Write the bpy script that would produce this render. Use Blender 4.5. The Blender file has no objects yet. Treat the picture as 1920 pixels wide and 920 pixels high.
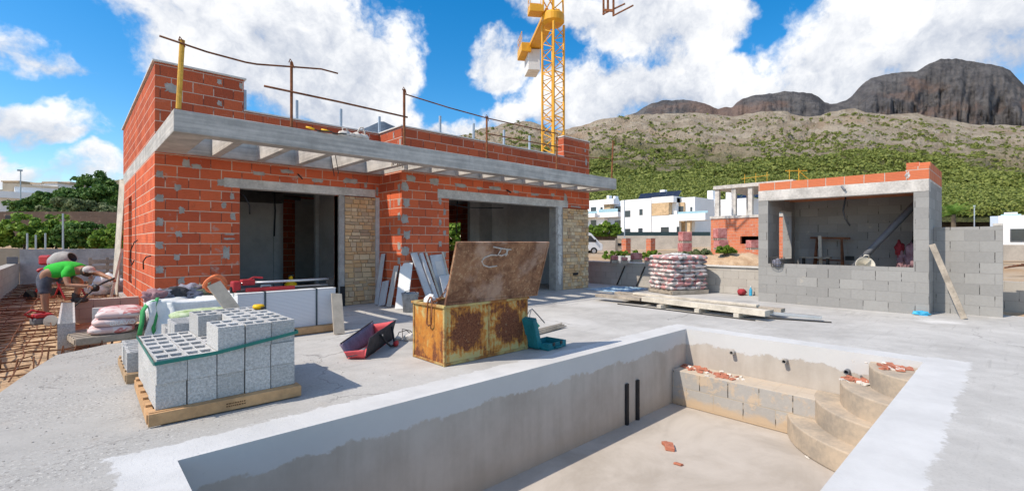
import bpy, bmesh, math, random
import numpy as np
from mathutils import Vector, Matrix, noise as mnoise

random.seed(7)
rng = np.random.default_rng(11)
SC = bpy.context.scene
COL = SC.collection
R = math.radians

# ------------------------------------------------------------------ camera
YAW = R(47.03)
VX, VY = math.cos(YAW), math.sin(YAW)          # view direction in plan
RX, RY = math.sin(YAW), -math.cos(YAW)         # right direction in plan
EYE = 1.35
cam_data = bpy.data.cameras.new('camera')
cam = bpy.data.objects.new('camera', cam_data)
COL.objects.link(cam)
cam.location = (0, 0, EYE)
cam.rotation_euler = (R(90), 0, YAW - R(90))
cam_data.sensor_width = 36
cam_data.lens = 16.61
cam_data.shift_y = -0.00276
cam_data.clip_start = 0.05
cam_data.clip_end = 9000
SC.camera = cam

# ------------------------------------------------------------------ sun, sky, exposure
SUN_DIR = Vector((-0.84, 0.225, 1.0)).normalized()     # towards the sun
SUN_EL = math.asin(SUN_DIR.z)
sun_data = bpy.data.lights.new('sun', 'SUN')
sun_data.energy = 4.1
sun_data.angle = R(0.5)
sun_data.color = (1.0, 0.90, 0.77)
sun = bpy.data.objects.new('sun', sun_data)
COL.objects.link(sun)
sun.location = (-20, 5, 30)
sun.rotation_euler = (-SUN_DIR).to_track_quat('-Z', 'Y').to_euler()
SC.view_settings.view_transform = 'Standard'
SC.view_settings.look = 'None'
SC.view_settings.exposure = 0.2
SC.view_settings.gamma = 1
SC.view_settings.use_curve_mapping = False


class NT:
    """small helper round a node tree"""
    def __init__(self, tree):
        self.t = tree
        self.t.nodes.clear()

    def n(self, kind, ins=None, **props):
        nd = self.t.nodes.new(kind)
        for k, v in props.items():
            setattr(nd, k, v)
        if ins:
            for k, v in ins.items():
                self.set(nd, k, v)
        return nd

    def set(self, nd, k, v):
        sock = nd.inputs[k]
        if hasattr(v, 'is_output'):
            self.t.links.new(v, sock)
        else:
            if hasattr(sock.default_value, '__len__') and not isinstance(v, str):
                v = tuple(v)
                if len(v) == 3 and len(sock.default_value) == 4:
                    v = v + (1.0,)
            sock.default_value = v

    def math(self, op, a, b=None, c=None, clamp=False):
        nd = self.n('ShaderNodeMath', operation=op, use_clamp=clamp)
        self.set(nd, 0, a)
        if b is not None:
            self.set(nd, 1, b)
        if c is not None:
            self.set(nd, 2, c)
        return nd.outputs[0]

    def vmath(self, op, a, b=None, out=0):
        nd = self.n('ShaderNodeVectorMath', operation=op)
        self.set(nd, 0, a)
        if b is not None:
            self.set(nd, 1, b)
        return nd.outputs[out]

    def mix(self, f, a, b, blend='MIX'):
        nd = self.n('ShaderNodeMix', data_type='RGBA', blend_type=blend)
        nd.clamp_factor = True
        self.set(nd, 0, f)
        self.set(nd, 6, a)
        self.set(nd, 7, b)
        return nd.outputs[2]

    def noise(self, vec, scale, detail=4, rough=0.55, dist=0.0, out=0):
        nd = self.n('ShaderNodeTexNoise', {'Scale': scale, 'Detail': detail, 'Roughness': rough, 'Distortion': dist})
        if vec is not None:
            self.set(nd, 'Vector', vec)
        return nd.outputs[out]

    def ramp(self, f, lo, hi):
        nd = self.n('ShaderNodeMapRange', {'From Min': lo, 'From Max': hi}, interpolation_type='SMOOTHSTEP')
        self.set(nd, 'Value', f)
        return nd.outputs[0]

    def pos(self):
        return self.n('ShaderNodeNewGeometry').outputs['Position']

    def uv(self):
        return self.n('ShaderNodeTexCoord').outputs['UV']

    def gen(self):
        return self.n('ShaderNodeTexCoord').outputs['Generated']

    def xyz(self, v):
        nd = self.n('ShaderNodeSeparateXYZ')
        self.set(nd, 0, v)
        return nd.outputs

    def comb(self, x=0., y=0., z=0.):
        nd = self.n('ShaderNodeCombineXYZ')
        self.set(nd, 0, x); self.set(nd, 1, y); self.set(nd, 2, z)
        return nd.outputs[0]

    def bump(self, h, strength=0.3, dist=0.01, normal=None):
        nd = self.n('ShaderNodeBump', {'Strength': strength, 'Distance': dist, 'Height': h})
        if normal is not None:
            self.set(nd, 'Normal', normal)
        return nd.outputs[0]

    def surf(self, col, rough=0.8, metal=0.0, normal=None, spec=0.3, **kw):
        b = self.n('ShaderNodeBsdfPrincipled')
        self.set(b, 'Base Color', col)
        self.set(b, 'Roughness', rough)
        self.set(b, 'Metallic', metal)
        self.set(b, 'Specular IOR Level', spec)
        for k, v in kw.items():
            self.set(b, k.replace('_', ' '), v)
        if normal is not None:
            self.set(b, 'Normal', normal)
        o = self.n('ShaderNodeOutputMaterial')
        self.t.links.new(b.outputs[0], o.inputs[0])
        return b


def s2l(r, g, b):
    f = lambda c: (c / 255 / 12.92) if c / 255 <= 0.04045 else ((c / 255 + 0.055) / 1.055) ** 2.4
    return (f(r), f(g), f(b))


# ------------------------------------------------------------------ world: Nishita sky with cumulus
def dir_of(px, py):
    d = Vector((VX + RX * (px - 960) / 886, VY + RY * (px - 960) / 886, -(py - 454.7) / 886))
    return d.normalized()


world = bpy.data.worlds.new('World')
SC.world = world
world.use_nodes = True
world.cycles.sampling_method = 'MANUAL'
world.cycles.sample_map_resolution = 512
w = NT(world.node_tree)
sky = w.n('ShaderNodeTexSky', sky_type='NISHITA', sun_disc=False)
sky.sun_elevation = SUN_EL
sky.sun_rotation = math.atan2(SUN_DIR.x, SUN_DIR.y)
sky.altitude = 100
sky.air_density = 1.0
sky.dust_density = 0.6
sky.ozone_density = 2.0
hsv = w.n('ShaderNodeHueSaturation', {'Hue': 0.497, 'Saturation': 1.48, 'Value': 1.12, 'Color': sky.outputs[0]})
bg_sky = w.n('ShaderNodeBackground', {'Strength': 0.15, 'Color': hsv.outputs[0]})
d0 = w.n('ShaderNodeTexCoord').outputs['Generated']
d0 = w.vmath('NORMALIZE', d0)
# clouds: soft clumps at compass directions, their edges broken up by noise
warp = w.noise(d0, 5.0, 5, 0.6, out=1)
warp = w.vmath('SUBTRACT', warp, (0.5, 0.5, 0.5))
warp_s = w.n('ShaderNodeVectorMath', operation='SCALE')
w.set(warp_s, 0, warp); w.set(warp_s, 'Scale', 0.22)
dw = w.vmath('ADD', d0, warp_s.outputs[0])
# (px, py, angular half width, half height) seen from the terrace
CLOUDS = [
    (370, 60, 0.13, 0.12, 1.0), (480, 90, 0.15, 0.15, 1.15), (590, 90, 0.17, 0.20, 1.2), (650, 165, 0.16, 0.13, 1.2), (470, 175, 0.13, 0.08, .9), (720, 150, .09, .13, 1.0), (300, 95, .07, .03, .7),
    (85, 108, 0.10, 0.030, .85), (20, 75, 0.07, 0.03, .75), (170, 128, .06, .025, .75), (40, 214, 0.12, 0.04, 1.05), (110, 252, 0.08, 0.03, .9), (10, 290, 0.05, 0.02, .9),
    (50, 330, 0.16, 0.03, .9), (215, 318, 0.06, 0.03, .85), (-190, 180, .12, .08, 1.0),
    (930, 95, 0.07, 0.05, .95), (962, 132, .07, .05, .9), (985, 215, 0.09, 0.05, 1.0), (830, 228, 0.08, 0.035, .95), (760, 212, .07, .035, .85), (900, 240, .09, .035, .95),
    (1080, 15, 0.16, 0.06, 1.1), (1215, 40, 0.15, 0.09, 1.2), (1320, 20, 0.10, 0.07, 1.1), (1245, 100, .10, .055, .95), (1120, 118, 0.04, 0.04, .75),
    (1090, 195, 0.11, 0.09, 1.1), (1190, 185, 0.14, 0.085, 1.15), (1300, 150, 0.13, 0.075, 1.2), (1400, 140, 0.12, 0.065, 1.15),
    (1490, 150, 0.12, 0.06, 1.05), (1575, 70, 0.11, 0.09, 1.15), (1640, 110, 0.14, 0.09, 1.1), (1770, 60, 0.16, 0.11, 1.2), (1890, 50, 0.13, 0.09, 1.1), (1475, 75, 0.06, 0.04, .8),
    (2080, 60, .2, .12, 1.0), (200, -420, .3, .1, .9), (1400, -420, .4, .1, .9)]
gsum = dens = None
high = None
# unseen clouds added overhead and behind the camera to whiten the fill light
FILL_CLOUDS = [((-.55, -.60, .60), .50, .30, 1.1), ((.35, -.55, .75), .45, .35, 1.1), ((-.2, .25, .95), .5, .35, 1.0), ((-.75, -.1, .35), .3, .22, 1.0), ((.75, -.6, .35), .35, .2, 1.0)]
for (px, py, hw, hh, amp) in CLOUDS + [(Vector(v_).normalized(), None, a_, b_, c_) for v_, a_, b_, c_ in FILL_CLOUDS]:
    c = px if py is None else dir_of(px, py)
    side = Vector((c.y, -c.x, 0)).normalized()
    up = side.cross(c)
    rel = w.vmath('SUBTRACT', dw, tuple(c))
    a = w.math('MULTIPLY', w.vmath('DOT_PRODUCT', rel, tuple(side), 1), 1 / hw)
    b = w.math('MULTIPLY', w.vmath('DOT_PRODUCT', rel, tuple(up), 1), 1 / hh)
    fwd = w.math('GREATER_THAN', w.vmath('DOT_PRODUCT', dw, tuple(c), 1), 0.2)
    r2 = w.math('ADD', w.math('MULTIPLY', a, a), w.math('MULTIPLY', b, b))
    g = w.math('MULTIPLY', w.math('POWER', w.math('SUBTRACT', 1.0, w.math('MULTIPLY', r2, 0.5), clamp=True), 1.3), amp)
    g = w.math('MULTIPLY', g, fwd)
    dens = g if dens is None else w.math('SMOOTH_MAX', dens, g, 0.18)
    gsum = g if gsum is None else w.math('ADD', gsum, g)
    hb = w.math('MULTIPLY', g, b)
    high = hb if high is None else w.math('ADD', high, hb)
big = w.noise(d0, 7.0, 8, 0.62)
fine = w.noise(dw, 16.0, 7, 0.62)
dd = w.math('ADD', w.math('MULTIPLY', dens, 1.0), w.math('MULTIPLY', w.math('SUBTRACT', big, 0.5), 1.5))
dd = w.math('ADD', dd, w.math('MULTIPLY', w.math('SUBTRACT', fine, 0.5), 0.62))
mask = w.ramp(dd, 0.50, 0.92)
# shade: bases and thick middles greyer than the tops and the broken edges
rel_h = w.math('DIVIDE', high, w.math('ADD', gsum, 0.15))
lum = w.math('ADD', w.math('MULTIPLY', rel_h, 0.32), w.math('MULTIPLY', w.math('SUBTRACT', fine, 0.5), 0.9))
lum = w.math('ADD', lum, w.math('MULTIPLY', w.math('SUBTRACT', big, 0.5), 1.3))
lum = w.ramp(w.math('ADD', lum, 0.54), 0.0, 0.95)
ccol = w.mix(lum, (0.36, 0.42, 0.54), (1.0, 1.0, 1.0))
bg_cl = w.n('ShaderNodeBackground', {'Strength': 1.0, 'Color': ccol})
mixw = w.n('ShaderNodeMixShader')
w.set(mixw, 0, mask)
w.t.links.new(bg_sky.outputs[0], mixw.inputs[1])
w.t.links.new(bg_cl.outputs[0], mixw.inputs[2])
wo = w.n('ShaderNodeOutputWorld')
w.t.links.new(mixw.outputs[0], wo.inputs[0])


# ------------------------------------------------------------------ helpers: tags, things, mesh builder
def tag(o, label=None, cat=None, group=None, kind=None):
    if label: o['label'] = label
    if cat: o['category'] = cat
    if group: o['group'] = group
    if kind: o['kind'] = kind
    return o


def thing(name, label, cat, loc=(0, 0, 0), rz=0.0, group=None):
    o = bpy.data.objects.new(name, None)
    o.empty_display_size = 0.2
    COL.objects.link(o)
    o.location = loc
    o.rotation_euler = (0, 0, rz)
    return tag(o, label, cat, group)


def copy_tree(o, parent=None):
    c = o.copy()
    COL.objects.link(c)
    c.parent = parent
    for ch in o.children:
        copy_tree(ch, c)
    return c


class MB:
    """collects faces; build() links them as ONE mesh object with box-projected UVs in metres"""
    def __init__(self):
        self.v = []
        self.f = []
        self.smooth = False

    def add(self, vs, fs):
        n = len(self.v)
        self.v += [tuple(p) for p in vs]
        self.f += [tuple(i + n for i in f) for f in fs]
        return self

    def box(self, x0, x1, y0, y1, z0, z1):
        vs = [(x0, y0, z0), (x1, y0, z0), (x1, y1, z0), (x0, y1, z0), (x0, y0, z1), (x1, y0, z1), (x1, y1, z1), (x0, y1, z1)]
        return self.add(vs, [(0, 3, 2, 1), (4, 5, 6, 7), (0, 1, 5, 4), (1, 2, 6, 5), (2, 3, 7, 6), (3, 0, 4, 7)])

    def obox(self, c, ax, ay, az):
        """oriented box: centre and three half-axis vectors"""
        c, ax, ay, az = map(Vector, (c, ax, ay, az))
        vs = [c + ax * i + ay * j + az * k for k in (-1, 1) for (i, j) in ((-1, -1), (1, -1), (1, 1), (-1, 1))]
        fs = [(0, 3, 2, 1), (4, 5, 6, 7), (0, 1, 5, 4), (1, 2, 6, 5), (2, 3, 7, 6), (3, 0, 4, 7)]
        if ax.cross(ay).dot(az) < 0:
            fs = [tuple(reversed(f)) for f in fs]
        return self.add(vs, fs)

    def bar(self, p, q, w, h, up=(0, 0, 1)):
        p, q = Vector(p), Vector(q)
        d = q - p
        u = Vector(up)
        s = d.cross(u)
        if s.length < 1e-6:
            s = d.cross(Vector((1, 0, 0)))
        s.normalize()
        u = s.cross(d).normalized()
        return self.obox((p + q) / 2, d / 2, s * (w / 2), u * (h / 2))

    def tube(self, pts, r, n=8, cap=True):
        pts = [Vector(p) for p in pts]
        rs = r if hasattr(r, '__len__') else [r] * len(pts)
        base = len(self.v)
        prev = None
        for i, p in enumerate(pts):
            d = (pts[min(i + 1, len(pts) - 1)] - pts[max(i - 1, 0)]).normalized()
            if prev is None:
                u = d.orthogonal().normalized()
            else:
                u = (prev - d * prev.dot(d))
                u = u.normalized() if u.length > 1e-6 else d.orthogonal().normalized()
            prev = u
            s = d.cross(u)
            for k in range(n):
                a = 2 * math.pi * k / n
                self.v.append(tuple(p + (u * math.cos(a) + s * math.sin(a)) * rs[i]))
        for i in range(len(pts) - 1):
            for k in range(n):
                a, b = base + i * n + k, base + i * n + (k + 1) % n
                self.f.append((a, b, b + n, a + n))
        if cap:
            self.f.append(tuple(base + k for k in reversed(range(n))))
            self.f.append(tuple(base + (len(pts) - 1) * n + k for k in range(n)))
        return self

    def lathe(self, prof, c=(0, 0, 0), n=20, cap=True):
        base = len(self.v)
        for (r, z) in prof:
            for k in range(n):
                a = 2 * math.pi * k / n
                self.v.append((c[0] + r * math.cos(a), c[1] + r * math.sin(a), c[2] + z))
        for i in range(len(prof) - 1):
            for k in range(n):
                a, b = base + i * n + k, base + i * n + (k + 1) % n
                self.f.append((a, b, b + n, a + n))
        if cap:
            self.f.append(tuple(base + k for k in reversed(range(n))))
            self.f.append(tuple(base + (len(prof) - 1) * n + k for k in range(n)))
        return self

    def prism(self, poly, z0, z1):
        n = len(poly)
        ar = sum(poly[i][0] * poly[(i + 1) % n][1] - poly[(i + 1) % n][0] * poly[i][1] for i in range(n))
        if ar < 0:
            poly = poly[::-1]
        vs = [(x, y, z0) for x, y in poly] + [(x, y, z1) for x, y in poly]
        fs = [tuple(reversed(range(n))), tuple(range(n, 2 * n))]
        fs += [(i, (i + 1) % n, (i + 1) % n + n, i + n) for i in range(n)]
        return self.add(vs, fs)

    def blob(self, c, r, seed=0, sub=2, amp=0.25, freq=1.6):
        bm = bmesh.new()
        bmesh.ops.create_icosphere(bm, subdivisions=sub, radius=1)
        rr = Vector(r) if hasattr(r, '__len__') else Vector((r, r, r))
        vs = []
        for v in bm.verts:
            k = 1 + amp * mnoise.noise(v.co * freq + Vector((seed * 3.1, seed * 1.7, seed)))
            p = v.co * k
            vs.append((c[0] + p.x * rr.x, c[1] + p.y * rr.y, c[2] + p.z * rr.z))
        fs = [tuple(v.index for v in f.verts) for f in bm.faces]
        bm.free()
        return self.add(vs, fs)

    def pillow(self, c, sx, sy, sz, rz=0.0, seed=0, e=0.42, n=14, m=9, amp=0.06):
        """sack shape: a rounded, slightly lumpy box"""
        base = len(self.v)
        sg = lambda t, p: math.copysign(abs(t) ** p, t)
        ca, sa = math.cos(rz), math.sin(rz)
        for i in range(m + 1):
            ph = -math.pi / 2 + math.pi * i / m
            for k in range(n * 2):
                th = math.pi * k / n
                x = sg(math.cos(ph), 0.55) * sg(math.cos(th), e)
                y = sg(math.cos(ph), 0.55) * sg(math.sin(th), e)
                z = sg(math.sin(ph), 0.8)
                q = 1 + amp * mnoise.noise(Vector((x * 2.2 + seed * 5, y * 2.2 + seed, z * 2 + seed * 2)))
                x, y, z = x * sx / 2 * q, y * sy / 2 * q, z * sz / 2 * q * (1 - 0.15 * (x * x + y * y))
                self.v.append((c[0] + x * ca - y * sa, c[1] + x * sa + y * ca, c[2] + z))
        w_ = n * 2
        for i in range(m):
            for k in range(w_):
                a, b = base + i * w_ + k, base + i * w_ + (k + 1) % w_
                self.f.append((a, b, b + w_, a + w_))
        return self

    def build(self, name, material, parent=None, world=False, bevel=0.0, smooth=False, uvoff=(0, 0)):
        me = bpy.data.meshes.new(name)
        vs = self.v
        if world and parent is not None:
            root = parent
            m = Matrix.Identity(4)
            chain = []
            while root is not None:
                chain.append(root)
                root = root.parent
            for o in reversed(chain):
                m = m @ Matrix.LocRotScale(o.location, o.rotation_euler, o.scale)
            mi = m.inverted()
            vs = [tuple(mi @ Vector(p)) for p in vs]
        me.from_pydata(vs, [], self.f)
        # UVs from the coordinates the shape was written in
        lay = me.uv_layers.new(name='UVMap')
        src = self.v
        uvs = np.zeros((len(me.loops), 2), 'f')
        li = 0
        for p in me.polygons:
            a = [Vector(src[i]) for i in p.vertices]
            nrm = Vector((0, 0, 0))
            for i in range(len(a)):
                nrm += a[i].cross(a[(i + 1) % len(a)])
            ax = max(range(3), key=lambda t: abs(nrm[t]))
            for q in a:
                if ax == 2: uvs[li] = (q.x, q.y)
                elif ax == 0: uvs[li] = (q.y + uvoff[0], q.z + uvoff[1])
                else: uvs[li] = (q.x + uvoff[0], q.z + uvoff[1])
                li += 1
        lay.data.foreach_set('uv', uvs.ravel())
        if smooth or self.smooth:
            me.polygons.foreach_set('use_smooth', [True] * len(me.polygons))
        if material is not None:
            me.materials.append(material)
        me.update()
        o = bpy.data.objects.new(name, me)
        COL.objects.link(o)
        o.parent = parent
        if bevel:
            b = o.modifiers.new('bevel', 'BEVEL')
            b.width = bevel
            b.segments = 2
            b.limit_method = 'ANGLE'
            b.angle_limit = R(40)
        return o


def mesh_np(name, V, F, material, smooth=False):
    """fast mesh from numpy arrays (all faces the same size)"""
    me = bpy.data.meshes.new(name)
    V = np.asarray(V, 'f'); F = np.asarray(F, 'i')
    k = F.shape[1]
    me.vertices.add(len(V)); me.vertices.foreach_set('co', V.ravel())
    me.loops.add(F.size); me.loops.foreach_set('vertex_index', F.ravel())
    me.polygons.add(len(F))
    me.polygons.foreach_set('loop_start', np.arange(0, F.size, k, dtype='i'))
    me.polygons.foreach_set('loop_total', np.full(len(F), k, dtype='i'))
    if smooth:
        me.polygons.foreach_set('use_smooth', np.ones(len(F), dtype=bool))
    me.materials.append(material)
    me.update(calc_edges=True)
    o = bpy.data.objects.new(name, me)
    COL.objects.link(o)
    return o


def at(px, D, z=None, py=None):
    """a point D metres out along the view, in the compass direction the photograph shows at px"""
    x, y = D * (VX + RX * (px - 960) / 886), D * (VY + RY * (px - 960) / 886)
    if z is None:
        z = EYE - (py - 454.7) / 886 * D
    return Vector((x, y, z))


def text_mesh(name, body, size, material, parent, depth=0.002):
    cu = bpy.data.curves.new(name, 'FONT')
    cu.body = body
    cu.size = size
    cu.extrude = depth
    cu.align_x = 'CENTER'
    cu.align_y = 'CENTER'
    t = bpy.data.objects.new(name, cu)
    COL.objects.link(t)
    dg = bpy.context.evaluated_depsgraph_get()
    me = bpy.data.meshes.new_from_object(t.evaluated_get(dg))
    bpy.data.objects.remove(t)
    me.name = name
    me.materials.clear()
    me.materials.append(material)
    o = bpy.data.objects.new(name, me)
    COL.objects.link(o)
    o.parent = parent
    return o
# ------------------------------------------------------------------ materials
M = {}


def newmat(name):
    m = bpy.data.materials.new(name)
    m.use_nodes = True
    M[name] = m
    return m, NT(m.node_tree)


def simple(name, col, rough=0.8, var=0.18, scale=4.0, bump=0.25, bscale=60.0, metal=0.0, spec=0.3, col2=None, bdist=0.004, obj=False, **kw):
    m, t = newmat(name)
    p = t.n('ShaderNodeTexCoord').outputs['Object'] if obj else t.pos()
    n1 = t.noise(p, scale, 6, 0.62)
    n2 = t.noise(p, scale * 7, 4, 0.6)
    f = t.ramp(t.math('ADD', t.math('MULTIPLY', n1, 0.7), t.math('MULTIPLY', n2, 0.3)), 0.32, 0.68)
    lo = tuple(c * (1 - var) for c in col)
    hi = col2 if col2 else tuple(min(1, c * (1 + var)) for c in col)
    nrm = t.bump(t.noise(p, bscale, 5, 0.6), bump, bdist) if bump else None
    t.surf(t.mix(f, lo, hi), rough, metal, nrm, spec, **kw)
    return m


def brick_mat(name, c1, c2, mortar, bw=0.33, rh=0.19, ms=0.008, groove=None, smear=0.0, smearcol=(0.45, 0.43, 0.40), bump=0.6, var=0.25, offset=0.5, depth=0.012, dark_joints=0.0, fine=0.5, vjoint=None):
    m, t = newmat(name)
    uv = t.uv()
    p = t.pos()
    wob = t.vmath('SUBTRACT', t.noise(p, 9, 3, 0.6, out=1), (0.5, 0.5, 0.5))
    ws = t.n('ShaderNodeVectorMath', operation='SCALE')
    t.set(ws, 0, wob); t.set(ws, 'Scale', 0.012)
    uvw = t.vmath('ADD', uv, ws.outputs[0])
    br = t.n('ShaderNodeTexBrick', {'Vector': uvw, 'Color1': c1, 'Color2': c2, 'Mortar': mortar, 'Scale': 1.0, 'Mortar Size': ms, 'Mortar Smooth': 0.15, 'Bias': 0.0, 'Brick Width': bw, 'Row Height': rh})
    br.offset = offset
    n1 = t.noise(p, 2.2, 6, 0.65)
    n2 = t.noise(p, 22, 5, 0.7)
    k = t.math('ADD', 1 - var, t.math('MULTIPLY', t.math('ADD', t.math('MULTIPLY', n1, fine), t.math('MULTIPLY', n2, 1 - fine)), 2 * var))
    col = t.mix(1.0, br.outputs[0], t.comb(k, k, k), 'MULTIPLY')
    fac = br.outputs[1]
    h = t.math('SUBTRACT', 1.0, fac)
    if vjoint:
        vv = t.math('FRACT', t.math('DIVIDE', t.xyz(uvw)[1], rh))
        vert = t.math('LESS_THAN', t.math('ABSOLUTE', t.math('SUBTRACT', vv, 0.5)), 0.5 - ms * 1.5 / rh)
        vk = t.ramp(t.noise(p, 4.0, 3, 0.5), 0.42, 0.52)
        col = t.mix(t.math('MULTIPLY', t.math('MULTIPLY', fac, vert), vk), col, vjoint)
        # hand to hand differences between bricks, knocks and pale bloom
        kn = t.ramp(t.noise(p, 7.5, 5, 0.7, 0.6), 0.60, 0.72)
        col = t.mix(t.math('MULTIPLY', kn, 0.45), col, (0.22, 0.06, 0.035))
        bl = t.ramp(t.noise(t.comb(t.math('MULTIPLY', t.xyz(p)[0], 2.0), t.math('MULTIPLY', t.xyz(p)[1], 2.0), t.math('MULTIPLY', t.xyz(p)[2], 7.0)), 1.6, 6, 0.72), 0.60, 0.74)
        col = t.mix(t.math('MULTIPLY', bl, 0.40), col, (0.58, 0.36, 0.27))
    if dark_joints:
        jn = t.ramp(t.noise(p, 5.0, 3, 0.5), 0.50, 0.56)
        vv = t.math('FRACT', t.math('DIVIDE', t.xyz(uvw)[1], rh))
        vert = t.math('LESS_THAN', t.math('ABSOLUTE', t.math('SUBTRACT', vv, 0.5)), 0.5 - ms * 1.6 / rh)
        jn = t.math('MULTIPLY', jn, vert)
        col = t.mix(t.math('MULTIPLY', t.math('MULTIPLY', fac, jn), dark_joints), col, (0.03, 0.028, 0.027))
    if groove:
        u = t.xyz(uvw)
        ax, per = groove
        wv = t.math('SINE', t.math('MULTIPLY', u[ax], 2 * math.pi / per))
        h = t.math('ADD', h, t.math('MULTIPLY', wv, 0.16))
    if smear:
        sm = t.ramp(t.math('ADD', t.noise(p, 2.6, 6, 0.7), t.math('MULTIPLY', t.noise(p, 14, 4, 0.65), 0.25)), 0.80 - smear, 0.92 - smear)
        col = t.mix(t.math('MULTIPLY', sm, 0.75), col, smearcol)
        h = t.math('ADD', h, t.math('MULTIPLY', sm, 0.3))
    if name == 'pool_block':
        zz_ = t.math('ADD', t.xyz(p)[2], t.math('MULTIPLY', t.math('SUBTRACT', t.noise(p, 5, 5, 0.6), 0.5), 0.22))
        col = t.mix(t.math('MULTIPLY', t.ramp(zz_, -0.90, -0.98), 0.85), col, (0.50, 0.37, 0.24))
        nz_ = t.xyz(t.n('ShaderNodeNewGeometry').outputs['Normal'])[2]
        col = t.mix(t.math('MULTIPLY', t.ramp(nz_, 0.5, 0.9), 0.8), col, t.mix(n1, (0.46, 0.36, 0.26), (0.60, 0.52, 0.42)))
    h = t.math('ADD', h, t.math('MULTIPLY', n2, 0.35))
    t.surf(col, 0.92, 0, t.bump(h, bump, depth), 0.15)
    return m


brick_mat('hollow_brick', (0.68, 0.150, 0.062), (0.46, 0.092, 0.044), (0.60, 0.44, 0.34), vjoint=(0.22, 0.07, 0.045), groove=(1, 0.028), smear=0.06, smearcol=(0.42, 0.36, 0.31))
brick_mat('parapet_block', (0.54, 0.125, 0.055), (0.36, 0.08, 0.04), (0.56, 0.40, 0.32), vjoint=(0.2, 0.06, 0.04), bw=0.31, groove=(0, 0.03), smear=0.04)
brick_mat('kiosk_brick', (0.60, 0.19, 0.09), (0.52, 0.145, 0.07), (0.50, 0.42, 0.36), bw=0.33, rh=0.19, groove=(1, 0.03), smear=0.05, smearcol=(0.6, 0.55, 0.5))
brick_mat('far_brick', (0.60, 0.21, 0.11), (0.52, 0.16, 0.085), (0.46, 0.36, 0.30), groove=(1, 0.04), smear=0.10)
brick_mat('block_wall', (0.325, 0.316, 0.30), (0.265, 0.258, 0.246), (0.27, 0.262, 0.248), bw=0.40, rh=0.20, ms=0.006, smear=0.04, smearcol=(0.5, 0.44, 0.36), dark_joints=0.85, var=0.22, bump=0.5, fine=0.35)
brick_mat('block_wall_tan', (0.46, 0.43, 0.385), (0.40, 0.37, 0.33), (0.36, 0.33, 0.29), bw=0.40, rh=0.20, ms=0.006, smear=0.06, smearcol=(0.5, 0.42, 0.32), dark_joints=0.6, bump=0.4)
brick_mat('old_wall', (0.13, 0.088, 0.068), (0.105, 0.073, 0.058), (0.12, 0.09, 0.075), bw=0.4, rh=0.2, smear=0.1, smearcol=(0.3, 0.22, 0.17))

simple('concrete', (0.40, 0.39, 0.37), 0.88, 0.22, 2.2, 0.35, 45)
simple('lintel_concrete', (0.52, 0.49, 0.45), 0.9, 0.28, 3.5, 0.5, 35)
simple('mortar', (0.36, 0.335, 0.305), 0.95, 0.25, 7, 0.7, 45, bdist=0.008)
simple('render_patch', (0.58, 0.56, 0.53), 0.95, 0.18, 6, 0.6, 45, bdist=0.006)
simple('plaster_dark', (0.58, 0.55, 0.52), 0.95, 0.14, 1.2, 0.3, 30)
simple('plaster_grey', (0.42, 0.41, 0.40), 0.95, 0.22, 3, 0.4, 40)
simple('plaster_white', (0.60, 0.59, 0.57), 0.95, 0.15, 2, 0.3, 40)
simple('capping', (0.62, 0.60, 0.56), 0.85, 0.12, 3, 0.2, 50)
simple('new_wood', (0.50, 0.30, 0.15), 0.8, 0.25, 3, 0.3, 70)
simple('pallet_wood', (0.42, 0.29, 0.17), 0.85, 0.28, 4, 0.35, 70)
simple('grey_wood', (0.36, 0.31, 0.25), 0.9, 0.3, 4, 0.45, 50)
simple('pale_wood', (0.56, 0.51, 0.43), 0.9, 0.22, 4, 0.4, 50)
simple('yellow_steel', (0.72, 0.36, 0.025), 0.45, 0.12, 1.2, 0.0, spec=0.4)
simple('rusty_steel', (0.17, 0.065, 0.032), 0.85, 0.35, 9, 0.4, 90, spec=0.2, col2=(0.32, 0.13, 0.06))
simple('rust_bar', (0.13, 0.06, 0.038), 0.85, 0.35, 9, 0.3, 90, spec=0.2, col2=(0.26, 0.11, 0.055))
simple('post_yellow', (0.66, 0.36, 0.05), 0.6, 0.3, 8, 0.2, 80, col2=(0.75, 0.45, 0.07))
simple('galvanised', (0.42, 0.46, 0.50), 0.42, 0.1, 8, 0.05, 90, metal=0.35)
simple('aluminium', (0.62, 0.63, 0.64), 0.38, 0.08, 8, 0.05, 90, metal=0.8)
simple('dark_steel', (0.06, 0.055, 0.05), 0.55, 0.3, 8, 0.1, 90, metal=0.4)
simple('black_plastic', (0.018, 0.018, 0.02), 0.5, 0.2, 8, 0.05, 90)
simple('grey_plastic', (0.16, 0.165, 0.18), 0.5, 0.15, 8, 0.05, 90)
simple('red_plastic', (0.40, 0.03, 0.035), 0.45, 0.2, 8, 0.05, 90)
simple('red_lining', (0.72, 0.12, 0.13), 0.8, 0.15, 8, 0.2, 120)
simple('bag_cloth', (0.055, 0.054, 0.06), 0.9, 0.3, 9, 0.4, 160)
simple('bag_lining', (0.21, 0.17, 0.23), 0.9, 0.2, 9, 0.3, 160)
simple('teal_plastic', (0.012, 0.16, 0.19), 0.5, 0.2, 6, 0.05, 90, col2=(0.02, 0.22, 0.25))
simple('green_plastic', (0.02, 0.33, 0.18), 0.5, 0.2, 6, 0.05, 90)
simple('teal_strap', (0.01, 0.17, 0.14), 0.35, 0.1, 9, 0.0, spec=0.5)
simple('green_strap', (0.05, 0.30, 0.10), 0.8, 0.2, 9, 0.2, 120)
simple('dark_strap', (0.06, 0.08, 0.09), 0.6, 0.2, 9, 0.0)
simple('yellow_plastic', (0.85, 0.48, 0.01), 0.4, 0.08, 9, 0.0)
simple('white_sack', (0.72, 0.74, 0.74), 0.75, 0.10, 6, 0.55, 18, bdist=0.02)
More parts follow.
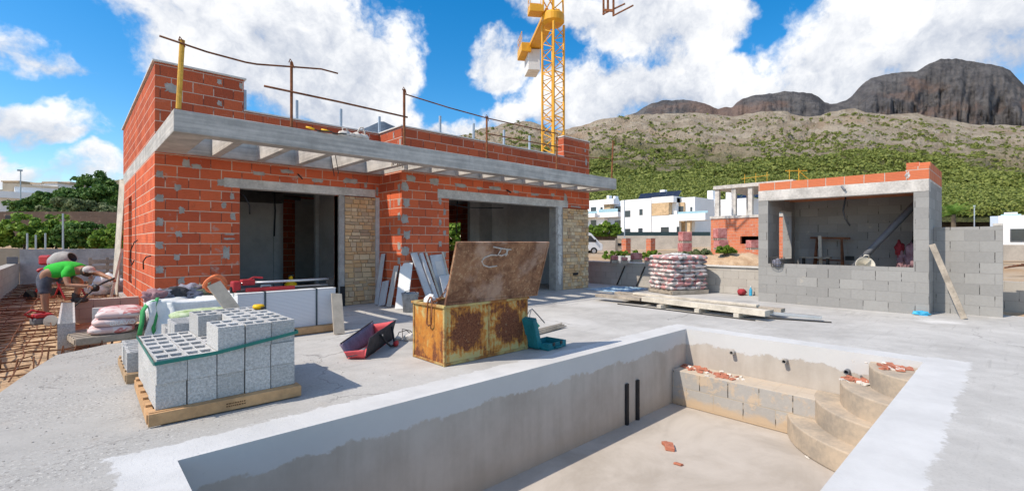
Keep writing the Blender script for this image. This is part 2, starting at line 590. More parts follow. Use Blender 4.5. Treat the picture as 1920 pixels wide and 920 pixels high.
simple('green_sack', (0.30, 0.47, 0.13), 0.7, 0.35, 8, 0.4, 25, col2=(0.62, 0.68, 0.5), bdist=0.015)
simple('panel_white', (0.72, 0.72, 0.71), 0.7, 0.06, 4, 0.1, 60)
simple('panel_grey', (0.50, 0.51, 0.53), 0.75, 0.12, 4, 0.15, 60)
simple('tile_beige', (0.45, 0.39, 0.31), 0.7, 0.14, 7, 0.2, 60)
simple('white_render', (0.80, 0.80, 0.80), 0.85, 0.05, 0.5, 0.1, 20)
simple('blue_render', (0.52, 0.60, 0.72), 0.85, 0.08, 0.5, 0.1, 20)
simple('tan_stone', (0.56, 0.40, 0.24), 0.9, 0.25, 2.5, 0.4, 8, bdist=0.05)
simple('tan_render', (0.50, 0.40, 0.29), 0.9, 0.15, 1, 0.1, 20)
simple('street_wall', (0.55, 0.48, 0.40), 0.95, 0.15, 1.0, 0.2, 10)
simple('dark_fence', (0.03, 0.055, 0.06), 0.6, 0.15, 2, 0.0)
simple('window_glass', (0.035, 0.045, 0.055), 0.12, 0.1, 2, 0.0, spec=0.6)
simple('balcony_glass', (0.32, 0.50, 0.58), 0.15, 0.08, 2, 0.0, spec=0.6)
simple('window_frame', (0.10, 0.11, 0.12), 0.5, 0.1, 2, 0.0)
simple('solar_panel', (0.012, 0.018, 0.04), 0.2, 0.2, 2, 0.0, spec=0.6)
simple('van_paint', (0.80, 0.80, 0.80), 0.35, 0.03, 2, 0.0, spec=0.5)
simple('tyre', (0.02, 0.02, 0.02), 0.9, 0.2, 8, 0.1, 90)
simple('red_wrap', (0.42, 0.10, 0.09), 0.55, 0.22, 5, 0.3, 20, col2=(0.62, 0.30, 0.28))
simple('terracotta', (0.42, 0.16, 0.10), 0.9, 0.25, 8, 0.4, 50)
simple('blue_sheet', (0.10, 0.30, 0.48), 0.5, 0.25, 5, 0.5, 14, col2=(0.55, 0.66, 0.75), bdist=0.03)
simple('blue_scrap', (0.05, 0.38, 0.62), 0.5, 0.2, 6, 0.3, 20)
simple('orange_cord', (0.78, 0.22, 0.09), 0.7, 0.15, 9, 0.3, 80)
simple('clothes_grey', (0.22, 0.22, 0.27), 0.95, 0.35, 8, 0.5, 40, bdist=0.01)
simple('clothes_olive', (0.24, 0.25, 0.17), 0.95, 0.35, 8, 0.5, 40, bdist=0.01)
simple('bag_pink', (0.30, 0.13, 0.15), 0.8, 0.3, 7, 0.4, 30, col2=(0.42, 0.26, 0.28), bdist=0.01)
simple('red_cloth', (0.32, 0.035, 0.045), 0.9, 0.3, 7, 0.4, 30, bdist=0.01)
simple('skin', (0.36, 0.19, 0.12), 0.6, 0.1, 12, 0.1, 120)
simple('hair', (0.05, 0.035, 0.025), 0.7, 0.2, 12, 0.2, 120)
simple('shirt_green', (0.035, 0.46, 0.045), 0.9, 0.10, 6, 0.5, 30, bdist=0.01)
simple('shorts_grey', (0.09, 0.095, 0.12), 0.9, 0.35, 8, 0.4, 40, bdist=0.01)
simple('boot', (0.07, 0.065, 0.06), 0.8, 0.25, 12, 0.2, 90)
simple('boot_pale', (0.38, 0.36, 0.33), 0.85, 0.2, 12, 0.2, 90)
simple('cap_cloth', (0.50, 0.47, 0.44), 0.95, 0.2, 9, 0.2, 90)
simple('white_mixer', (0.34, 0.33, 0.31), 0.7, 0.2, 6, 0.1, 60)
simple('chalk', (0.50, 0.46, 0.42), 0.95, 0.3, 40, 0.1, 90)
simple('white_cloth', (0.66, 0.60, 0.54), 0.95, 0.15, 12, 0.5, 40, bdist=0.01)
simple('white_stone', (0.66, 0.62, 0.56), 0.95, 0.2, 12, 0.4, 40)
simple('bark', (0.11, 0.085, 0.06), 0.95, 0.3, 4, 0.6, 20, bdist=0.02)
simple('fibre_cement', (0.52, 0.51, 0.49), 0.9, 0.1, 3, 0.2, 60)
simple('tub_zinc', (0.34, 0.35, 0.36), 0.7, 0.35, 9, 0.3, 40, metal=0.3)
simple('beige_tub', (0.62, 0.58, 0.50), 0.6, 0.1, 6, 0.1, 60)
simple('terracotta_vault', (0.46, 0.19, 0.10), 0.9, 0.15, 4, 0.2, 40)
simple('pallet_mark', (0.10, 0.05, 0.02), 0.9, 0.2, 9, 0.0)

# hollow concrete block
m, t = newmat('block_unit')
p = t.pos()
n1 = t.noise(p, 60, 6, 0.75)
n2 = t.noise(p, 4, 4, 0.6)
vor = t.n('ShaderNodeTexVoronoi', {'Vector': p, 'Scale': 130.0})
c = t.mix(t.ramp(n1, 0.30, 0.70), (0.33, 0.325, 0.315), (0.64, 0.63, 0.61))
c = t.mix(t.math('MULTIPLY', t.ramp(n2, 0.3, 0.8), 0.35), c, (0.50, 0.49, 0.47))
oi = t.n('ShaderNodeObjectInfo').outputs['Random']
k = t.math('ADD', 0.90, t.math('MULTIPLY', oi, 0.2))
c = t.mix(1.0, c, t.comb(k, k, k), 'MULTIPLY')
t.surf(c, 0.95, 0, t.bump(t.math('ADD', n1, vor.outputs[0]), 0.55, 0.006), 0.15)

# formwork concrete with board streaks
m, t = newmat('fascia_concrete')
p = t.pos()
x = t.xyz(p)
st = t.noise(t.comb(t.math('MULTIPLY', x[0], 0.8), t.math('MULTIPLY', x[1], 0.8), t.math('MULTIPLY', x[2], 22)), 1.0, 5, 0.6)
bl = t.noise(p, 2.3, 6, 0.7)
f = t.math('ADD', t.math('MULTIPLY', st, 0.45), t.math('MULTIPLY', bl, 0.55))
c = t.mix(t.ramp(f, 0.36, 0.64), (0.34, 0.33, 0.31), (0.58, 0.555, 0.515))
dk = t.ramp(t.noise(t.comb(t.math('MULTIPLY', x[0], 9), t.math('MULTIPLY', x[1], 9), x[2]), 1.0, 3, 0.6), 0.62, 0.8)
c = t.mix(t.math('MULTIPLY', dk, 0.35), c, (0.20, 0.18, 0.16))
t.surf(c, 0.88, 0, t.bump(t.math('ADD', st, t.noise(p, 60, 4, 0.6)), 0.35, 0.006), 0.2)

# terrace slab: float-finished concrete, a painted band round the pool
PX0, PX1, PY0, PY1 = 0.479, 7.05, 0.74, 3.56
m, t = newmat('deck_concrete')
p = t.pos()
x = t.xyz(p)
n_big = t.noise(p, 0.55, 6, 0.62)
n_mid = t.noise(p, 2.6, 7, 0.68)
n_fin = t.noise(p, 55, 5, 0.75)
swirl = t.noise(p, 1.3, 8, 0.7, 1.6)
f = t.math('ADD', t.math('MULTIPLY', n_big, 0.45), t.math('ADD', t.math('MULTIPLY', n_mid, 0.3), t.math('MULTIPLY', swirl, 0.25)))
c = t.mix(t.ramp(f, 0.34, 0.66), (0.365, 0.353, 0.333), (0.535, 0.522, 0.496))
c = t.mix(t.math('MULTIPLY', t.ramp(n_fin, 0.52, 0.72), 0.6), c, (0.27, 0.26, 0.245))
# rougher, stonier patch near the left corner, with brown dirt
c = t.mix(t.math('MULTIPLY', t.ramp(x[0], 3.2, 0.0), 0.75), c, t.mix(n_mid, (0.30, 0.29, 0.27), (0.43, 0.415, 0.39)))
rg = t.math('MULTIPLY', t.ramp(x[0], 3.4, 0.2), t.ramp(t.noise(p, 1.2, 5, 0.6), 0.3, 0.6))
pit = t.ramp(t.noise(p, 38, 3, 0.8), 0.54, 0.64)
c = t.mix(t.math('MULTIPLY', t.math('MULTIPLY', pit, rg), 0.75), c, (0.16, 0.145, 0.13))
pitl = t.ramp(t.noise(t.vmath('ADD', p, (7.3, 2.1, 0)), 33, 3, 0.8), 0.54, 0.66)
c = t.mix(t.math('MULTIPLY', t.math('MULTIPLY', pitl, rg), 0.6), c, (0.72, 0.70, 0.66))
dirt = t.math('MULTIPLY', t.ramp(t.noise(p, 0.9, 6, 0.7), 0.56, 0.74), t.ramp(x[0], 4.0, 0.2))
c = t.mix(t.math('MULTIPLY', dirt, 0.45), c, (0.36, 0.27, 0.19))
# trowel marks and hairline stains
scr = t.noise(t.comb(t.math('MULTIPLY', x[0], 0.7), t.math('MULTIPLY', x[1], 9), 0.0), 1.6, 5, 0.6)
c = t.mix(t.math('MULTIPLY', t.ramp(scr, 0.58, 0.70), 0.30), c, (0.25, 0.24, 0.23))
stn = t.ramp(t.noise(p, 0.75, 4, 0.5), 0.66, 0.72)
c = t.mix(t.math('MULTIPLY', stn, 0.35), c, (0.26, 0.25, 0.24))
for (sx_, sy_, ra, col_, k_) in ((9.6, -.55, .42, (0.22, 0.21, 0.20), .55), (10.9, .95, .40, (0.74, 0.73, 0.71), .55), (6.2, 5.2, .6, (0.68, 0.67, 0.65), .35), (3.9, 5.6, .5, (0.34, 0.31, 0.27), .35), (8.2, 6.4, .7, (0.70, 0.69, 0.67), .3)):
    dd_ = t.vmath('LENGTH', t.vmath('SUBTRACT', p, (sx_, sy_, 0)), None, 1)
    mk = t.ramp(t.math('ADD', dd_, t.math('MULTIPLY', t.math('SUBTRACT', n_mid, 0.5), ra * 2.2)), ra, ra * .35)
    c = t.mix(t.math('MULTIPLY', mk, k_), c, col_)
# band of white waterproofing paint, ragged outer edge
dx = t.math('MAXIMUM', t.math('SUBTRACT', PX0, x[0]), t.math('SUBTRACT', x[0], PX1))
dy = t.math('MAXIMUM', t.math('SUBTRACT', PY0, x[1]), t.math('SUBTRACT', x[1], PY1))
dist = t.math('MAXIMUM', dx, dy)
rag = t.math('ADD', t.math('MULTIPLY', t.math('SUBTRACT', t.noise(p, 2.2, 6, 0.75), 0.5), 0.26), t.math('MULTIPLY', t.math('SUBTRACT', t.noise(p, 12, 5, 0.7), 0.5), 0.16))
wide = t.math('ADD', 0.32, t.math('MULTIPLY', t.math('GREATER_THAN', t.math('SUBTRACT', PY0, x[1]), 0.0), 0.06))
pm = t.ramp(t.math('SUBTRACT', t.math('ADD', dist, rag), wide), 0.016, -0.016)
worn = t.math('MULTIPLY', t.ramp(t.noise(p, 6, 6, 0.75), 0.60, 0.78), 0.5)
pm = t.math('MULTIPLY', pm, t.math('SUBTRACT', 1.0, worn))
white = t.mix(t.ramp(t.noise(p, 1.6, 6, 0.65), 0.3, 0.7), (0.50, 0.498, 0.49), (0.595, 0.593, 0.585))
c = t.mix(pm, c, white)
vc = t.n('ShaderNodeTexVoronoi', {'Vector': t.vmath('ADD', p, t.vmath('MULTIPLY', t.vmath('SUBTRACT', t.noise(p, 1.5, 5, 0.6, out=1), (.5, .5, .5)), (.9, .9, 0))), 'Scale': 0.42}, feature='DISTANCE_TO_EDGE')
crk = t.math('MULTIPLY', t.ramp(vc.outputs['Distance'], 0.006, 0.002), t.ramp(t.noise(p, 0.6, 3, 0.5), 0.46, 0.56))
c = t.mix(t.math('MULTIPLY', t.math('MULTIPLY', crk, 0.55), t.math('SUBTRACT', 1.0, pm)), c, (0.17, 0.16, 0.15))
h = t.math('ADD', t.math('MULTIPLY', n_fin, 0.6), t.math('ADD', t.math('MULTIPLY', n_mid, 0.5), t.math('MULTIPLY', t.math('MULTIPLY', t.math('SUBTRACT', pitl, pit), rg), 1.2)))
t.surf(c, 0.9, 0, t.bump(h, 0.35, 0.008), 0.2)

# pool shell
m, t = newmat('pool_render')
p = t.pos()
x = t.xyz(p)
rag = t.math('ADD', t.math('MULTIPLY', t.math('SUBTRACT', t.noise(p, 2.0, 6, 0.7), 0.5), 0.34), t.math('MULTIPLY', t.math('SUBTRACT', t.noise(p, 14, 5, 0.7), 0.5), 0.08))
up = t.ramp(t.math('ADD', x[2], rag), -0.235, -0.205)
n1 = t.noise(p, 1.4, 6, 0.65)
n2 = t.noise(p, 30, 5, 0.7)
runs = t.noise(t.comb(t.math('MULTIPLY', x[0], 6), t.math('MULTIPLY', x[1], 6), t.math('MULTIPLY', x[2], 0.8)), 1.0, 5, 0.6)
beige = t.mix(t.ramp(t.math('ADD', t.math('MULTIPLY', n1, 0.6), t.math('MULTIPLY', runs, 0.4)), 0.34, 0.66), (0.40, 0.355, 0.305), (0.51, 0.465, 0.41))
beige = t.mix(t.math('MULTIPLY', t.ramp(x[2], -0.75, -1.1), 0.5), beige, (0.55, 0.42, 0.29))
c = t.mix(up, beige, t.mix(n1, (0.50, 0.495, 0.485), (0.61, 0.605, 0.595)))
c = t.mix(t.math('MULTIPLY', t.ramp(n2, 0.6, 0.8), 0.25), c, (0.34, 0.29, 0.24))
h = t.math('ADD', t.math('MULTIPLY', n2, 0.6), t.math('MULTIPLY', up, 0.6))
t.surf(c, 0.92, 0, t.bump(h, 0.4, 0.006), 0.15)

m, t = newmat('pool_floor')
p = t.pos()
n1 = t.noise(p, 0.9, 7, 0.66, 0.6)
n2 = t.noise(p, 26, 5, 0.7)
c = t.mix(t.ramp(n1, 0.32, 0.68), (0.385, 0.34, 0.29), (0.505, 0.455, 0.40))
c = t.mix(t.math('MULTIPLY', t.ramp(t.noise(p, 2.0, 5, 0.6), 0.60, 0.75), 0.4), c, (0.42, 0.38, 0.33))
c = t.mix(t.math('MULTIPLY', t.ramp(n2, 0.62, 0.8), 0.25), c, (0.33, 0.28, 0.23))
t.surf(c, 0.92, 0, t.bump(n2, 0.35, 0.006), 0.15)

brick_mat('pool_block', (0.41, 0.39, 0.36), (0.36, 0.34, 0.315), (0.42, 0.37, 0.30), bw=0.40, rh=0.24, ms=0.007, smear=0.16, smearcol=(0.55, 0.42, 0.29), dark_joints=0.9)
simple('step_concrete', (0.40, 0.345, 0.28), 0.92, 0.2, 3, 0.4, 30, col2=(0.52, 0.42, 0.31))

# stone cladding, coloured stone by stone
m, t = newmat('stone_cladding')
p = t.pos()
rnd = t.n('ShaderNodeNewGeometry').outputs['Random Per Island']
cr = t.n('ShaderNodeValToRGB')
t.set(cr, 0, rnd)
e = cr.color_ramp.elements
e[0].position = 0.0; e[0].color = (0.60, 0.37, 0.19, 1)
e[1].position = 1.0; e[1].color = (0.80, 0.64, 0.42, 1)
for pos_, c_ in ((0.25, (0.72, 0.46, 0.23, 1)), (0.5, (0.72, 0.55, 0.35, 1)), (0.7, (0.46, 0.32, 0.21, 1)), (0.85, (0.76, 0.56, 0.33, 1))):
    q = e.new(pos_); q.color = c_
n2 = t.noise(p, 24, 6, 0.7)
c = t.mix(t.math('MULTIPLY', t.ramp(n2, 0.4, 0.75), 0.35), cr.outputs[0], (0.38, 0.27, 0.17))
t.surf(c, 0.92, 0, t.bump(n2, 0.7, 0.012), 0.15)

# rust on old yellow paint
def rust_mat(name, mode):
    m, t = newmat(name)
    p = t.pos()
    n1 = t.noise(p, 3.2, 8, 0.68, 0.4)
    n2 = t.noise(p, 16, 6, 0.7)
    n3 = t.noise(p, 60, 5, 0.75)
    g = t.xyz(t.gen())
    mixn = t.math('ADD', t.math('MULTIPLY', n1, 0.65), t.math('MULTIPLY', n2, 0.35))
    yellow = t.mix(t.ramp(n2, 0.3, 0.7), (0.50, 0.37, 0.13), (0.47, 0.43, 0.22))
    orange = t.mix(t.ramp(n2, 0.35, 0.65), (0.44, 0.16, 0.03), (0.55, 0.25, 0.05))
    dark = t.mix(t.ramp(n3, 0.35, 0.7), (0.10, 0.032, 0.018), (0.26, 0.10, 0.045))
    if mode == 'panel':
        ex = t.math('ABSOLUTE', t.math('SUBTRACT', g[0], 0.5))
        ez = t.math('ABSOLUTE', t.math('SUBTRACT', g[2], 0.56))
        e_ = t.math('MAXIMUM', ex, ez)
        n4 = t.noise(p, 5.0, 6, 0.6, 1.2)
        k = t.math('ADD', t.math('ADD', 0.05, t.math('MULTIPLY', t.math('SUBTRACT', 0.40, e_), 1.5)), t.math('ADD', t.math('MULTIPLY', t.math('SUBTRACT', mixn, 0.5), 2.4), t.math('MULTIPLY', t.math('SUBTRACT', n4, 0.5), 1.3)))
        sx = t.xyz(p)
        stk = t.noise(t.comb(t.math('MULTIPLY', sx[0], 26), t.math('MULTIPLY', sx[1], 26), t.math('MULTIPLY', sx[2], 2.0)), 1.0, 4, 0.6)
        k = t.math('ADD', k, t.math('MULTIPLY', t.math('SUBTRACT', stk, 0.5), 0.9))
        c = t.mix(t.ramp(k, -0.18, 0.05), yellow, orange)
        c = t.mix(t.ramp(k, 0.0, 0.30), c, dark)
        fl = t.ramp(t.noise(p, 24, 4, 0.8), 0.60, 0.70)
        c = t.mix(t.math('MULTIPLY', fl, 0.6), c, (0.44, 0.33, 0.20))
    elif mode == 'end':
        k = t.math('ADD', t.math('MULTIPLY', t.math('SUBTRACT', mixn, 0.5), 2.4), t.math('MULTIPLY', t.math('SUBTRACT', 0.55, g[2]), 0.35))
        sx = t.xyz(p)
        stk = t.noise(t.comb(t.math('MULTIPLY', sx[0], 20), t.math('MULTIPLY', sx[1], 20), t.math('MULTIPLY', sx[2], 1.5)), 1.0, 4, 0.6)
        k = t.math('ADD', k, t.math('MULTIPLY', t.math('SUBTRACT', stk, 0.5), 0.8))
        c = t.mix(t.ramp(k, -0.42, -0.12), yellow, orange)
        c = t.mix(t.ramp(k, -0.02, 0.30), c, dark)
    elif mode == 'lid':
        c = t.mix(t.ramp(mixn, 0.36, 0.62), (0.12, 0.055, 0.034), (0.30, 0.155, 0.085))
        fl = t.ramp(t.math('ADD', t.math('MULTIPLY', t.noise(p, 26, 5, 0.8), 0.75), t.math('MULTIPLY', n1, 0.25)), 0.50, 0.62)
        c = t.mix(t.math('MULTIPLY', fl, 0.75), c, (0.44, 0.29, 0.17))
        pale = t.math('MULTIPLY', t.ramp(t.noise(p, 2.2, 5, 0.6), 0.50, 0.66), 0.6)
        c = t.mix(pale, c, (0.45, 0.33, 0.26))
    else:
        c = t.mix(t.ramp(mixn, 0.40, 0.58), yellow, t.mix(0.6, orange, dark))
    t.surf(c, 0.8, 0, t.bump(t.math('ADD', n3, n2), 0.45, 0.004), 0.25)
for md in ('panel', 'end', 'lid', 'frame'):
    rust_mat('rust_' + md, md)

# printed paper sacks
def sack_mat(name, paper, ink, dark):
    m, t = newmat(name)
    p = t.pos()
    x = t.xyz(p)
    n = t.noise(t.comb(t.math('MULTIPLY', x[0], 1.0), t.math('MULTIPLY', x[1], 1.0), t.math('MULTIPLY', x[2], 1.6)), 5.5, 2, 0.5)
    n2 = t.noise(p, 30, 4, 0.6)
    oi = t.n('ShaderNodeObjectInfo').outputs['Random']
    k = t.math('ADD', n, t.math('MULTIPLY', t.math('SUBTRACT', oi, 0.5), 0.14))
    c = t.mix(t.ramp(k, 0.50, 0.53), paper, ink)
    c = t.mix(t.ramp(t.noise(t.vmath('ADD', p, (3., 5., 1.)), 6.5, 2, 0.5), 0.54, 0.57), c, dark)
    c = t.mix(t.math('MULTIPLY', n2, 0.3), c, paper)
    t.surf(c, 0.6, 0, t.bump(t.noise(p, 16, 4, 0.6), 0.5, 0.015), 0.35)
sack_mat('cement_sack', (0.66, 0.60, 0.58), (0.50, 0.20, 0.20), (0.19, 0.19, 0.20))
sack_mat('mortar_sack', (0.66, 0.56, 0.54), (0.46, 0.10, 0.10), (0.60, 0.42, 0.40))

# EPS / board stack: fine horizontal sheets
m, t = newmat('sheet_edges')
x = t.xyz(t.pos())
wv = t.math('SINE', t.math('MULTIPLY', x[2], 2 * math.pi / 0.02))
c = t.mix(t.ramp(wv, -1.0, -0.6), (0.52, 0.52, 0.55), (0.70, 0.70, 0.72))
t.surf(c, 0.8, 0, t.bump(wv, 0.3, 0.003), 0.2)

# soil, sand, dirt
m, t = newmat('soil')
p = t.pos()
n1 = t.noise(p, 0.35, 8, 0.65)
n2 = t.noise(p, 5, 7, 0.7)
n3 = t.noise(p, 28, 5, 0.7)
c = t.mix(t.ramp(n1, 0.35, 0.65), (0.40, 0.27, 0.16), (0.46, 0.37, 0.27))
c = t.mix(t.math('MULTIPLY', t.ramp(n2, 0.5, 0.7), 0.6), c, (0.30, 0.19, 0.11))
c = t.mix(t.math('MULTIPLY', t.ramp(n3, 0.58, 0.72), 0.5), c, (0.56, 0.50, 0.43))
t.surf(c, 0.95, 0, t.bump(t.math('ADD', n2, t.math('MULTIPLY', n3, 0.5)), 0.7, 0.05), 0.1)

simple('red_soil', (0.56, 0.36, 0.21), 0.95, 0.3, 3, 0.8, 14, bdist=0.04, col2=(0.62, 0.45, 0.29))

# hillside: scree, limestone and low scrub
m, t = newmat('hillside')
p = t.pos()
x = t.xyz(p)
n0 = t.noise(p, 0.010, 6, 0.62)
n1 = t.noise(p, 0.05, 8, 0.66)
n2 = t.noise(p, 0.30, 6, 0.7)
nz = t.xyz(t.n('ShaderNodeNewGeometry').outputs['Normal'])[2]
rock = t.mix(t.ramp(n1, 0.35, 0.65), (0.36, 0.29, 0.215), (0.53, 0.455, 0.355))
rock = t.mix(t.math('MULTIPLY', t.ramp(n0, 0.52, 0.66), 0.5), rock, (0.44, 0.29, 0.18))
rock = t.mix(t.math('MULTIPLY', t.ramp(n2, 0.55, 0.7), 0.6), rock, (0.15, 0.14, 0.105))
earth = t.mix(t.ramp(n2, 0.35, 0.65), (0.26, 0.225, 0.14), (0.40, 0.335, 0.23))
grass = t.mix(t.ramp(n1, 0.35, 0.65), (0.085, 0.105, 0.03), (0.15, 0.16, 0.055))
lowf = t.math('ADD', t.math('MULTIPLY', x[2], -1 / 95.0), t.math('ADD', t.math('MULTIPLY', n0, 1.5), t.math('MULTIPLY', n1, 0.9)))
c = t.mix(t.ramp(lowf, 0.05, 0.45), rock, earth)
c = t.mix(t.math('MULTIPLY', t.ramp(lowf, 0.28, 0.80), 0.85), c, grass)
c = t.mix(t.ramp(nz, 0.62, 0.40), c, rock)
t.surf(c, 0.97, 0, t.bump(t.math('ADD', n1, t.math('MULTIPLY', t.math('ADD', n2, t.noise(p, 0.12, 6, 0.75)), 0.8)), 1.0, 7.0), 0.05)

# the far crag: limestone with rusty faces, cloud shadow put into its dark blue-grey
m, t = newmat('shaded_crag_rock')
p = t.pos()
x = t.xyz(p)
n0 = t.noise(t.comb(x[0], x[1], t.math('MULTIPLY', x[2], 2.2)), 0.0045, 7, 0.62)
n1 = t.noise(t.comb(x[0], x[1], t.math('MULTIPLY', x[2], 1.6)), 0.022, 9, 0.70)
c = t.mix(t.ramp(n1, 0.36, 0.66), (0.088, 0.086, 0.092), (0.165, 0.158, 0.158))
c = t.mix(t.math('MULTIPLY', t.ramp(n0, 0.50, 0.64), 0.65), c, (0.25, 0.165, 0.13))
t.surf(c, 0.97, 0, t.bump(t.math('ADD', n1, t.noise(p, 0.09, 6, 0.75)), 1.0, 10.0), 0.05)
simple('haze_blue_peak', (0.06, 0.085, 0.12), 0.97, 0.25, 0.01, 0.0)  # blue of the distance haze mixed into the base colour


# leaves
def leaf_mat(name, a, b, c_):
    m, t = newmat(name)
    rnd = t.n('ShaderNodeNewGeometry').outputs['Random Per Island']
    n = t.noise(t.pos(), 0.9, 3, 0.5)
    f = t.math('ADD', t.math('MULTIPLY', rnd, 0.6), t.math('MULTIPLY', n, 0.4))
    cr = t.n('ShaderNodeValToRGB')
    t.set(cr, 0, f)
    e = cr.color_ramp.elements
    e[0].position = 0.15; e[0].color = a + (1,)
    e[1].position = 0.9; e[1].color = c_ + (1,)
    q = e.new(0.5); q.color = b + (1,)
    bs = t.surf(cr.outputs[0], 0.6, 0, None, 0.25)
    tr = t.n('ShaderNodeBsdfTranslucent', {'Color': cr.outputs[0]})
    mx = t.n('ShaderNodeMixShader')
    t.set(mx, 0, 0.25)
    t.t.links.new(bs.outputs[0], mx.inputs[1])
    t.t.links.new(tr.outputs[0], mx.inputs[2])
    out = [q for q in t.t.nodes if q.type == 'OUTPUT_MATERIAL'][0]
    t.t.links.new(mx.outputs[0], out.inputs[0])
    return m


leaf_mat('leaf_dark', (0.040, 0.095, 0.016), (0.09, 0.18, 0.035), (0.19, 0.29, 0.07))
leaf_mat('leaf_hedge', (0.055, 0.125, 0.014), (0.15, 0.26, 0.03), (0.32, 0.43, 0.07))
leaf_mat('leaf_pale', (0.10, 0.14, 0.05), (0.17, 0.21, 0.09), (0.25, 0.28, 0.14))
leaf_mat('leaf_yellow', (0.18, 0.18, 0.02), (0.32, 0.26, 0.03), (0.42, 0.33, 0.05))
leaf_mat('leaf_pine', (0.10, 0.135, 0.03), (0.20, 0.235, 0.05), (0.31, 0.33, 0.09))
leaf_mat('leaf_palm', (0.07, 0.16, 0.02), (0.14, 0.28, 0.04), (0.25, 0.38, 0.08))
# ------------------------------------------------------------------ terrace slab, pool, ground
def flat(polys, z, name, material, kind='structure', skirt=None):
    b = MB()
    for poly in polys:
        b.add([(x, y, z) for x, y in poly], [tuple(range(len(poly)))])
    if skirt:
        for (p, q, dz) in skirt:
            b.add([(p[0], p[1], z), (p[0], p[1], z - dz), (q[0], q[1], z - dz), (q[0], q[1], z)], [(0, 1, 2, 3)])
    o = b.build(name, material)
    tag(o, kind=kind)
    return o


HX0, HX1, HYA, HYB, HYR = 1.012, 11.45, 9.84, 8.862, 16.45      # house plan
LEFT = [(-0.75, -8.0), (-0.70, 0.0), (-0.55, 4.2), (-0.475, 6.27), (-0.30, 7.2), (-0.14, 7.9), (0.34, 8.27), (0.93, 8.33)]
flat([LEFT + [(0.93, PY1), (PX0, PY1), (PX0, PY0), (PX0, -8.0)],
      [(PX0, -8), (PX1, -8), (PX1, PY0), (PX0, PY0)],
      [(0.93, PY1), (PX1, PY1), (PX1, 9.0), (0.93, 9.0)],
      [(PX1, -8), (12.74, -8), (12.74, 9.0), (PX1, 9.0)],
      [(0.93, 9.0), (12.74, 9.0), (12.74, 17.0), (0.93, 17.0)]],
     0.0, 'deck', M['deck_concrete'],
     skirt=[(LEFT[i], LEFT[i + 1], 0.22) for i in range(len(LEFT) - 1)] + [((0.93, 8.33), (0.93, 17.0), 0.22)])

ZP = -1.06
b = MB()
b.add([(PX0, PY1, 0), (PX1, PY1, 0), (PX1, PY1, ZP), (PX0, PY1, ZP)], [(3, 2, 1, 0)])
b.add([(PX1, PY1, 0), (PX1, PY0, 0), (PX1, PY0, ZP), (PX1, PY1, ZP)], [(3, 2, 1, 0)])
b.add([(PX1, PY0, 0), (PX0, PY0, 0), (PX0, PY0, ZP), (PX1, PY0, ZP)], [(3, 2, 1, 0)])
b.add([(PX0, PY0, 0), (PX0, PY1, 0), (PX0, PY1, ZP), (PX0, PY0, ZP)], [(3, 2, 1, 0)])
pool = thing('pool', None, None, (PX0, PY0, 0)); tag(pool, kind='structure')
b.build('pool_wall', M['pool_render'], pool, world=True)
b = MB()
b.add([(PX0, PY0, ZP), (PX1, PY0, ZP), (PX1, PY1, ZP), (PX0, PY1, ZP)], [(0, 1, 2, 3)])
b.build('pool_floor', M['pool_floor'], pool, world=True)
# bench of two courses of block along the far end
b = MB(); b.box(6.60, PX1 - 0.002, 1.55, PY1 - 0.002, ZP + 0.002, -0.55)
b.build('bench', M['pool_block'], pool, world=True, bevel=0.012, uvoff=(0.07, 1.03))
# quarter-round corner steps
for (rx_, ry_, top) in ((1.32, 1.33, -0.80), (1.10, 1.035, -0.545), (0.98, 0.76, -0.30), (0.70, 0.48, -0.075)):
    b = MB()
    poly = [(PX1 - 0.003, PY0 + 0.003)]
    for k in range(25):
        a = math.pi / 2 + (math.pi / 2) * k / 24
        poly.append((PX1 - 0.003 + rx_ * math.cos(a), PY0 + 0.003 + ry_ * math.sin(a)))
    b.prism(poly, ZP + 0.003, top)
    b.build('step', M['step_concrete'], pool, world=True, bevel=0.015)
for yy in (2.831, 2.143, 1.449):
    b = MB()
    b.lathe([(0.030, 0), (0.030, 0.10), (0.022, 0.10), (0.022, 0.02)], n=14)
    vs = [(PX1 + 0.01 - z, yy + x, -0.24 + y) for (x, y, z) in b.v]
    b.v = vs
    b.build('return_pipe', M['grey_plastic'] if yy < 2 else M['mortar'], pool, world=True)
for xx in (5.389, 5.645):
    b = MB(); b.tube([(xx, PY1 - 0.006, -0.52), (xx, PY1 - 0.006, ZP)], 0.034, 10)
    b.build('drain_pipe', M['black_plastic'], pool, world=True)

# ground heights: low by the left trench, a terrace up behind the boundary wall, rising towards the hill
def gh(x, y):
    D = x * VX + y * VY
    px = 960 + 886 * (x * RX + y * RY) / max(D, 1e-3)
    if -0.45 < x < 12.6 and -9 < y < 17:
        return -1.6 if (y < 8.2 or x > 0.95) else -0.2
    if x < 12.8 and y < 24.2:
        return -0.2 if y > 7.9 else -0.5
    if x >= 12.8:
        if y < 3.0 and x < 13.6: return -0.02
        z = 0.40 - 0.002 * (x - 12.8)
        if y < 3.0: z = 0.02 + 0.008 * (x - 13.6)
        return z + 2.2 * min(1, max(0, (D - 63) / 14))
    return min(0.5 + 0.030 * (y - 24.2), 4.2)


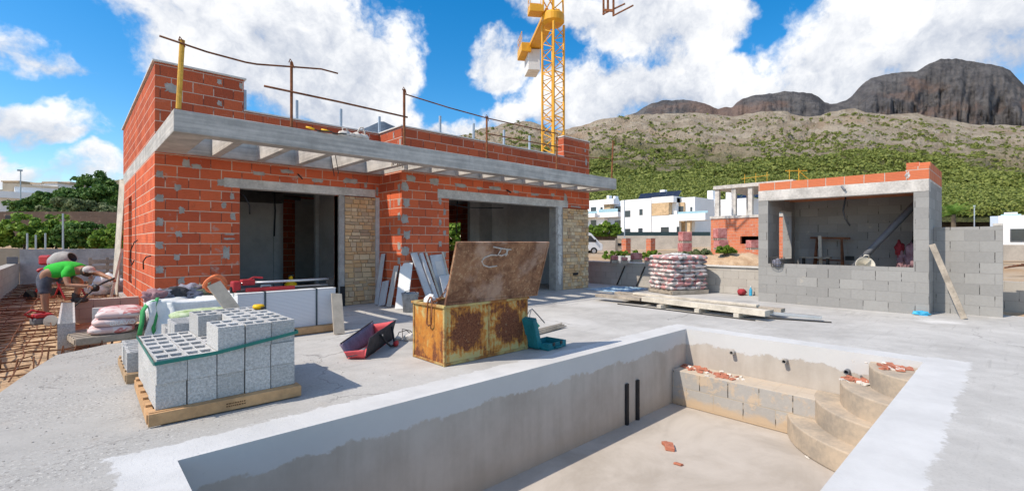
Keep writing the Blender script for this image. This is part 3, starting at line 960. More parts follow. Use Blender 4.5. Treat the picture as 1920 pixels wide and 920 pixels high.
gx = sorted(set([-3000, -1500, -700, -300, -120, -60, -30, -15, -8, -4, -2.0, -0.47, -0.44, 0.94, 0.97, 4, 8, 12.58, 12.62, 12.78, 12.82, 13.55, 13.65, 15, 17, 20, 24, 30, 40, 55, 75, 100, 150, 300, 700, 1500, 3000]))
gy = sorted(set([-3000, -1500, -700, -300, -100, -40, -15, -9.02, -8.98, -4, 0, 2.95, 3.05, 5, 7.85, 7.95, 8.19, 8.21, 10, 13, 16.98, 17.02, 20, 24.15, 24.25, 27, 32, 40, 55, 75, 100, 150, 300, 700, 1500, 3000]))
V = [(x, y, gh(x, y) + (0.05 * mnoise.noise(Vector((x * .7, y * .7, 0))) if (x > 13.7 and y > 3.1 and x < 60) else 0)) for y in gy for x in gx]
nx = len(gx)
F = [(j * nx + i, j * nx + i + 1, (j + 1) * nx + i + 1, (j + 1) * nx + i) for j in range(len(gy) - 1) for i in range(nx - 1)]
tag(mesh_np('ground', V, F, M['soil']), kind='structure')


# ------------------------------------------------------------------ hillside and crags (real terrain, far off)
def vnoise(x, y, seed):
    """value noise on arrays"""
    xi, yi = np.floor(x).astype(np.int64), np.floor(y).astype(np.int64)
    xf, yf = x - xi, y - yi
    u, v = xf * xf * (3 - 2 * xf), yf * yf * (3 - 2 * yf)
    def hsh(a, b):
        h = (a * 374761393 + b * 668265263 + seed * 1442695041) & 0xffffffff
        h = ((h ^ (h >> 13)) * 1274126177) & 0xffffffff
        return ((h ^ (h >> 16)) & 0xffff) / 65535.0
    return (hsh(xi, yi) * (1 - u) + hsh(xi + 1, yi) * u) * (1 - v) + (hsh(xi, yi + 1) * (1 - u) + hsh(xi + 1, yi + 1) * u) * v


def fbm(x, y, seed, octv=5, gain=0.5):
    s, a, tot = 0, 1.0, 0
    for o in range(octv):
        s = s + a * vnoise(x * 2 ** o, y * 2 ** o, seed + o * 17)
        tot += a
        a *= gain
    return s / tot


RIDGE = [(-900, 360), (-300, 352), (0, 352), (160, 346), (230, 338), (420, 300), (600, 275), (760, 262), (880, 252), (900, 243), (922, 237), (943, 233), (976, 229), (1002, 231), (1015, 235), (1040, 243), (1060, 240), (1085, 234), (1110, 228), (1130, 222), (1164, 217), (1200, 213), (1240, 214), (1305, 211), (1340, 215), (1373, 219), (1416, 210), (1463, 207), (1495, 214), (1527, 219), (1561, 212), (1604, 208), (1642, 215), (1719, 212), (1783, 225), (1826, 232), (1920, 234), (2100, 238), (2600, 260)]
D0, D1 = 96.0, 640.0
NA, ND = 420, 170
pxs = np.linspace(-800, 2500, NA)
s = np.linspace(0, 1, ND)
Dn = D0 * (D1 / D0) ** s
PXg, Sg = np.meshgrid(pxs, s)
Dg = D0 * (D1 / D0) ** Sg
yr = np.interp(PXg, [a for a, _ in RIDGE], [b for _, b in RIDGE])
e_top = (454.7 - yr) / 886.0
q = (Dg - D0) / (D1 - D0)
wx = Dg * (VX + RX * (PXg - 960) / 886.0)
wy = Dg * (VY + RY * (PXg - 960) / 886.0)
prof = 0.06 + 0.94 * np.clip(q, 0, 1) ** 0.55 * (1 - 0.10 * np.sin(np.clip(q, 0, 1) * math.pi))
elev = 0.030 + (e_top - 0.030) * np.clip(prof, 0, 1)
Z = EYE + Dg * elev
gul = fbm(wx / 70.0, wy / 70.0, 3, 5) - 0.5
rid = np.abs(fbm(wx / 45.0, wy / 45.0, 9, 5) - 0.5) * 2
edge = np.clip(q * 4, 0, 1) * (1 - 0.72 * np.clip((q - 0.75) / 0.25, 0, 1))
Z = Z + gul * 26 * edge * np.clip(q * 2, 0.15, 1) - rid * 7 * edge
# rocky steps: limestone bands in the upper half
band = fbm(wx / 28.0 + 40, wy / 28.0, 21, 4)
Z = Z + np.clip((band - 0.52) * 30, 0, 5.0) * np.clip((q - 0.25) * 3, 0, 1) * (1 - 0.6 * np.clip((q - .85) / .15, 0, 1))
Z = Z + (fbm(wx / 6.0, wy / 6.0, 33, 3) - 0.5) * 2.2 * np.clip(q * 2, 0.05, 1)
# ledges: broken limestone steps over the upper slope
patchw = np.clip((fbm(wx / 90.0 + 9, wy / 90.0, 61, 3) - 0.42) * 5, 0, 1) * np.clip((q - 0.30) * 3, 0, 1) * (1 - 0.75 * np.clip((q - .93) / .07, 0, 1))
SH_ = 15.0
tt = Z / SH_ + (fbm(wx / 30.0, wy / 30.0, 77, 4) - 0.5) * 2.6
fr = tt - np.floor(tt)
stp = np.clip((fr - 0.55) / 0.25, 0, 1); stp = stp * stp * (3 - 2 * stp)
Z = Z + patchw * SH_ * 0.8 * (stp - fr)
# fall away behind the ridge
nb = 6
Pb = np.repeat(pxs[None, :], nb, 0)
Db = np.array([680, 760, 900, 1050, 1250, 1500.])[:, None] + 0 * Pb
Zb = Z[-1][None, :] * np.array([0.97, .86, .7, .55, .4, .25])[:, None]
PXa = np.vstack([PXg, Pb]); Da = np.vstack([Dg, Db]); Za = np.vstack([Z, Zb])
WX = Da * (VX + RX * (PXa - 960) / 886.0); WY = Da * (VY + RY * (PXa - 960) / 886.0)
rows = ND + nb
V = np.stack([WX, WY, Za], -1).reshape(-1, 3)
ii = np.arange(rows - 1)[:, None] * NA + np.arange(NA - 1)[None, :]
F = np.stack([ii, ii + 1, ii + NA + 1, ii + NA], -1).reshape(-1, 4)
tag(mesh_np('hillside', V, F, M['hillside'], smooth=False), kind='structure')
HILLZ = Z

CRAG = [(1100, 262), (1180, 212), (1192, 208), (1205, 200), (1220, 192), (1241, 185), (1275, 184), (1305, 185), (1322, 189), (1346, 200), (1373, 196), (1384, 187), (1395, 180), (1425, 172), (1455, 169), (1480, 167), (1505, 168), (1523, 170), (1536, 178), (1546, 187), (1556, 192), (1570, 189), (1587, 184), (1600, 172), (1613, 159), (1622, 149), (1632, 142), (1650, 137), (1668, 133), (1695, 131), (1719, 129), (1735, 119), (1749, 112), (1762, 106), (1775, 104), (1800, 104), (1812, 108), (1835, 112), (1860, 116), (1882, 121), (1895, 127), (1905, 140), (1920, 155), (1940, 178), (1990, 205), (2100, 225), (2300, 240)]
NA2, ND2 = 520, 120
pxs2 = np.linspace(1080, 2320, NA2)
top = np.interp(pxs2, [a for a, _ in CRAG], [b for _, b in CRAG])
top = top + (fbm(pxs2 / 14.0, pxs2 * 0 + 3, 5, 4) - 0.5) * 5
DA, DB = 1050.0, 1330.0
sv = np.linspace(0, 1, ND2)
PXc, Sv = np.meshgrid(pxs2, sv)
et = (454.7 - top)[None, :] / 886.0
zt = EYE + (DA + 0.62 * (DB - DA)) * et
wxx, wyy = PXc / 26.0, Sv * 9
cliff = np.where(Sv < 0.12, Sv / 0.12 * 0.18, np.where(Sv < 0.62, 0.18 + 0.80 * ((Sv - 0.12) / 0.5) ** 0.62, 0.98 + 0.02 * np.sin((Sv - .62) / .38 * math.pi)))
base = 95.0
Zc = base + (zt - base) * np.clip(cliff, 0, 1)
Dc = DA + (DB - DA) * Sv
rib = fbm(PXc / 34.0, Sv * 3.2, 51, 6, 0.5)
rib2 = np.abs(fbm(PXc / 9.0, Sv * 4.0 + 7, 71, 5, 0.6) - 0.5) * 2
amp = np.clip((zt - base) / 150.0, 0.15, 1.3) * (1 - np.clip((Sv - 0.28) / .32, 0, 1))
Dc = Dc + (rib - 0.5) * 110 * amp + rib2 * 30 * amp
ledge = (fbm(PXc / 60.0, Sv * 7.0, 91, 4) - 0.5)
Zc = Zc + ledge * 34 * amp * np.clip(Sv * 6, 0, 1)
WX = Dc * (VX + RX * (PXc - 960) / 886.0); WY = Dc * (VY + RY * (PXc - 960) / 886.0)
V = np.stack([WX, WY, Zc], -1).reshape(-1, 3)
ii = np.arange(ND2 - 1)[:, None] * NA2 + np.arange(NA2 - 1)[None, :]
F = np.stack([ii, ii + 1, ii + NA2 + 1, ii + NA2], -1).reshape(-1, 4)
tag(mesh_np('mountain', V, F, M['shaded_crag_rock'], smooth=False), kind='structure')

# a peak far behind the house, its haze put into the blue colour
PK = [(560, 330), (640, 262), (668, 246), (690, 238), (703, 232), (712, 228), (720, 228), (730, 233), (748, 240), (800, 265), (900, 300)]
NA3, ND3 = 120, 30
px3 = np.linspace(560, 900, NA3); sv = np.linspace(0, 1, ND3)
PX3, S3 = np.meshgrid(px3, sv)
t3 = np.interp(px3, [a for a, _ in PK], [b for _, b in PK])
z3 = EYE + 3200 * (454.7 - t3) / 886.0
D3 = 2500 + 700 * S3 + (fbm(PX3 / 18, S3 * 4, 8, 4) - 0.5) * 300 * (1 - S3)
Z3 = z3[None, :] * (0.25 + 0.75 * S3 ** 0.8)
V = np.stack([D3 * (VX + RX * (PX3 - 960) / 886.0), D3 * (VY + RY * (PX3 - 960) / 886.0), Z3], -1).reshape(-1, 3)
ii = np.arange(ND3 - 1)[:, None] * NA3 + np.arange(NA3 - 1)[None, :]
F = np.stack([ii, ii + 1, ii + NA3 + 1, ii + NA3], -1).reshape(-1, 4)
tag(mesh_np('distant_hill', V, F, M['haze_blue_peak']), kind='structure')


# scrub and pines on the slope: nobody could count them
def leaf_clumps(centres, radii, n_per, leaf, flat_=0.8, seed=1, lean=0.0):
    """numpy: for each clump a shell of small tilted triangles"""
    g = np.random.default_rng(seed)
    C = np.repeat(np.asarray(centres, float), n_per, 0)
    Rr = np.repeat(np.asarray(radii, float), n_per, 0)
    if Rr.ndim == 1: Rr = Rr[:, None] * np.array([[1, 1, flat_]])
    d = g.normal(size=C.shape); d /= np.linalg.norm(d, axis=1, keepdims=True)
    d[:, 2] = np.where(d[:, 2] < -0.35, -d[:, 2], d[:, 2])
    rad = g.uniform(0.55, 1.05, (len(C), 1))
    P = C + d * Rr * rad
    n = d + g.normal(size=C.shape) * 0.55
    n /= np.linalg.norm(n, axis=1, keepdims=True)
    a = np.cross(n, g.normal(size=C.shape)); a /= np.linalg.norm(a, axis=1, keepdims=True)
    bb = np.cross(n, a)
    L = np.repeat(np.asarray(leaf, float) if hasattr(leaf, '__len__') else np.full(len(centres), leaf), n_per)[:, None] * g.uniform(0.6, 1.3, (len(C), 1))
    v0 = P - a * L * 0.5 - bb * L * 0.35
    v1 = P + a * L * 0.5 - bb * L * 0.35
    v2 = P + a * L * 0.18 + bb * L * 0.5
    v3 = P - a * L * 0.32 + bb * L * 0.42
    V = np.stack([v0, v1, v2, v3], 1).reshape(-1, 3)
    F = np.arange(len(V)).reshape(-1, 4)
    return V, F


def hill_z(px, D):
    sA = np.log(D / D0) / math.log(D1 / D0) * (ND - 1)
    pA = (px + 800) / 3300.0 * (NA - 1)
    i0 = np.clip(sA.astype(int), 0, ND - 2); j0 = np.clip(pA.astype(int), 0, NA - 2)
    u, v = sA - i0, pA - j0
    return (HILLZ[i0, j0] * (1 - u) + HILLZ[i0 + 1, j0] * u) * (1 - v) + (HILLZ[i0, j0 + 1] * (1 - u) + HILLZ[i0 + 1, j0 + 1] * u) * v


NB = 120000
bpx = np.concatenate([rng.uniform(860, 2000, NB), rng.uniform(-60, 260, 1500)])
bD = 98 * (625 / 98.0) ** rng.uniform(0, 1, len(bpx)) ** 0.80
bq = (bD - D0) / (D1 - D0)
bx = bD * (VX + RX * (bpx - 960) / 886.0); by = bD * (VY + RY * (bpx - 960) / 886.0)
patch = fbm(bx / 55.0, by / 55.0, 13, 4)
patch2 = fbm(bx / 16.0, by / 16.0, 14, 3)
patch = 0.5 + (patch - 0.5) * 1.9
prob = np.clip(1.3 - 1.15 * bq, 0.2, 1) * np.clip((patch - 0.30) * 3.2, 0.10, 1) * np.clip((patch2 - 0.2) * 2.4, 0.15, 1)
prob = np.where(bq < 0.11, np.maximum(prob, 0.85), prob)
prob = np.where(bq < 0.34, np.maximum(prob, 0.5), prob)
prob = np.maximum(prob, np.clip((patch2 - 0.42) * 3, 0, 1) * np.clip(0.75 - 0.55 * bq, 0, 1))
prob = prob * np.where(bq > 0.11, np.where(bq > 0.45, 0.85, 0.9), 0.55)
keep = rng.uniform(0, 1, len(bpx)) < prob
bpx, bD, bq, bx, by = bpx[keep], bD[keep], bq[keep], bx[keep], by[keep]
bz = hill_z(bpx, bD)
br = 0.5 + 1.6 * rng.uniform(0, 1, len(bx)) ** 2.2 * np.where(bq < 0.15, 1.35, 1.0) * (0.9 + 0.5 * bq)
near = bq < 0.16
Va, Fa = leaf_clumps(np.stack([bx, by, bz + br * 0.45], -1)[near], br[near], 90, 0.5, 0.85, 5)
Vb, Fb = leaf_clumps(np.stack([bx, by, bz + br * 0.35], -1)[~near], br[~near], 22, (br * 0.62)[~near], 0.8, 6)
tag(mesh_np('hillside_scrub', np.vstack([Va, Vb]), np.vstack([Fa, Fb + len(Va)]), M['leaf_pine']), 'pale green pine scrub and bushes scattered over the rocky hillside', 'scrub', kind='stuff')
print('scrub', near.sum(), (~near).sum())
# ------------------------------------------------------------------ the unfinished house
house = thing('unfinished_house', 'unfinished flat roofed red brick house with a concrete overhang and two wide openings', 'house', (6.2, 12.5, 0))
HB = lambda b, name, mat, **k: b.build(name, M[mat], house, world=True, **k)
ZS, ZT = 2.87, 3.17              # soffit and top of the roof slab
TH = 0.25
EPS = 0.003

# facade left of the step, round the first opening
b = MB()
b.box(HX0, 2.275, HYA, HYA + TH, 0.0, ZS)
b.box(2.275, 4.15, HYA, HYA + TH, 2.53, ZS)
b.box(4.15, 5.08, HYA + 0.06, HYA + TH, 0.0, 2.36)
b.box(4.15, 5.08, HYA, HYA + TH, 2.36, ZS)
HB(b, 'wall', 'hollow_brick')
b = MB(); b.box(2.02, 4.98, HYA - 0.012, HYA + TH - 0.01, 2.36, 2.53)
HB(b, 'lintel', 'lintel_concrete', bevel=0.008)
b = MB(); b.box(4.15, 4.27, HYA - 0.008, HYA + TH, 0.0, 2.355)
HB(b, 'door_jamb', 'mortar', bevel=0.006)
# facade right of the step
b = MB()
b.box(5.08, 6.29, HYB, HYB + TH, 0.0, ZS)
b.box(6.29, 9.93, HYB, HYB + TH, 2.55, ZS)
b.box(9.93, 11.45, HYB, HYB + TH, 2.36, ZS)
b.box(10.24, 11.45, HYB + 0.06, HYB + TH, 0.0, 2.36)
HB(b, 'wall', 'hollow_brick', uvoff=(0.11, 0))
b = MB(); b.box(5.98, 10.45, HYB - 0.012, HYB + TH - 0.01, 2.35, 2.55)
HB(b, 'lintel', 'lintel_concrete', bevel=0.008)
b = MB(); b.box(9.93, 10.23, HYB - 0.008, HYB + TH, 0.0, 2.345)
HB(b, 'door_jamb', 'mortar', bevel=0.006)
b = MB(); b.box(9.935, 9.975, HYB + 0.03, HYB + 0.10, 0.0, 2.34)
HB(b, 'door_track', 'galvanised')
# return between the two
b = MB(); b.box(5.08, 5.08 + TH, HYB + TH, HYA, 0.0, ZS); b.box(5.08 + EPS, 5.08 + TH, HYA, HYA + TH, 0, ZS)
HB(b, 'wall', 'hollow_brick', uvoff=(0.05, 0))
# side wall with a slit window, right side wall, rear wall
b = MB()
b.box(HX0, HX0 + TH, HYA + TH, 13.96, 0, ZS); b.box(HX0, HX0 + TH, 14.80, HYR, 0, ZS)
b.box(HX0, HX0 + TH, 13.96, 14.80, 0, 0.39); b.box(HX0, HX0 + TH, 13.96, 14.80, 2.44, ZS)
HB(b, 'wall', 'hollow_brick', uvoff=(0.09, 0))
b = MB()
b.box(HX1 - TH, HX1, HYB + TH, 15.0, 0, ZS); b.box(HX1 - TH, HX1, 16.12, HYR, 0, ZS)
b.box(HX1 - TH, HX1, 15.0, 16.12, 0, 1.02); b.box(HX1 - TH, HX1, 15.0, 16.12, 2.16, ZS)
HB(b, 'wall', 'hollow_brick')
b = MB(); b.box(HX0 + TH, HX1 - TH, HYR - TH, HYR, 0, ZS)
HB(b, 'wall', 'hollow_brick')
b = MB(); b.box(HX0 + 0.02, HX0 + TH + .01, 13.93, 14.83, 0.36, 0.39); b.box(HX0 + 0.05, HX0 + 0.11, 14.0, 14.06, 0.4, 2.44)
HB(b, 'window_sill', 'lintel_concrete')
# conduit chase cut into the side wall
b = MB(); b.box(HX0 - 0.004, HX0 + 0.02, 12.98, 13.07, 0.35, 2.84)
HB(b, 'conduit_chase', 'dark_steel')
# inner plaster linings and partitions
b = MB()
b.box(HX0 + TH, HX0 + TH + 0.015, HYA + TH, HYR - TH, 0.0, ZS - 0.01)
b.box(HX0 + TH + .02, 2.275 - 0.01, HYA + TH, HYA + TH + 0.015, 0.0, ZS - 0.01)
b.box(1.30, 3.78, 13.05, 13.20, 0.02, 2.80)
b.box(3.92, 4.35, 14.5, 14.65, 0.02, 2.80)
b.box(3.92, 4.9, 15.9, 16.0, 0.02, 2.80)
b.box(3.60, 3.78, 13.2, 16.1, 0.02, 2.80)
b.box(4.90, 5.06, HYA + TH, 12.9, 0.02, 2.80)
b.box(5.35, 11.17, 16.14, 16.19, 0.02, 2.80)
b.box(5.9, 7.35, 12.9, 13.05, 0.02, 2.80)
b.box(7.95, 8.90, 12.9, 13.05, 0.02, 2.80)
b.box(10.05, 11.17, 12.9, 13.05, 0.02, 2.80)
b.box(HX1 - TH - 0.02, HX1 - TH, HYB + TH, 12.9, 0.02, 2.80)
b.box(10.45, 11.17, 12.2, 12.9, 0.02, 2.80)
HB(b, 'partition', 'plaster_dark')
for q in ((3.78, 3.92, 13.0, 13.22), (4.35, 4.45, 14.47, 14.67), (4.78, 4.88, 12.86, 12.98), (7.36, 7.46, 12.87, 13.08)):
    b = MB(); b.box(*q, 0.02, 2.80); HB(b, 'inner_door_frame', 'plaster_white')
b = MB(); b.box(HX0 + TH, HX1 - TH, HYA + TH, HYR - TH, 0.004, 0.02); b.box(5.4, HX1 - TH, HYB + TH, HYA + TH, 0.004, 0.02)
HB(b, 'inner_floor', 'mortar')
# sliding-door box head and services hanging under the ceiling
b = MB(); b.box(2.75, 3.9, 12.6, 13.0, 2.35, 2.62); b.tube([(2.4, 12.8, 2.55), (4.4, 12.9, 2.5)], 0.05)
HB(b, 'ceiling_duct', 'dark_steel')

# roof slab, overhang, cross beams
b = MB()
b.box(HX0, HX1, HYA, HYR, ZS, ZT); b.box(5.08, HX1, HYB, HYA, ZS, ZT)
HB(b, 'roof_slab', 'fascia_concrete', bevel=0.006)
FY = 7.851
b = MB()
b.box(HX0, 11.40, FY, FY + 0.27, ZS - 0.005, ZT + 0.003)
b.box(HX0, 1.43, FY + 0.27, HYA, ZS - 0.002, ZT - 0.003)
b.box(11.05, 11.40, FY + 0.27, HYB, ZS - 0.002, ZT - 0.003)
HB(b, 'fascia_beam', 'fascia_concrete', bevel=0.01)
b = MB(); b.box(1.43, 5.08, HYA - 0.14, HYA - 0.002, ZS + 0.003, ZT - 0.005); b.box(5.08, 11.05, HYB - 0.10, HYB - 0.002, ZS + 0.003, ZT - 0.005)
HB(b, 'edge_beam', 'fascia_concrete')
for xb in (1.80, 2.52, 3.21, 3.92, 4.68, 5.16, 5.72, 6.40, 7.10, 7.80, 8.52, 9.20, 9.92, 10.62):
    yb = (HYA - 0.14) if xb < 5.0 else (HYB - 0.10)
    b = MB(); b.box(xb, xb + 0.13, FY + 0.27, yb, ZS, ZT - 0.01)
    HB(b, 'cross_beam', 'fascia_concrete', bevel=0.006)
# stub of steel and mortar hanging in one bay of the overhang
b = MB()
for i in range(7):
    b.bar((4.56 + i * 0.035, 8.28, 3.1), (4.52 + i * 0.04, 8.26, 2.82 + 0.03 * (i % 3)), 0.018, 0.018)
HB(b, 'splinter_formwork', 'grey_wood')
for q in ([(3.62, 9.0, 3.1), (3.66, 8.9, 2.62)], [(3.80, 9.2, 3.1), (3.83, 9.1, 2.70)]):
    b = MB(); b.tube(q, 0.008); HB(b, 'hanging_wire', 'dark_steel')

# parapets
PT = 0.22
b = MB()
b.box(HX0 + .002, HX0 + PT, HYA + PT, HYR, ZT, 4.37)
b.box(HX0 + .002, 2.342, HYA + .002, HYA + PT, ZT, 4.37)
HB(b, 'parapet', 'parapet_block', uvoff=(0, 0.03))
b = MB(); b.box(2.342, 5.08, HYA + .002, HYA + PT, ZT, 3.79)
b.box(5.08 + .002, 5.08 + PT, HYB + PT, HYA + PT, ZT, 3.79)
b.box(5.08 + .002, 10.273, HYB + .002, HYB + PT, ZT, 3.79)
HB(b, 'parapet', 'parapet_block', uvoff=(0.12, 0.03))
b = MB(); b.box(10.273, HX1 - .002, HYB + .002, HYB + PT, ZT, 4.37)
HB(b, 'parapet', 'parapet_block', uvoff=(0.05, 0.03))
b = MB(); b.box(HX1 - PT, HX1 - .002, HYB + PT, HYR - PT, ZT, 3.79); b.box(HX0 + PT, HX1, HYR - PT, HYR - .002, ZT, 3.79)
HB(b, 'parapet', 'parapet_block', uvoff=(0, 0.03))
b = MB()
b.box(HX0 - 0.035, HX0 + PT + 0.03, HYA - 0.035, HYR + 0.03, 4.373, 4.405)
b.box(HX0 + PT + 0.03, 2.38, HYA - 0.035, HYA + PT + 0.03, 4.373, 4.405)
b.box(2.342, 5.05, HYA - 0.02, HYA + PT + 0.02, 3.793, 3.822)
b.box(5.05, 5.08 + PT + 0.02, HYB - 0.02, HYA + PT + 0.02, 3.793, 3.822)
b.box(5.08 + PT + 0.02, 10.273, HYB - 0.02, HYB + PT + 0.02, 3.793, 3.822)
b.box(10.25, HX1 + 0.02, HYB - 0.02, HYB + PT + 0.02, 4.373, 4.405)
b.box(HX1 - PT - 0.02, HX1 + 0.02, HYB + PT + 0.02, HYR, 3.793, 3.822)
HB(b, 'parapet_capping', 'capping', bevel=0.005)

# splashes of mortar on the brickwork: irregular thin patches at corners and opening edges
def patches(name, spots, plane, off, mat='mortar'):
    rr = random.Random(len(spots))
    for (u, z, wu, wz) in spots:
        b = MB()
        n = 40
        pts = []
        for k in range(n):
            a = 2 * math.pi * k / n
            q = 0.70 + 0.30 * rr.random() + 0.35 * mnoise.noise(Vector((math.cos(a) * 1.6 + u * 7, math.sin(a) * 1.6 + z * 7, u)))
            ca, sa = math.cos(a), math.sin(a)
            pts.append((u + wu * .42 * q * math.copysign(abs(ca) ** 0.45, ca), z + wz * .42 * q * math.copysign(abs(sa) ** 0.45, sa)))
        dep = 0.003 + 0.003 * rr.random()
        cen = (u, z)
        ring = [(cen[0] + (p - cen[0]) * 0.9, cen[1] + (q_ - cen[1]) * 0.9) for p, q_ in pts]
        mk = (lambda p, d: (p[0], off - d, p[1])) if plane == 'y' else (lambda p, d: (off - d, p[0], p[1]))
        vs = [mk(p, -0.004) for p in pts] + [mk(p, dep) for p in ring] + [mk(cen, dep + 0.001)]
        fs = [(k, (k + 1) % n, n + (k + 1) % n, n + k) for k in range(n)] + [(n + k, n + (k + 1) % n, 2 * n) for k in range(n)]
        if plane == 'x': fs = [tuple(reversed(f)) for f in fs]
        b.add(vs, fs)
        HB(b, name, mat)

spots = []
for k in range(12):
    z = 0.3 + 0.2 * k
    if k % 2: spots.append((1.08, z, 0.15, 0.17))
    else: spots.append((1.35 + .04 * math.sin(k), z, 0.13, 0.17))
spots += [(1.45, 2.72, .16, .2), (2.15, 2.2, .10, .16), (2.02, 2.03, .11, .15), (2.17, 1.83, .12, .18), (2.06, 1.18, .16, .34), (2.1, 1.42, .26, .05), (2.1, 1.5, .22, .03), (1.6, 2.68, .2, .12), (2.6, 2.66, .3, .1), (3.1, 2.75, .34, .1), (3.7, 2.62, .3, .1), (4.4, 2.68, .4, .16), (4.75, 2.62, .1, .18), (2.0, 2.44, .22, .2), (5.02, 2.5, .08, .3)]
patches('mortar_patch', spots, 'y', HYA)
spots = []
for k in range(7):
    z = 0.5 + 0.34 * k
    spots.append((5.16 + 0.04 * (k % 2), z, 0.24, 0.26))
for k in range(8):
    z = 0.6 + 0.24 * k
    spots.append((6.05 if k % 2 else 6.17, z, 0.11, 0.20))
spots += [(5.3, 2.72, .3, .2), (5.9, 2.7, .35, .22), (6.6, 2.68, .45, .12), (7.2, 2.66, .3, .09), (7.7, 2.70, .5, .12), (8.4, 2.66, .3, .09), (9.1, 2.64, .4, .1), (9.8, 2.68, .2, .12), (10.35, 2.62, .18, .34), (10.8, 2.40, .7, .07)]
patches('mortar_patch', spots, 'y', HYB)
spots = [(8.97, 0.35 + .31 * k, .17, .22) for k in range(8)] + [(9.35, 2.2, .06, .3), (9.36, 1.7, .05, .25)]
patches('mortar_patch', spots, 'x', 5.08)
spots = [(10.3, 4.15, .10, .13), (10.28, 3.7, .09, .14)]
b = MB()
patches('mortar_patch', [(1.95, 4.25, .10, .13), (1.95, 3.86, .11, .14), (2.29, 4.26, .07, .16), (1.25, 3.98, .25, .2), (10.95, 4.1, .12, .13), (11.3, 4.0, .1, .16), (11.15, 3.5, .1, .2), (11.28, 3.75, .08, .16)][:4], 'y', HYA)
patches('mortar_patch', [(11.25, 4.1, .10, .13), (11.3, 3.75, .1, .26), (11.0, 3.35, .1, .14)], 'y', HYB)
patches('mortar_patch', [(9.2, 3.66, .06, .2), (8.92, 3.45, .1, .3)], 'x', 5.08)
# render strip beside the stone panels
patches('render_patch', [(10.1, 0.3 + 0.28 * k, .18 + .06 * (k % 2), .4) for k in range(8)], 'y', HYB - 0.008, 'render_patch')
b = MB(); b.box(HX0 - 0.006, HX0 - 0.001, HYA + 0.02, 11.2, 0.02, 0.30)
HB(b, 'damp_course', 'mortar')

# stone panels: small squared rubble, every stone modelled
def stone_panel(x0, x1, y, z0, z1, seed):
    rr = random.Random(seed)
    b = MB()
    z = z0
    while z < z1 - 0.03:
        h = min(rr.choice((0.06, 0.075, 0.09, 0.105, 0.12)), z1 - z)
        x = x0
        while x < x1 - 0.02:
            L = min(rr.uniform(0.07, 0.24), x1 - x)
            if x1 - (x + L) < 0.05: L = x1 - x
            d = rr.uniform(0.026, 0.056)
            sk = [rr.uniform(-0.006, 0.006) for _ in range(8)]
            vs = [(x + .003, y + .06, z + .003), (x + L - .003, y + .06, z + .003), (x + L - .003, y + .06, z + h - .003), (x + .003, y + .06, z + h - .003),
                  (x + .006 + abs(sk[0]), y + .06 - d + sk[1], z + .006 + abs(sk[2])), (x + L - .006 - abs(sk[3]), y + .06 - d + sk[4], z + .006), (x + L - .006, y + .06 - d + sk[5], z + h - .006 - abs(sk[6])), (x + .006, y + .06 - d + sk[7], z + h - .006)]
            b.add(vs, [(4, 5, 6, 7), (0, 1, 5, 4), (1, 2, 6, 5), (2, 3, 7, 6), (3, 0, 4, 7)])
            x += L
        z += h
    HB(b, 'stone_cladding', 'stone_cladding')
    b = MB(); b.box(x0, x1, y + .044, y + .058, z0 + .002, z1 - .002); HB(b, 'stone_mortar', 'tan_render')
stone_panel(4.275, 4.985, HYA - 0.012, 0.0, 2.345, 3)
stone_panel(10.245, 11.425, HYB - 0.012, 0.0, 2.335, 4)
b = MB(); b.box(4.985, 5.078, HYA - 0.004, HYA + 0.06, 0, 2.36)
HB(b, 'render_strip', 'render_patch')
b = MB(); b.box(10.70, 10.90, HYB - 0.018, HYB + 0.03, 0.40, 0.47)
HB(b, 'socket_box', 'black_plastic')
b = MB(); b.box(4.17, 4.26, HYA - 0.05, HYA - 0.01, 0.0, 0.42)
HB(b, 'drain_box', 'black_plastic')

# loose conduit ends
def CT(pts, r):
    b = MB(); b.tube(pts, r); HB(b, 'conduit', 'black_plastic', smooth=True)
CT([(2.28, HYA + .1, 2.28), (2.36, HYA + .02, 2.22), (2.43, HYA - .02, 2.05), (2.44, HYA, 1.88)], 0.012)
CT([(2.9, 12.95, 2.7), (2.92, 12.9, 1.9)], 0.05)
CT([(3.5, 12.0, 2.8), (3.52, 12.0, 2.1), (3.5, 12.0, 1.5)], 0.018)
CT([(3.30, HYA - .02, 2.72), (3.38, HYA - .06, 2.62)], 0.013)
CT([(8.05, HYB - .02, 2.68), (8.16, HYB - .07, 2.62)], 0.02)
CT([(6.33, HYB + .3, 2.28), (7.2, HYB + .5, 2.22), (8.4, HYB + .5, 2.27)], 0.014)
CT([(7.0, 10.5, 2.6), (7.02, 10.5, 1.5)], 0.015)
CT([(7.75, 10.5, 2.7), (7.7, 10.5, 1.7), (7.72, 10.5, 1.55)], 0.013)
CT([(HX0 - .01, 10.30, 1.12), (HX0 - .06, 10.40, 1.10), (HX0 - .09, 10.55, 1.02), (HX0 - .08, 10.62, .88)], 0.011)
CT([(HX0 - .01, 12.55, 1.40), (HX0 - .05, 12.7, 1.36), (HX0 - .09, 12.9, 1.20), (HX0 - .10, 12.98, .98), (HX0 - .08, 12.85, .88), (HX0 - .05, 12.7, .98)], 0.011)

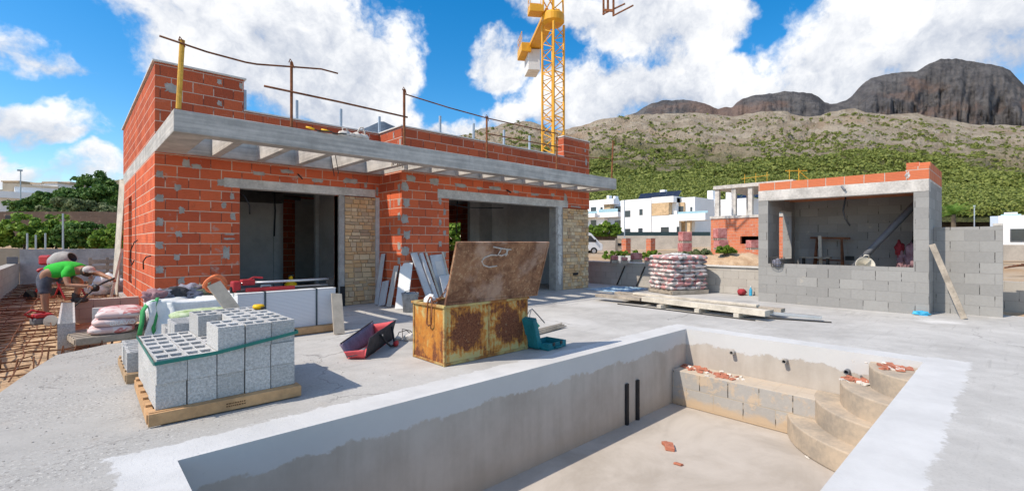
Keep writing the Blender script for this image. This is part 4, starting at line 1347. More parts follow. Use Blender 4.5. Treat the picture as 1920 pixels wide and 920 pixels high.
# ------------------------------------------------------------------ roof edge: posts, rails, uprights, tools
posts = [(1.075, 4.15, 'yellow painted steel guard post on the roof edge at the left corner', 'post_yellow', 0.034, .05),
         (2.563, 4.225, 'rusty guard post on the roof edge above the first opening', 'rusty_steel', 0.022, 0),
         (4.589, 4.235, 'rusty guard post on the roof edge beside the parapet step', 'rusty_steel', 0.024, 0),
         (6.617, 4.09, 'rusty guard post on the roof edge above the second opening', 'rusty_steel', 0.022, 0),
         (8.90, 3.99, 'rusty guard post on the roof edge in front of the right parapet tower', 'rusty_steel', 0.022, 0),
         (11.25, 4.24, 'rusty guard post leaning at the far right end of the roof edge', 'rusty_steel', 0.022, .07)]
for (x, z, lab, mt, r, lean) in posts:
    y = FY + 0.06
    t = thing('guard_post', lab, 'guard post', (x, y, ZT + 0.003), 0, 'guard posts along the roof edge')
    b = MB(); b.tube([(0, 0, 0), (lean * 0.9, 0, (z - ZT) * 1.0)], r, 10)
    b.build('tube', M[mt], t)
    b = MB(); b.tube([(lean * .85 + .03, -.03, z - ZT - .10), (lean * .85, -.045, z - ZT - .02), (lean * .85 - .03, -.03, z - ZT + .03), (lean * .85 - .04, 0, z - ZT - .02)], 0.008, 6)
    b.build('hook', M['rusty_steel'], t)
    b = MB(); b.box(-.05, .05, -.05, .05, 0.0, 0.012)
    b.build('base_plate', M['rusty_steel'], t)
def bar_thing(name, label, cat, pts, r, mat, group=None, n=8):
    b = MB(); b.tube(pts, r, n)
    o = b.build(name, M[mat], smooth=True)
    return tag(o, label, cat, group)
yr_ = FY + 0.025
bar_thing('guard_rail', 'long bent rusty rail across the top of the yellow post', 'rail', [(0.86, yr_, 4.125), (1.4, yr_, 4.06), (1.9, yr_, 4.04), (2.05, yr_, 4.05), (2.56, yr_, 4.14), (3.02, yr_, 4.22), (3.30, yr_, 4.215)], 0.014, 'rust_bar', 'rusty rails hooked on the roof edge posts')
bar_thing('guard_rail', 'straight rusty rail at mid height above the first opening', 'rail', [(2.144, yr_ - .03, 3.735), (3.3, yr_ - .03, 3.73), (4.62, yr_ - .03, 3.705)], 0.017, 'rust_bar', 'rusty rails hooked on the roof edge posts')
bar_thing('guard_rail', 'thin rusty rail running right from the post beside the parapet step', 'rail', [(4.60, yr_, 4.14), (5.6, yr_, 4.08), (6.6, yr_, 4.05), (7.8, yr_, 4.06), (8.9, yr_, 4.07)], 0.013, 'rust_bar', 'rusty rails hooked on the roof edge posts')
bar_thing('guard_rail', 'low rusty rail in front of the right brick parapet', 'rail', [(6.55, yr_ - .02, 3.71), (7.6, yr_ - .02, 3.72), (9.0, yr_ - .02, 3.74)], 0.013, 'rust_bar', 'rusty rails hooked on the roof edge posts')
bar_thing('guard_rail', 'short rusty rail reaching back from the leaning end post', 'rail', [(11.27, yr_, 3.72), (10.8, yr_ + .4, 3.76), (10.2, yr_ + .9, 3.82)], 0.011, 'rust_bar', 'rusty rails hooked on the roof edge posts')
words = ['first', 'second', 'third', 'fourth', 'fifth', 'sixth', 'seventh', 'eighth', 'ninth', 'tenth']
ups = [(2.386, HYA), (3.325, HYA), (4.234, HYA), (5.13, HYA), (6.117, HYB), (7.084, HYB), (8.069, HYB), (8.993, HYB)]
for i, (x, y) in enumerate(ups):
    b = MB(); yy = y + 0.10
    b.box(x - .022, x + .022, yy - .02, yy - .016, 3.823, 4.22); b.box(x - .022, x - .018, yy - .016, yy + .022, 3.823, 4.22); b.box(x + .018, x + .022, yy - .016, yy + .022, 3.823, 4.22)
    o = b.build('railing_upright', M['galvanised'])
    tag(o, 'galvanised railing upright on the low parapet, %s from the left' % words[i], 'upright', 'galvanised uprights on the parapet')
for i, (x, lab) in enumerate(((2.80, 'yellow handled trowel on the concrete roof edge, nearer the rusty post'), (3.05, 'yellow handled trowel on the concrete roof edge, nearer the white bundle'))):
    t = thing('trowel', lab, 'trowel', (x, FY + .10, ZT + .02), R(-25), 'trowels on the roof edge')
    b = MB(); b.tube([(0, 0, .05), (.07, 0, .035), (.13, 0, .02)], [.014, .019, .015], 8); b.build('handle', M['yellow_plastic'], t, smooth=True)
    b = MB(); b.tube([(.13, 0, .02), (.18, 0, .01)], .007, 6); b.prism([(.17, -.045), (.40, -.035), (.40, .035), (.17, .045)], -0.005, 0.002); b.build('blade', M['dark_steel'], t)
t = thing('cloth_bundle', 'pale knotted cloth and rope bundle on the concrete roof edge', 'bundle', (3.62, FY + .09, ZT + .003))
b = MB()
for k in range(4): b.blob((-.18 + .12 * k, .02 * (k % 2), .045), (.10, .07, .06), k, 2, .5)
b.build('cloth', M['white_cloth'], t, smooth=True)
b = MB()
b.tube([(-.2, 0, .08), (-.22, -.02, .14), (-.15, 0, .16), (-.1, .02, .10)], .012, 6); b.tube([(.05, 0, .1), (.1, -.02, .2), (.16, 0, .22), (.19, 0, .15), (.2, 0, .05)], .014, 6); b.tube([(-.35, 0, .03), (-.2, -.02, .05), (0, 0, .04)], .01, 6)
b.build('rope', M['white_cloth'], t, smooth=True)
# ------------------------------------------------------------------ block-built outdoor kitchen
KX, KY0, KY1, KB = 11.645, 1.14, 4.12, 13.75
kiosk = thing('outdoor_kitchen', 'grey concrete block outdoor kitchen with a wide serving opening and orange brick along its roof', 'kiosk', (12.7, 2.6, 0))
KP = lambda b, name, mat, **k: b.build(name, M[mat], kiosk, world=True, **k)
b = MB()
b.box(KX, KX + .2, KY0, 1.362, 0, 2.305); b.box(KX, KX + .2, 3.915, KY1, 0, 2.305)
b.box(KX, KX + .2, 1.362, 3.915, 0, 0.875)
KP(b, 'front_wall', 'block_wall', uvoff=(0.06, 0))
b = MB(); b.box(KX + .2, KB, KY0, KY0 + .2, 0, 2.5)
KP(b, 'side_wall', 'block_wall')
b = MB(); b.box(KX + .2, 12.40, KY1 - .2, KY1, 0, 2.5); b.box(13.30, KB, KY1 - .2, KY1, 0, 2.5); b.box(12.40, 13.30, KY1 - .2, KY1, 0, 0.95); b.box(12.40, 13.30, KY1 - .2, KY1, 2.12, 2.5)
KP(b, 'side_wall', 'block_wall')
b = MB(); b.box(KB - .2, KB, KY0 + .2, KY1 - .2, 0, 2.5)
KP(b, 'back_wall', 'block_wall')
b = MB(); b.box(KX - .008, KX + .2, KY0 - .002, KY1 + .002, 2.305, 2.535); b.box(KX + .2, KB, KY0 - .006, KY0 + .2, 2.5, 2.535); b.box(KX + .2, KB, KY1 - .2, KY1 + .004, 2.5, 2.535); b.box(KB - .2, KB + .003, KY0 + .2, KY1 - .2, 2.5, 2.535)
KP(b, 'ring_beam', 'lintel_concrete', bevel=0.01)
b = MB(); b.box(KX + .2, KB - .2, KY0 + .2, KY1 - .2, 2.42, 2.5)
for k in range(4):
    x = KX + .32 + k * .4
    b.box(x, x + .14, KY0 + .2, KY1 - .2, 2.36, 2.42)
KP(b, 'roof_deck', 'terracotta_vault')
b = MB(); b.box(KX, KX + .16, 1.463, KY1, 2.535, 2.712)
KP(b, 'parapet', 'kiosk_brick', uvoff=(0.02, 0.125))
b = MB(); b.box(KX + .02, KX + .18, KY0, 1.463, 2.535, 2.79); b.box(KX + .18, KB, KY0, KY0 + .16, 2.535, 2.87); b.box(KX + .25, KX + .42, KY0 + .16, 1.50, 2.535, 2.895)
KP(b, 'parapet', 'kiosk_brick', uvoff=(0.02, 0.125))
b = MB(); b.blob((KX + .085, 1.462, 2.63), (.09, .05, .10), 3, 3, .5, 3)
KP(b, 'mortar_patch', 'render_patch')
b = MB(); b.box(13.54, 13.556, 2.66, 2.84, 0.93, 1.03); b.box(13.53, 13.54, 2.67, 2.74, .94, 1.02); b.box(13.53, 13.54, 2.76, 2.83, .94, 1.02)
KP(b, 'socket_box', 'black_plastic')
b = MB(); b.tube([(11.95, 2.48, 2.45), (11.93, 2.50, 2.25), (11.9, 2.53, 2.02), (11.9, 2.49, 1.84), (11.9, 2.41, 1.70)], .016, 8)
KP(b, 'hanging_conduit', 'black_plastic', smooth=True)
b = MB(); b.tube([(KX - .01, 2.50, 2.51), (KX - .03, 2.47, 2.47), (KX - .05, 2.43, 2.43)], .02, 8)
KP(b, 'conduit_end', 'grey_plastic')

t = thing('side_wall_screen', 'free standing grey concrete block wall to the right of the outdoor kitchen', 'wall', (12.38, .67, 0))
b = MB(); b.box(12.285, 12.485, 0.20, KY0 - .002, 0, 1.645)
b.build('block_wall', M['block_wall'], t, world=True, uvoff=(.1, .02))
b = MB(); b.box(12.29, 12.48, 0.20, 0.33, 1.648, 1.70)
b.build('cap_block', M['lintel_concrete'], t, world=True, bevel=.01)

t = thing('leaning_board', 'long pale timber board leaning on the corner of the outdoor kitchen', 'board', (11.52, .68, 0))
b = MB(); b.bar((11.50, 0.66, 0.01), (11.545, 1.09, 1.32), 0.09, 0.028, up=(1, 0, 0))
b.build('plank', M['grey_wood'], t, world=True)
o = MB(); o.blob((KX - .06, 1.24, .035), (.06, .12, .045), 3, 3, .7)
tag(o.build('plastic_scrap', M['blue_scrap'], smooth=False), 'crumpled blue plastic scrap at the foot of the outdoor kitchen corner', 'scrap')

# things inside the outdoor kitchen
t = thing('sawhorse', 'dark metal sawhorse standing inside the outdoor kitchen', 'sawhorse', (13.3, 3.08, 0))
b = MB(); b.bar((13.3, 3.50, 1.47), (13.3, 2.69, 1.45), .05, .05); b.build('top_bar', M['rust_bar'], t, world=True)
b = MB(); b.bar((13.3, 3.40, .93), (13.3, 2.82, .93), .03, .03); b.build('stretcher', M['rust_bar'], t, world=True)
for (ya, yb) in ((3.36, 3.46), (2.86, 2.82)):
    for dx in (-.16, .16):
        b = MB(); b.bar((13.3, ya, 1.45), (13.3 + dx, yb, 0.004), .04, .03); b.build('leg', M['rust_bar'], t, world=True)
t = thing('trestle', 'small grey trestle table beside the sawhorse inside the outdoor kitchen', 'table', (13.05, 3.35, 0))
b = MB(); b.box(12.95, 13.15, 3.02, 3.66, .98, 1.01); b.build('table_top', M['grey_wood'], t, world=True)
for (x, y) in ((12.98, 3.08), (12.98, 3.58), (13.12, 3.08), (13.12, 3.58)):
    b = MB(); b.box(x - .015, x + .015, y - .015, y + .015, .004, .98); b.build('leg', M['dark_steel'], t, world=True)
b = MB(); b.bar((13.22, 3.24, .004), (13.24, 3.29, 1.52), .07, .025, up=(1, 0, 0))
tag(b.build('batten', M['pale_wood']), 'upright timber batten leaning on the sawhorse inside the outdoor kitchen', 'board')
b = MB(); b.tube([(12.55, 2.62, .62), (12.75, 1.36, 2.28)], .065, 14)
tag(b.build('drain_pipe', M['grey_plastic'], smooth=True), 'long dark grey plastic pipe leaning diagonally inside the outdoor kitchen', 'pipe')
b = MB(); b.tube([(13.1, 2.0, .006), (13.35, 1.36, 2.0)], .03, 10)
tag(b.build('thin_pipe', M['black_plastic'], smooth=True), 'thin black pipe leaning in the corner behind the pink sack', 'pipe')
t = thing('rubber_tub', 'pale rubber tub tipped on its side on the serving ledge of the outdoor kitchen', 'tub', (12.2, 2.28, .80))
b = MB()
pr = [(.02, 0), (.13, .0), (.165, .28), (.175, .29), (.165, .29), (.12, .02), (.02, .02)]
b.lathe(pr, n=20)
rot = Matrix.Rotation(R(-70), 3, 'Y') @ Matrix.Rotation(R(25), 3, 'X')
b.v = [tuple(rot @ Vector(p)) for p in b.v]
b.build('bowl', M['beige_tub'], t, smooth=True)
b = MB(); b.tube([tuple(rot @ Vector(p)) for p in ((.16, -.05, .28), (.20, -.03, .33), (.20, .03, .33), (.16, .05, .28))], .012, 8)
b.build('handle', M['beige_tub'], t, smooth=True)
b = MB(); b.box(11.95, 12.45, 1.95, 2.9, 0.002, .66)
tag(b.build('block_plinth', M['block_wall']), 'low block plinth inside the outdoor kitchen under the pale tub', 'plinth')
t = thing('pink_sack', 'crumpled dusty pink sack hanging in the right corner of the outdoor kitchen', 'sack', (12.9, 1.6, .7))
b = MB(); b.blob((12.9, 1.52, 1.02), (.12, .12, .34), 4, 3, .7, 2.4); b.blob((12.9, 1.70, .90), (.10, .08, .25), 9, 3, .8, 2.6)
b.build('sack_body', M['bag_pink'], t, world=True, smooth=True)
b = MB(); b.blob((12.93, 1.74, 1.20), (.07, .07, .16), 7, 3, .8, 2.4)
b.build('red_cloth', M['red_cloth'], t, world=True, smooth=True)
# wire basket on the ledge
t = thing('wire_basket', 'small grey wire basket hanging at the left jamb of the outdoor kitchen opening', 'basket', (KX - .02, 3.72, .80))
b = MB()
for k in range(14):
    a = 2 * math.pi * k / 14
    b.tube([(.07 * math.cos(a), .11 * math.sin(a), 0), (.10 * math.cos(a), .16 * math.sin(a), .22)], .004, 4)
for z, q in ((.002, .7), (.07, .8), (.15, .9), (.22, 1.0)):
    b.tube([(.10 * q * math.cos(2 * math.pi * k / 16), .16 * q * math.sin(2 * math.pi * k / 16), z) for k in range(17)], .005, 4)
b.build('mesh', M['dark_steel'], t)
b = MB(); b.blob((0, 0, .10), (.06, .10, .10), 3, 2, .4); b.build('rags', M['clothes_grey'], t, smooth=True)

# ------------------------------------------------------------------ boundary walls
b = MB(); b.box(12.76, 12.96, KY1 + .01, 24.0, 0, .70)
tag(b.build('boundary_wall', M['block_wall_tan']), 'low concrete block boundary wall running from the outdoor kitchen past the house', 'wall')
b = MB(); b.box(12.72, 13.0, KY1 + .01, 8.4, .703, .735); b.box(12.72, 13.0, 8.9, 24.0, .703, .735)
tag(b.build('wall_coping', M['capping']), 'thin pale coping on top of the boundary wall behind the cement pallet', 'coping')
b = MB(); b.box(13.55, 13.75, -9, KY0 - .05, -.02, .58)
tag(b.build('boundary_wall', M['block_wall_tan']), 'low block wall at the right edge beyond the free standing wall', 'wall')
for (p_, q_, lab) in (((12.74, 8.05, .002), (12.73, 7.75, .62), 'dark rod leaning on the shaded boundary wall, nearer the cement sacks'), ((12.72, 8.75, .002), (12.72, 8.45, .62), 'dark rod leaning on the shaded boundary wall, nearer the house')):
    b = MB(); b.bar(p_, q_, .03, .03)
    tag(b.build('leaning_rod', M['dark_steel']), lab, 'rod', 'rods leaning on the boundary wall')

# left side: trench, block wall, back wall
b = MB(); b.box(-1.55, -1.33, 6.5, 23.6, -.25, .66)
tag(b.build('garden_wall', M['block_wall_tan']), 'low sunlit block wall along the left edge of the trench', 'wall')
b = MB(); b.box(-1.32, 3.5, 23.55, 23.75, -.25, 1.12)
tag(b.build('back_wall', M['plaster_grey']), 'grey rendered wall across the far end of the trench', 'wall')
b = MB(); b.box(-16, -1.33, 24.3, 24.5, -.6, 1.15)
tag(b.build('back_wall', M['tan_render']), 'tan wall beyond the trench at the left edge of the photo', 'wall')
t = thing('concrete_box', 'dark square concrete box on top of the low left wall', 'box', (-1.42, 22.4, .663))
b = MB(); b.box(-.12, .12, -.16, .16, 0, .03); b.box(-.12, -.09, -.16, .16, .03, .22); b.box(.09, .12, -.16, .16, .03, .22); b.box(-.09, .09, -.16, -.13, .03, .22); b.box(-.09, .09, .13, .16, .03, .22)
b.build('shell', M['grey_plastic'], t)

# block row the worker stands on, and the trench end wall
t = thing('block_row', 'knee high row of hollow concrete blocks edging the trench under the worker', 'wall', (-.05, 10.4, -.19))
b = MB()
xs0, xs1 = -.145, .035
for k in range(7):
    y0 = 8.92 + k * .45
    for (yy, ll) in ((y0, .442),):
        b.box(xs0, xs1, yy, yy + ll, -.19, .20)
        for j in range(5):
            b.box(xs0, xs1, yy + .004 + j * .088, yy + .024 + j * .088, .20, .245)
        b.box(xs0, xs0 + .025, yy, yy + ll, .20, .2452); b.box(xs1 - .025, xs1, yy, yy + ll, .20, .2452)
b.build('block_course', M['block_unit'], t, world=True)
b = MB(); b.box(.04, .99, 12.1, 12.3, -.19, .26)
tag(b.build('trench_wall', M['block_wall_tan'], uvoff=(.1, .1)), 'low block wall across the trench between the block row and the house', 'wall')
b = MB(); b.obox((.42, 10.2, .12), (.17, -.06, .0), (.012, .035, .0), (0, .02, .17))
tag(b.build('lintel_slab', M['fibre_cement'], bevel=.006), 'pale concrete slab standing on edge behind the mortar sacks', 'slab')

# rebar mat
t = thing('rebar_mat', 'rusty reinforcing bars laid in a grid over the trench beside the terrace', 'rebar', (-.3, 12, -.12))
b = MB(); rr = random.Random(4)
y = 7.4
while y < 23.3:
    x1 = .97 if y > 12.35 else (-.16 if y > 8.9 else (.2 if y > 8.4 else -.35))
    pts = [(x, y + rr.uniform(-.025, .025), -.08 + rr.uniform(-.02, .035)) for x in np.linspace(-1.32, x1, 6)]
    b.tube(pts, .008, 5)
    y += rr.uniform(.15, .23)
for x in (-1.22, -1.02, -.84, -.65, -.45, -.27):
    pts = [(x + rr.uniform(-.03, .03), yy, -.06 + rr.uniform(-.02, .03)) for yy in np.linspace(6.9, 23.2, 24)]
    b.tube(pts, .008, 5)
for x in (.2, .4, .6, .8):
    b.tube([(x + rr.uniform(-.03, .03), yy, -.06 + rr.uniform(-.02, .03)) for yy in np.linspace(12.4, 23.2, 14)], .011, 5)
for k in range(16):
    x = -1.1 + k * .125; y = 7.6 + .9 * min(1, max(0, x + .6)) * .9 + rr.uniform(-.1, .1)
    if x > .75: continue
    b.tube([(x, y + .35, -.09), (x + .02, y + .12, -.02 + rr.uniform(0, .08)), (x + rr.uniform(-.06, .06), y, .0 - .14)], .008, 5)
b.build('bars', M['rust_bar'], t, world=True)
# soil bed in the trench
gxs, gys = np.linspace(-1.335, 1.0, 40), np.linspace(6.6, 23.55, 150)
V = [(x, y, -.165 + .05 * mnoise.noise(Vector((x * 3, y * 3, 1))) + .03 * mnoise.noise(Vector((x * 9, y * 9, 4)))) for y in gys for x in gxs]
F = [(j * 40 + i, j * 40 + i + 1, (j + 1) * 40 + i + 1, (j + 1) * 40 + i) for j in range(149) for i in range(39)]
tag(mesh_np('trench_soil', V, F, M['red_soil'], smooth=True), kind='structure')

# far end of the trench: mixer, pallet, white sacks, boards
t = thing('cement_mixer', 'red cement mixer with a pale tilted drum at the far end of the trench', 'mixer', (-.22, 17.3, -.14), YAW - R(90))
MC = Vector((.04, 0, .98))
rot = Matrix.Rotation(R(66), 3, 'Y')
b = MB(); b.lathe([(.07, -.25), (.24, -.17), (.28, 0), (.25, .14), (.145, .30), (.135, .31), (.12, .30), (.2, .13), (.07, -.13)], n=24)
b.v = [tuple(rot @ Vector(p) + MC) for p in b.v]; b.build('drum', M['white_mixer'], t, smooth=True)
b = MB(); b.lathe([(.001, .20), (.128, .305)], n=24, cap=False); b.v = [tuple(rot @ Vector(p) + MC) for p in b.v]; b.build('drum_mouth', M['black_plastic'], t)
b = MB(); b.box(-.46, -.16, -.15, .15, .90, 1.16); b.build('motor_housing', M['red_plastic'], t, bevel=.05)
b = MB()
for s_ in (-1, 1):
    b.tube([(-.45, .30 * s_, .0), (-.05, .26 * s_, .92), (.42, .30 * s_, .0)], .022, 8)
b.tube([(-.45, -.30, .02), (-.45, .30, .02)], .022, 8); b.tube([(.42, -.30, .02), (.42, .30, .02)], .022, 8); b.bar((-.05, -.26, .92), (-.05, .26, .92), .05, .05)
b.build('frame', M['red_plastic'], t)
for s_ in (-1, 1):
    b = MB(); b.tube([(-.45, .31 * s_, .12), (-.45, .38 * s_, .12)], .15, 16); b.build('wheel', M['tyre'], t)

b = MB()
t = thing('standing_pallet', 'grey timber pallet standing on edge at the far end of the trench', 'pallet', (.82, 19.6, -.14))
for k in range(5): b.box(-.45, .45, -.012, .012, .08 + k * .19, .20 + k * .19)
b.build('slats', M['grey_wood'], t)
b = MB()
for x in (-.4, 0, .4): b.box(x - .04, x + .04, .013, .09, 0, 1.02)
b.build('bearers', M['grey_wood'], t)
for i, (x, y, z, s_) in enumerate(((.55, 17.2, .08, 1), (.85, 17.5, .12, 1.1), (.72, 17.1, .32, .9))):
    b = MB(); b.blob((x, y, z), (.28 * s_, .22 * s_, .2 * s_), i + 2, 3, .4, 2)
    tag(b.build('plastic_sack', M['white_sack'], smooth=True), ['white plastic sack on the trench floor nearer the mixer', 'white plastic sack on the trench floor against the house corner', 'white plastic sack on top of the other two'][i], 'sack', 'white sacks behind the worker')
b = MB(); b.bar((.86, 16.9, -.1), (.985, 16.2, 3.0), .34, .02, up=(1, .3, 0))
tag(b.build('formwork_board', M['pale_wood']), 'tall pale formwork board leaning on the far corner of the brick side wall', 'board')
b = MB(); b.bar((.70, 15.6, -.15), (.94, 15.6, 1.2), .05, .05)
tag(b.build('formwork_prop', M['pale_wood']), 'short timber prop leaning on the brick side wall near its far corner', 'prop')
for i, (px, ytop) in enumerate(((51, 437), (67, 440), (85, 437), (118, 400))):
    D = 22.0
    p = at(px, D, py=ytop)
    b = MB(); b.tube([(p.x, p.y, -.2), (p.x, p.y, p.z)], .035, 6)
    tag(b.build('fence_post', M['galvanised']), ['thin grey fence post before the hedge, leftmost of four', 'thin grey fence post before the hedge, second from the left', 'thin grey fence post before the hedge, third from the left', 'tall thin grey fence post before the hedge, nearest the house'][i], 'post', 'fence posts before the hedge')


# ------------------------------------------------------------------ trees and hedges
def tree(name, label, cat, base, crown, n, leaf, mat, trunk_h=None, seed=1, group=None, flat_=1.0, per=70, spread=None):
    """crown: list of (dx, dy, z, r)"""
    t = thing(name, label, cat, base, 0, group)
    rr = random.Random(seed)
    cs, rs = [], []
    for (dx, dy, z, r) in crown:
        for k in range(n):
            a, e = rr.uniform(0, 2 * math.pi), rr.uniform(-.5, 1.3)
            q = r * rr.uniform(.45, 1.0)
            cs.append((dx + q * math.cos(a) * math.cos(e), dy + q * math.sin(a) * math.cos(e), max(.2, z + q * math.sin(e) * flat_)))
            rs.append(r * rr.uniform(.20, .36))
    V, F = leaf_clumps(cs, rs, per, leaf, .8, seed)
    o = mesh_np('crown', V, F, M[mat]); o.parent = t
    b = MB()
    h = trunk_h or crown[0][2]
    b.tube([(0, 0, -.3), (.05 * h * .3, 0, h * .5), (0, .03, h)], [.05 * h * .5 + .05, .04 * h * .4 + .03, .03], 8)
    for (dx, dy, z, r) in crown[:6]:
        b.tube([(0, 0, h * .45), (dx * .5, dy * .5, (z + h * .5) / 2), (dx, dy, z)], [.05, .035, .015], 6)
    b.build('trunk', M['bark'], t, smooth=True)
    return t


def hedge_bush(px, D, top, w, label, mat, seed, leaf=.16, base=None, cat='bush', group=None, n=16):
    p = at(px, D, py=top)
    gz = base if base is not None else gh(p.x, p.y)
    h = p.z - gz
    cr = [(-RX * w * .2, -RY * w * .2, h * .12, h * .22), (RX * w * .25, RY * w * .25, h * .12, h * .22), (0, 0, h * .55, h * .45), (RX * w * .3, RY * w * .3, h * .45, h * .42), (-RX * w * .3, -RY * w * .3, h * .48, h * .42), (RX * w * .12, RY * w * .12, h * .22, h * .30), (-RX * w * .42, -RY * w * .42, h * .3, h * .32), (RX * w * .45, RY * w * .45, h * .3, h * .3)]
    return tree('bush', label, cat, (p.x, p.y, gz), cr, n, leaf, mat, h * .5, seed, group)


HG = 'bushes behind the back wall'
hedge_bush(-25, 27, 425, 2.6, 'bright green bush at the left edge behind the tan wall', 'leaf_hedge', 1, group=HG)
hedge_bush(45, 27, 405, 3.0, 'bright green bush behind the tan wall, under the blue grey house', 'leaf_hedge', 2, group=HG)
hedge_bush(105, 28, 405, 2.4, 'tall bright green bush behind the tallest fence post', 'leaf_hedge', 3, group=HG)
hedge_bush(150, 27, 411, 2.4, 'dark green bush behind the red mixer', 'leaf_dark', 4, group=HG)
hedge_bush(182, 27, 440, 1.5, 'low yellowing bush behind the standing pallet', 'leaf_yellow', 5, group=HG, n=10)
hedge_bush(215, 26.5, 420, 2.0, 'yellow green bush against the brick house corner', 'leaf_hedge', 6, group=HG)
# big tree mass above the old wall
def big_tree(px, D, top, w, label, seed, mat='leaf_dark'):
    p = at(px, D, py=top)
    gz = gh(p.x, p.y)
    h = p.z - gz
    cr = []
    rr = random.Random(seed)
    for k in range(9):
        u = rr.uniform(-.5, .5) * w
        v = rr.uniform(-.35, .35) * w
        zt_ = h * (1 - .55 * (abs(u) / (w * .5)) ** 2) - h * .16
        cr.append((RX * u + VX * v, RY * u + VY * v, zt_ * rr.uniform(.75, 1.0), h * .27))
    return tree('broadleaf_tree', label, 'tree', (p.x, p.y, gz), cr, 22, .22, mat, h * .6, seed, 'trees behind the left wall', per=90)
big_tree(178, 50, 332, 7.0, 'tall dark green fig tree with the highest crown left of the house', 11)
big_tree(120, 50, 352, 6.0, 'dark green tree left of the highest crown, beside the blue grey house', 12)
big_tree(92, 47, 362, 5.0, 'dark green tree nearest the blue grey house', 16)
big_tree(222, 52, 338, 6.0, 'dark green tree half hidden by the corner of the brick house', 13)
big_tree(150, 44, 375, 6.0, 'pale olive tree low in front of the dark fig tree', 14, 'leaf_pale')
big_tree(195, 44, 380, 4.5, 'pale grey green tree between the dark trees and the old wall', 15, 'leaf_pale')
# old wall behind the hedge
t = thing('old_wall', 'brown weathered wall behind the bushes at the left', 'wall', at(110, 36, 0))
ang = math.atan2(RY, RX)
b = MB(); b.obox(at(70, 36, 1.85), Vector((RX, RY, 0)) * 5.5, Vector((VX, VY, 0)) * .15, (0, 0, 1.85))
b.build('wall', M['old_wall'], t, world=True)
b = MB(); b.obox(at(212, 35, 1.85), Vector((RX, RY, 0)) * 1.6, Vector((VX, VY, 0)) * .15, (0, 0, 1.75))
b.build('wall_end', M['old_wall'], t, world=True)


# ------------------------------------------------------------------ houses in the neighbourhood
def local(px, D, rot=0.0):
    """house frame: x along the photograph's right, y away from the terrace"""
    c, s_ = math.cos(rot), math.sin(rot)
    X = Vector((RX * c - VX * s_, RY * c - VY * s_, 0)); Y = Vector((VX * c + RX * s_, VY * c + RY * s_, 0))
    return at(px, D, 0), X, Y


class House:
    def __init__(self, name, label, cat, px, D, z, rot=0.0, group=None):
        o, self.X, self.Y = local(px, D, rot)
        self.t = thing(name, label, cat, (o.x, o.y, z), math.atan2(self.X.y, self.X.x), group)
        self.o, self.D, self.z = o, D, z

    def u(self, px):
        d = Vector((VX + RX * (px - 960) / 886, VY + RY * (px - 960) / 886))
        return -(self.o.x * d.y - self.o.y * d.x) / (self.X.x * d.y - self.X.y * d.x)

    def zz(self, py, px=None):
        D = self.D
        if px is not None:
            p = self.o + self.X * self.u(px)
            D = p.x * VX + p.y * VY
        return EYE - (py - 454.7) / 886 * D - self.z

    def box(self, part, mat, x0, x1, y0, y1, z0, z1, parent=None, bevel=0):
        b = MB(); b.box(x0, x1, y0, y1, z0, z1)
        return b.build(part, M[mat], parent or self.t, bevel=bevel)

    def window(self, x0, x1, z0, z1, y=0.0, parent=None):
        b = MB()
        b.box(x0, x1, y - .05, y - .005, z0, z0 + .06); b.box(x0, x1, y - .05, y - .005, z1 - .06, z1)
        b.box(x0, x0 + .06, y - .05, y - .005, z0 + .06, z1 - .06); b.box(x1 - .06, x1, y - .05, y - .005, z0 + .06, z1 - .06)
        f = b.build('window', M['window_frame'], parent or self.t)
        b = MB(); b.box(x0 + .06, x1 - .06, y - .03, y - .006, z0 + .06, z1 - .06)
        b.build('pane', M['window_glass'], f)


S80 = 80 / 886.0       # metres per photo pixel at 80 m
# main white house
h = House('white_house', 'white two storey house with a tan stone panel and solar panels on its flat roof', 'house', 1164, 80, 2.4, YAW)
u = h.u; zz = lambda py: h.zz(py, 1225)
h.box('wall', 'white_render', 0, u(1221), 0, 8, 0, zz(373))
h.box('wall', 'white_render', u(1221), u(1262), 1.2, 8, 0, zz(372))
h.box('stone_panel', 'tan_stone', u(1221) + .02, u(1253), .12, 1.19, zz(404) + .01, zz(381) - .01)
h.box('wall', 'tan_stone', u(1253), u(1272), 1.8, 8, 0, zz(381))
h.box('roof_slab', 'white_render', u(1221) + .01, u(1262), 0.1, 8.1, zz(381), zz(370))
h.box('side_wing', 'white_render', u(1262), u(1290), 2.2, 9, 0, zz(372))
h.box('ground_floor', 'white_render', u(1221) + .01, u(1272), 0.2, .89, 0, zz(404))
h.box('terrace', 'white_render', u(1272), u(1326), -.6, 2.1, zz(416), zz(404))
h.box('terrace_post', 'tan_stone', u(1290), u(1296), -.3, .2, 0, zz(416))
h.box('balcony_glass', 'balcony_glass', u(1274), u(1330), -.5, -.44, zz(404) + .01, zz(400))
h.box('roof_parapet', 'white_render', .02, u(1221) - .02, .02, .3, zz(373), zz(371))
for (a, c_, d_, e_, y_) in ((1172, 1182, 404.5, 392, 0), (1199, 1205, 402, 390.5, 0), (1172, 1182, 436, 427.5, 0), (1197, 1205, 436, 427, 0), (1238, 1253, 436, 426, .2), (1261.5, 1271, 404, 388, 1.8), (1281.5, 1285.5, 401, 390, 2.2), (1269, 1274, 436, 426, -.0)):
    h.window(u(a), u(c_), zz(d_), zz(e_), y_)
h.box('chimney', 'white_render', u(1219), u(1228), 3, 3.8, zz(372), zz(353))
for k in range(6):
    b = MB()
    x0 = u(1187) + k * (u(1265) - u(1187)) / 6
    b.obox((x0 + .5, 2.0, zz(364)), ((u(1265) - u(1187)) / 12 - .03, 0, 0), (0, .5, .50), (0, -.02, .02))
    b.build('solar_panel', M['solar_panel'], h.t)
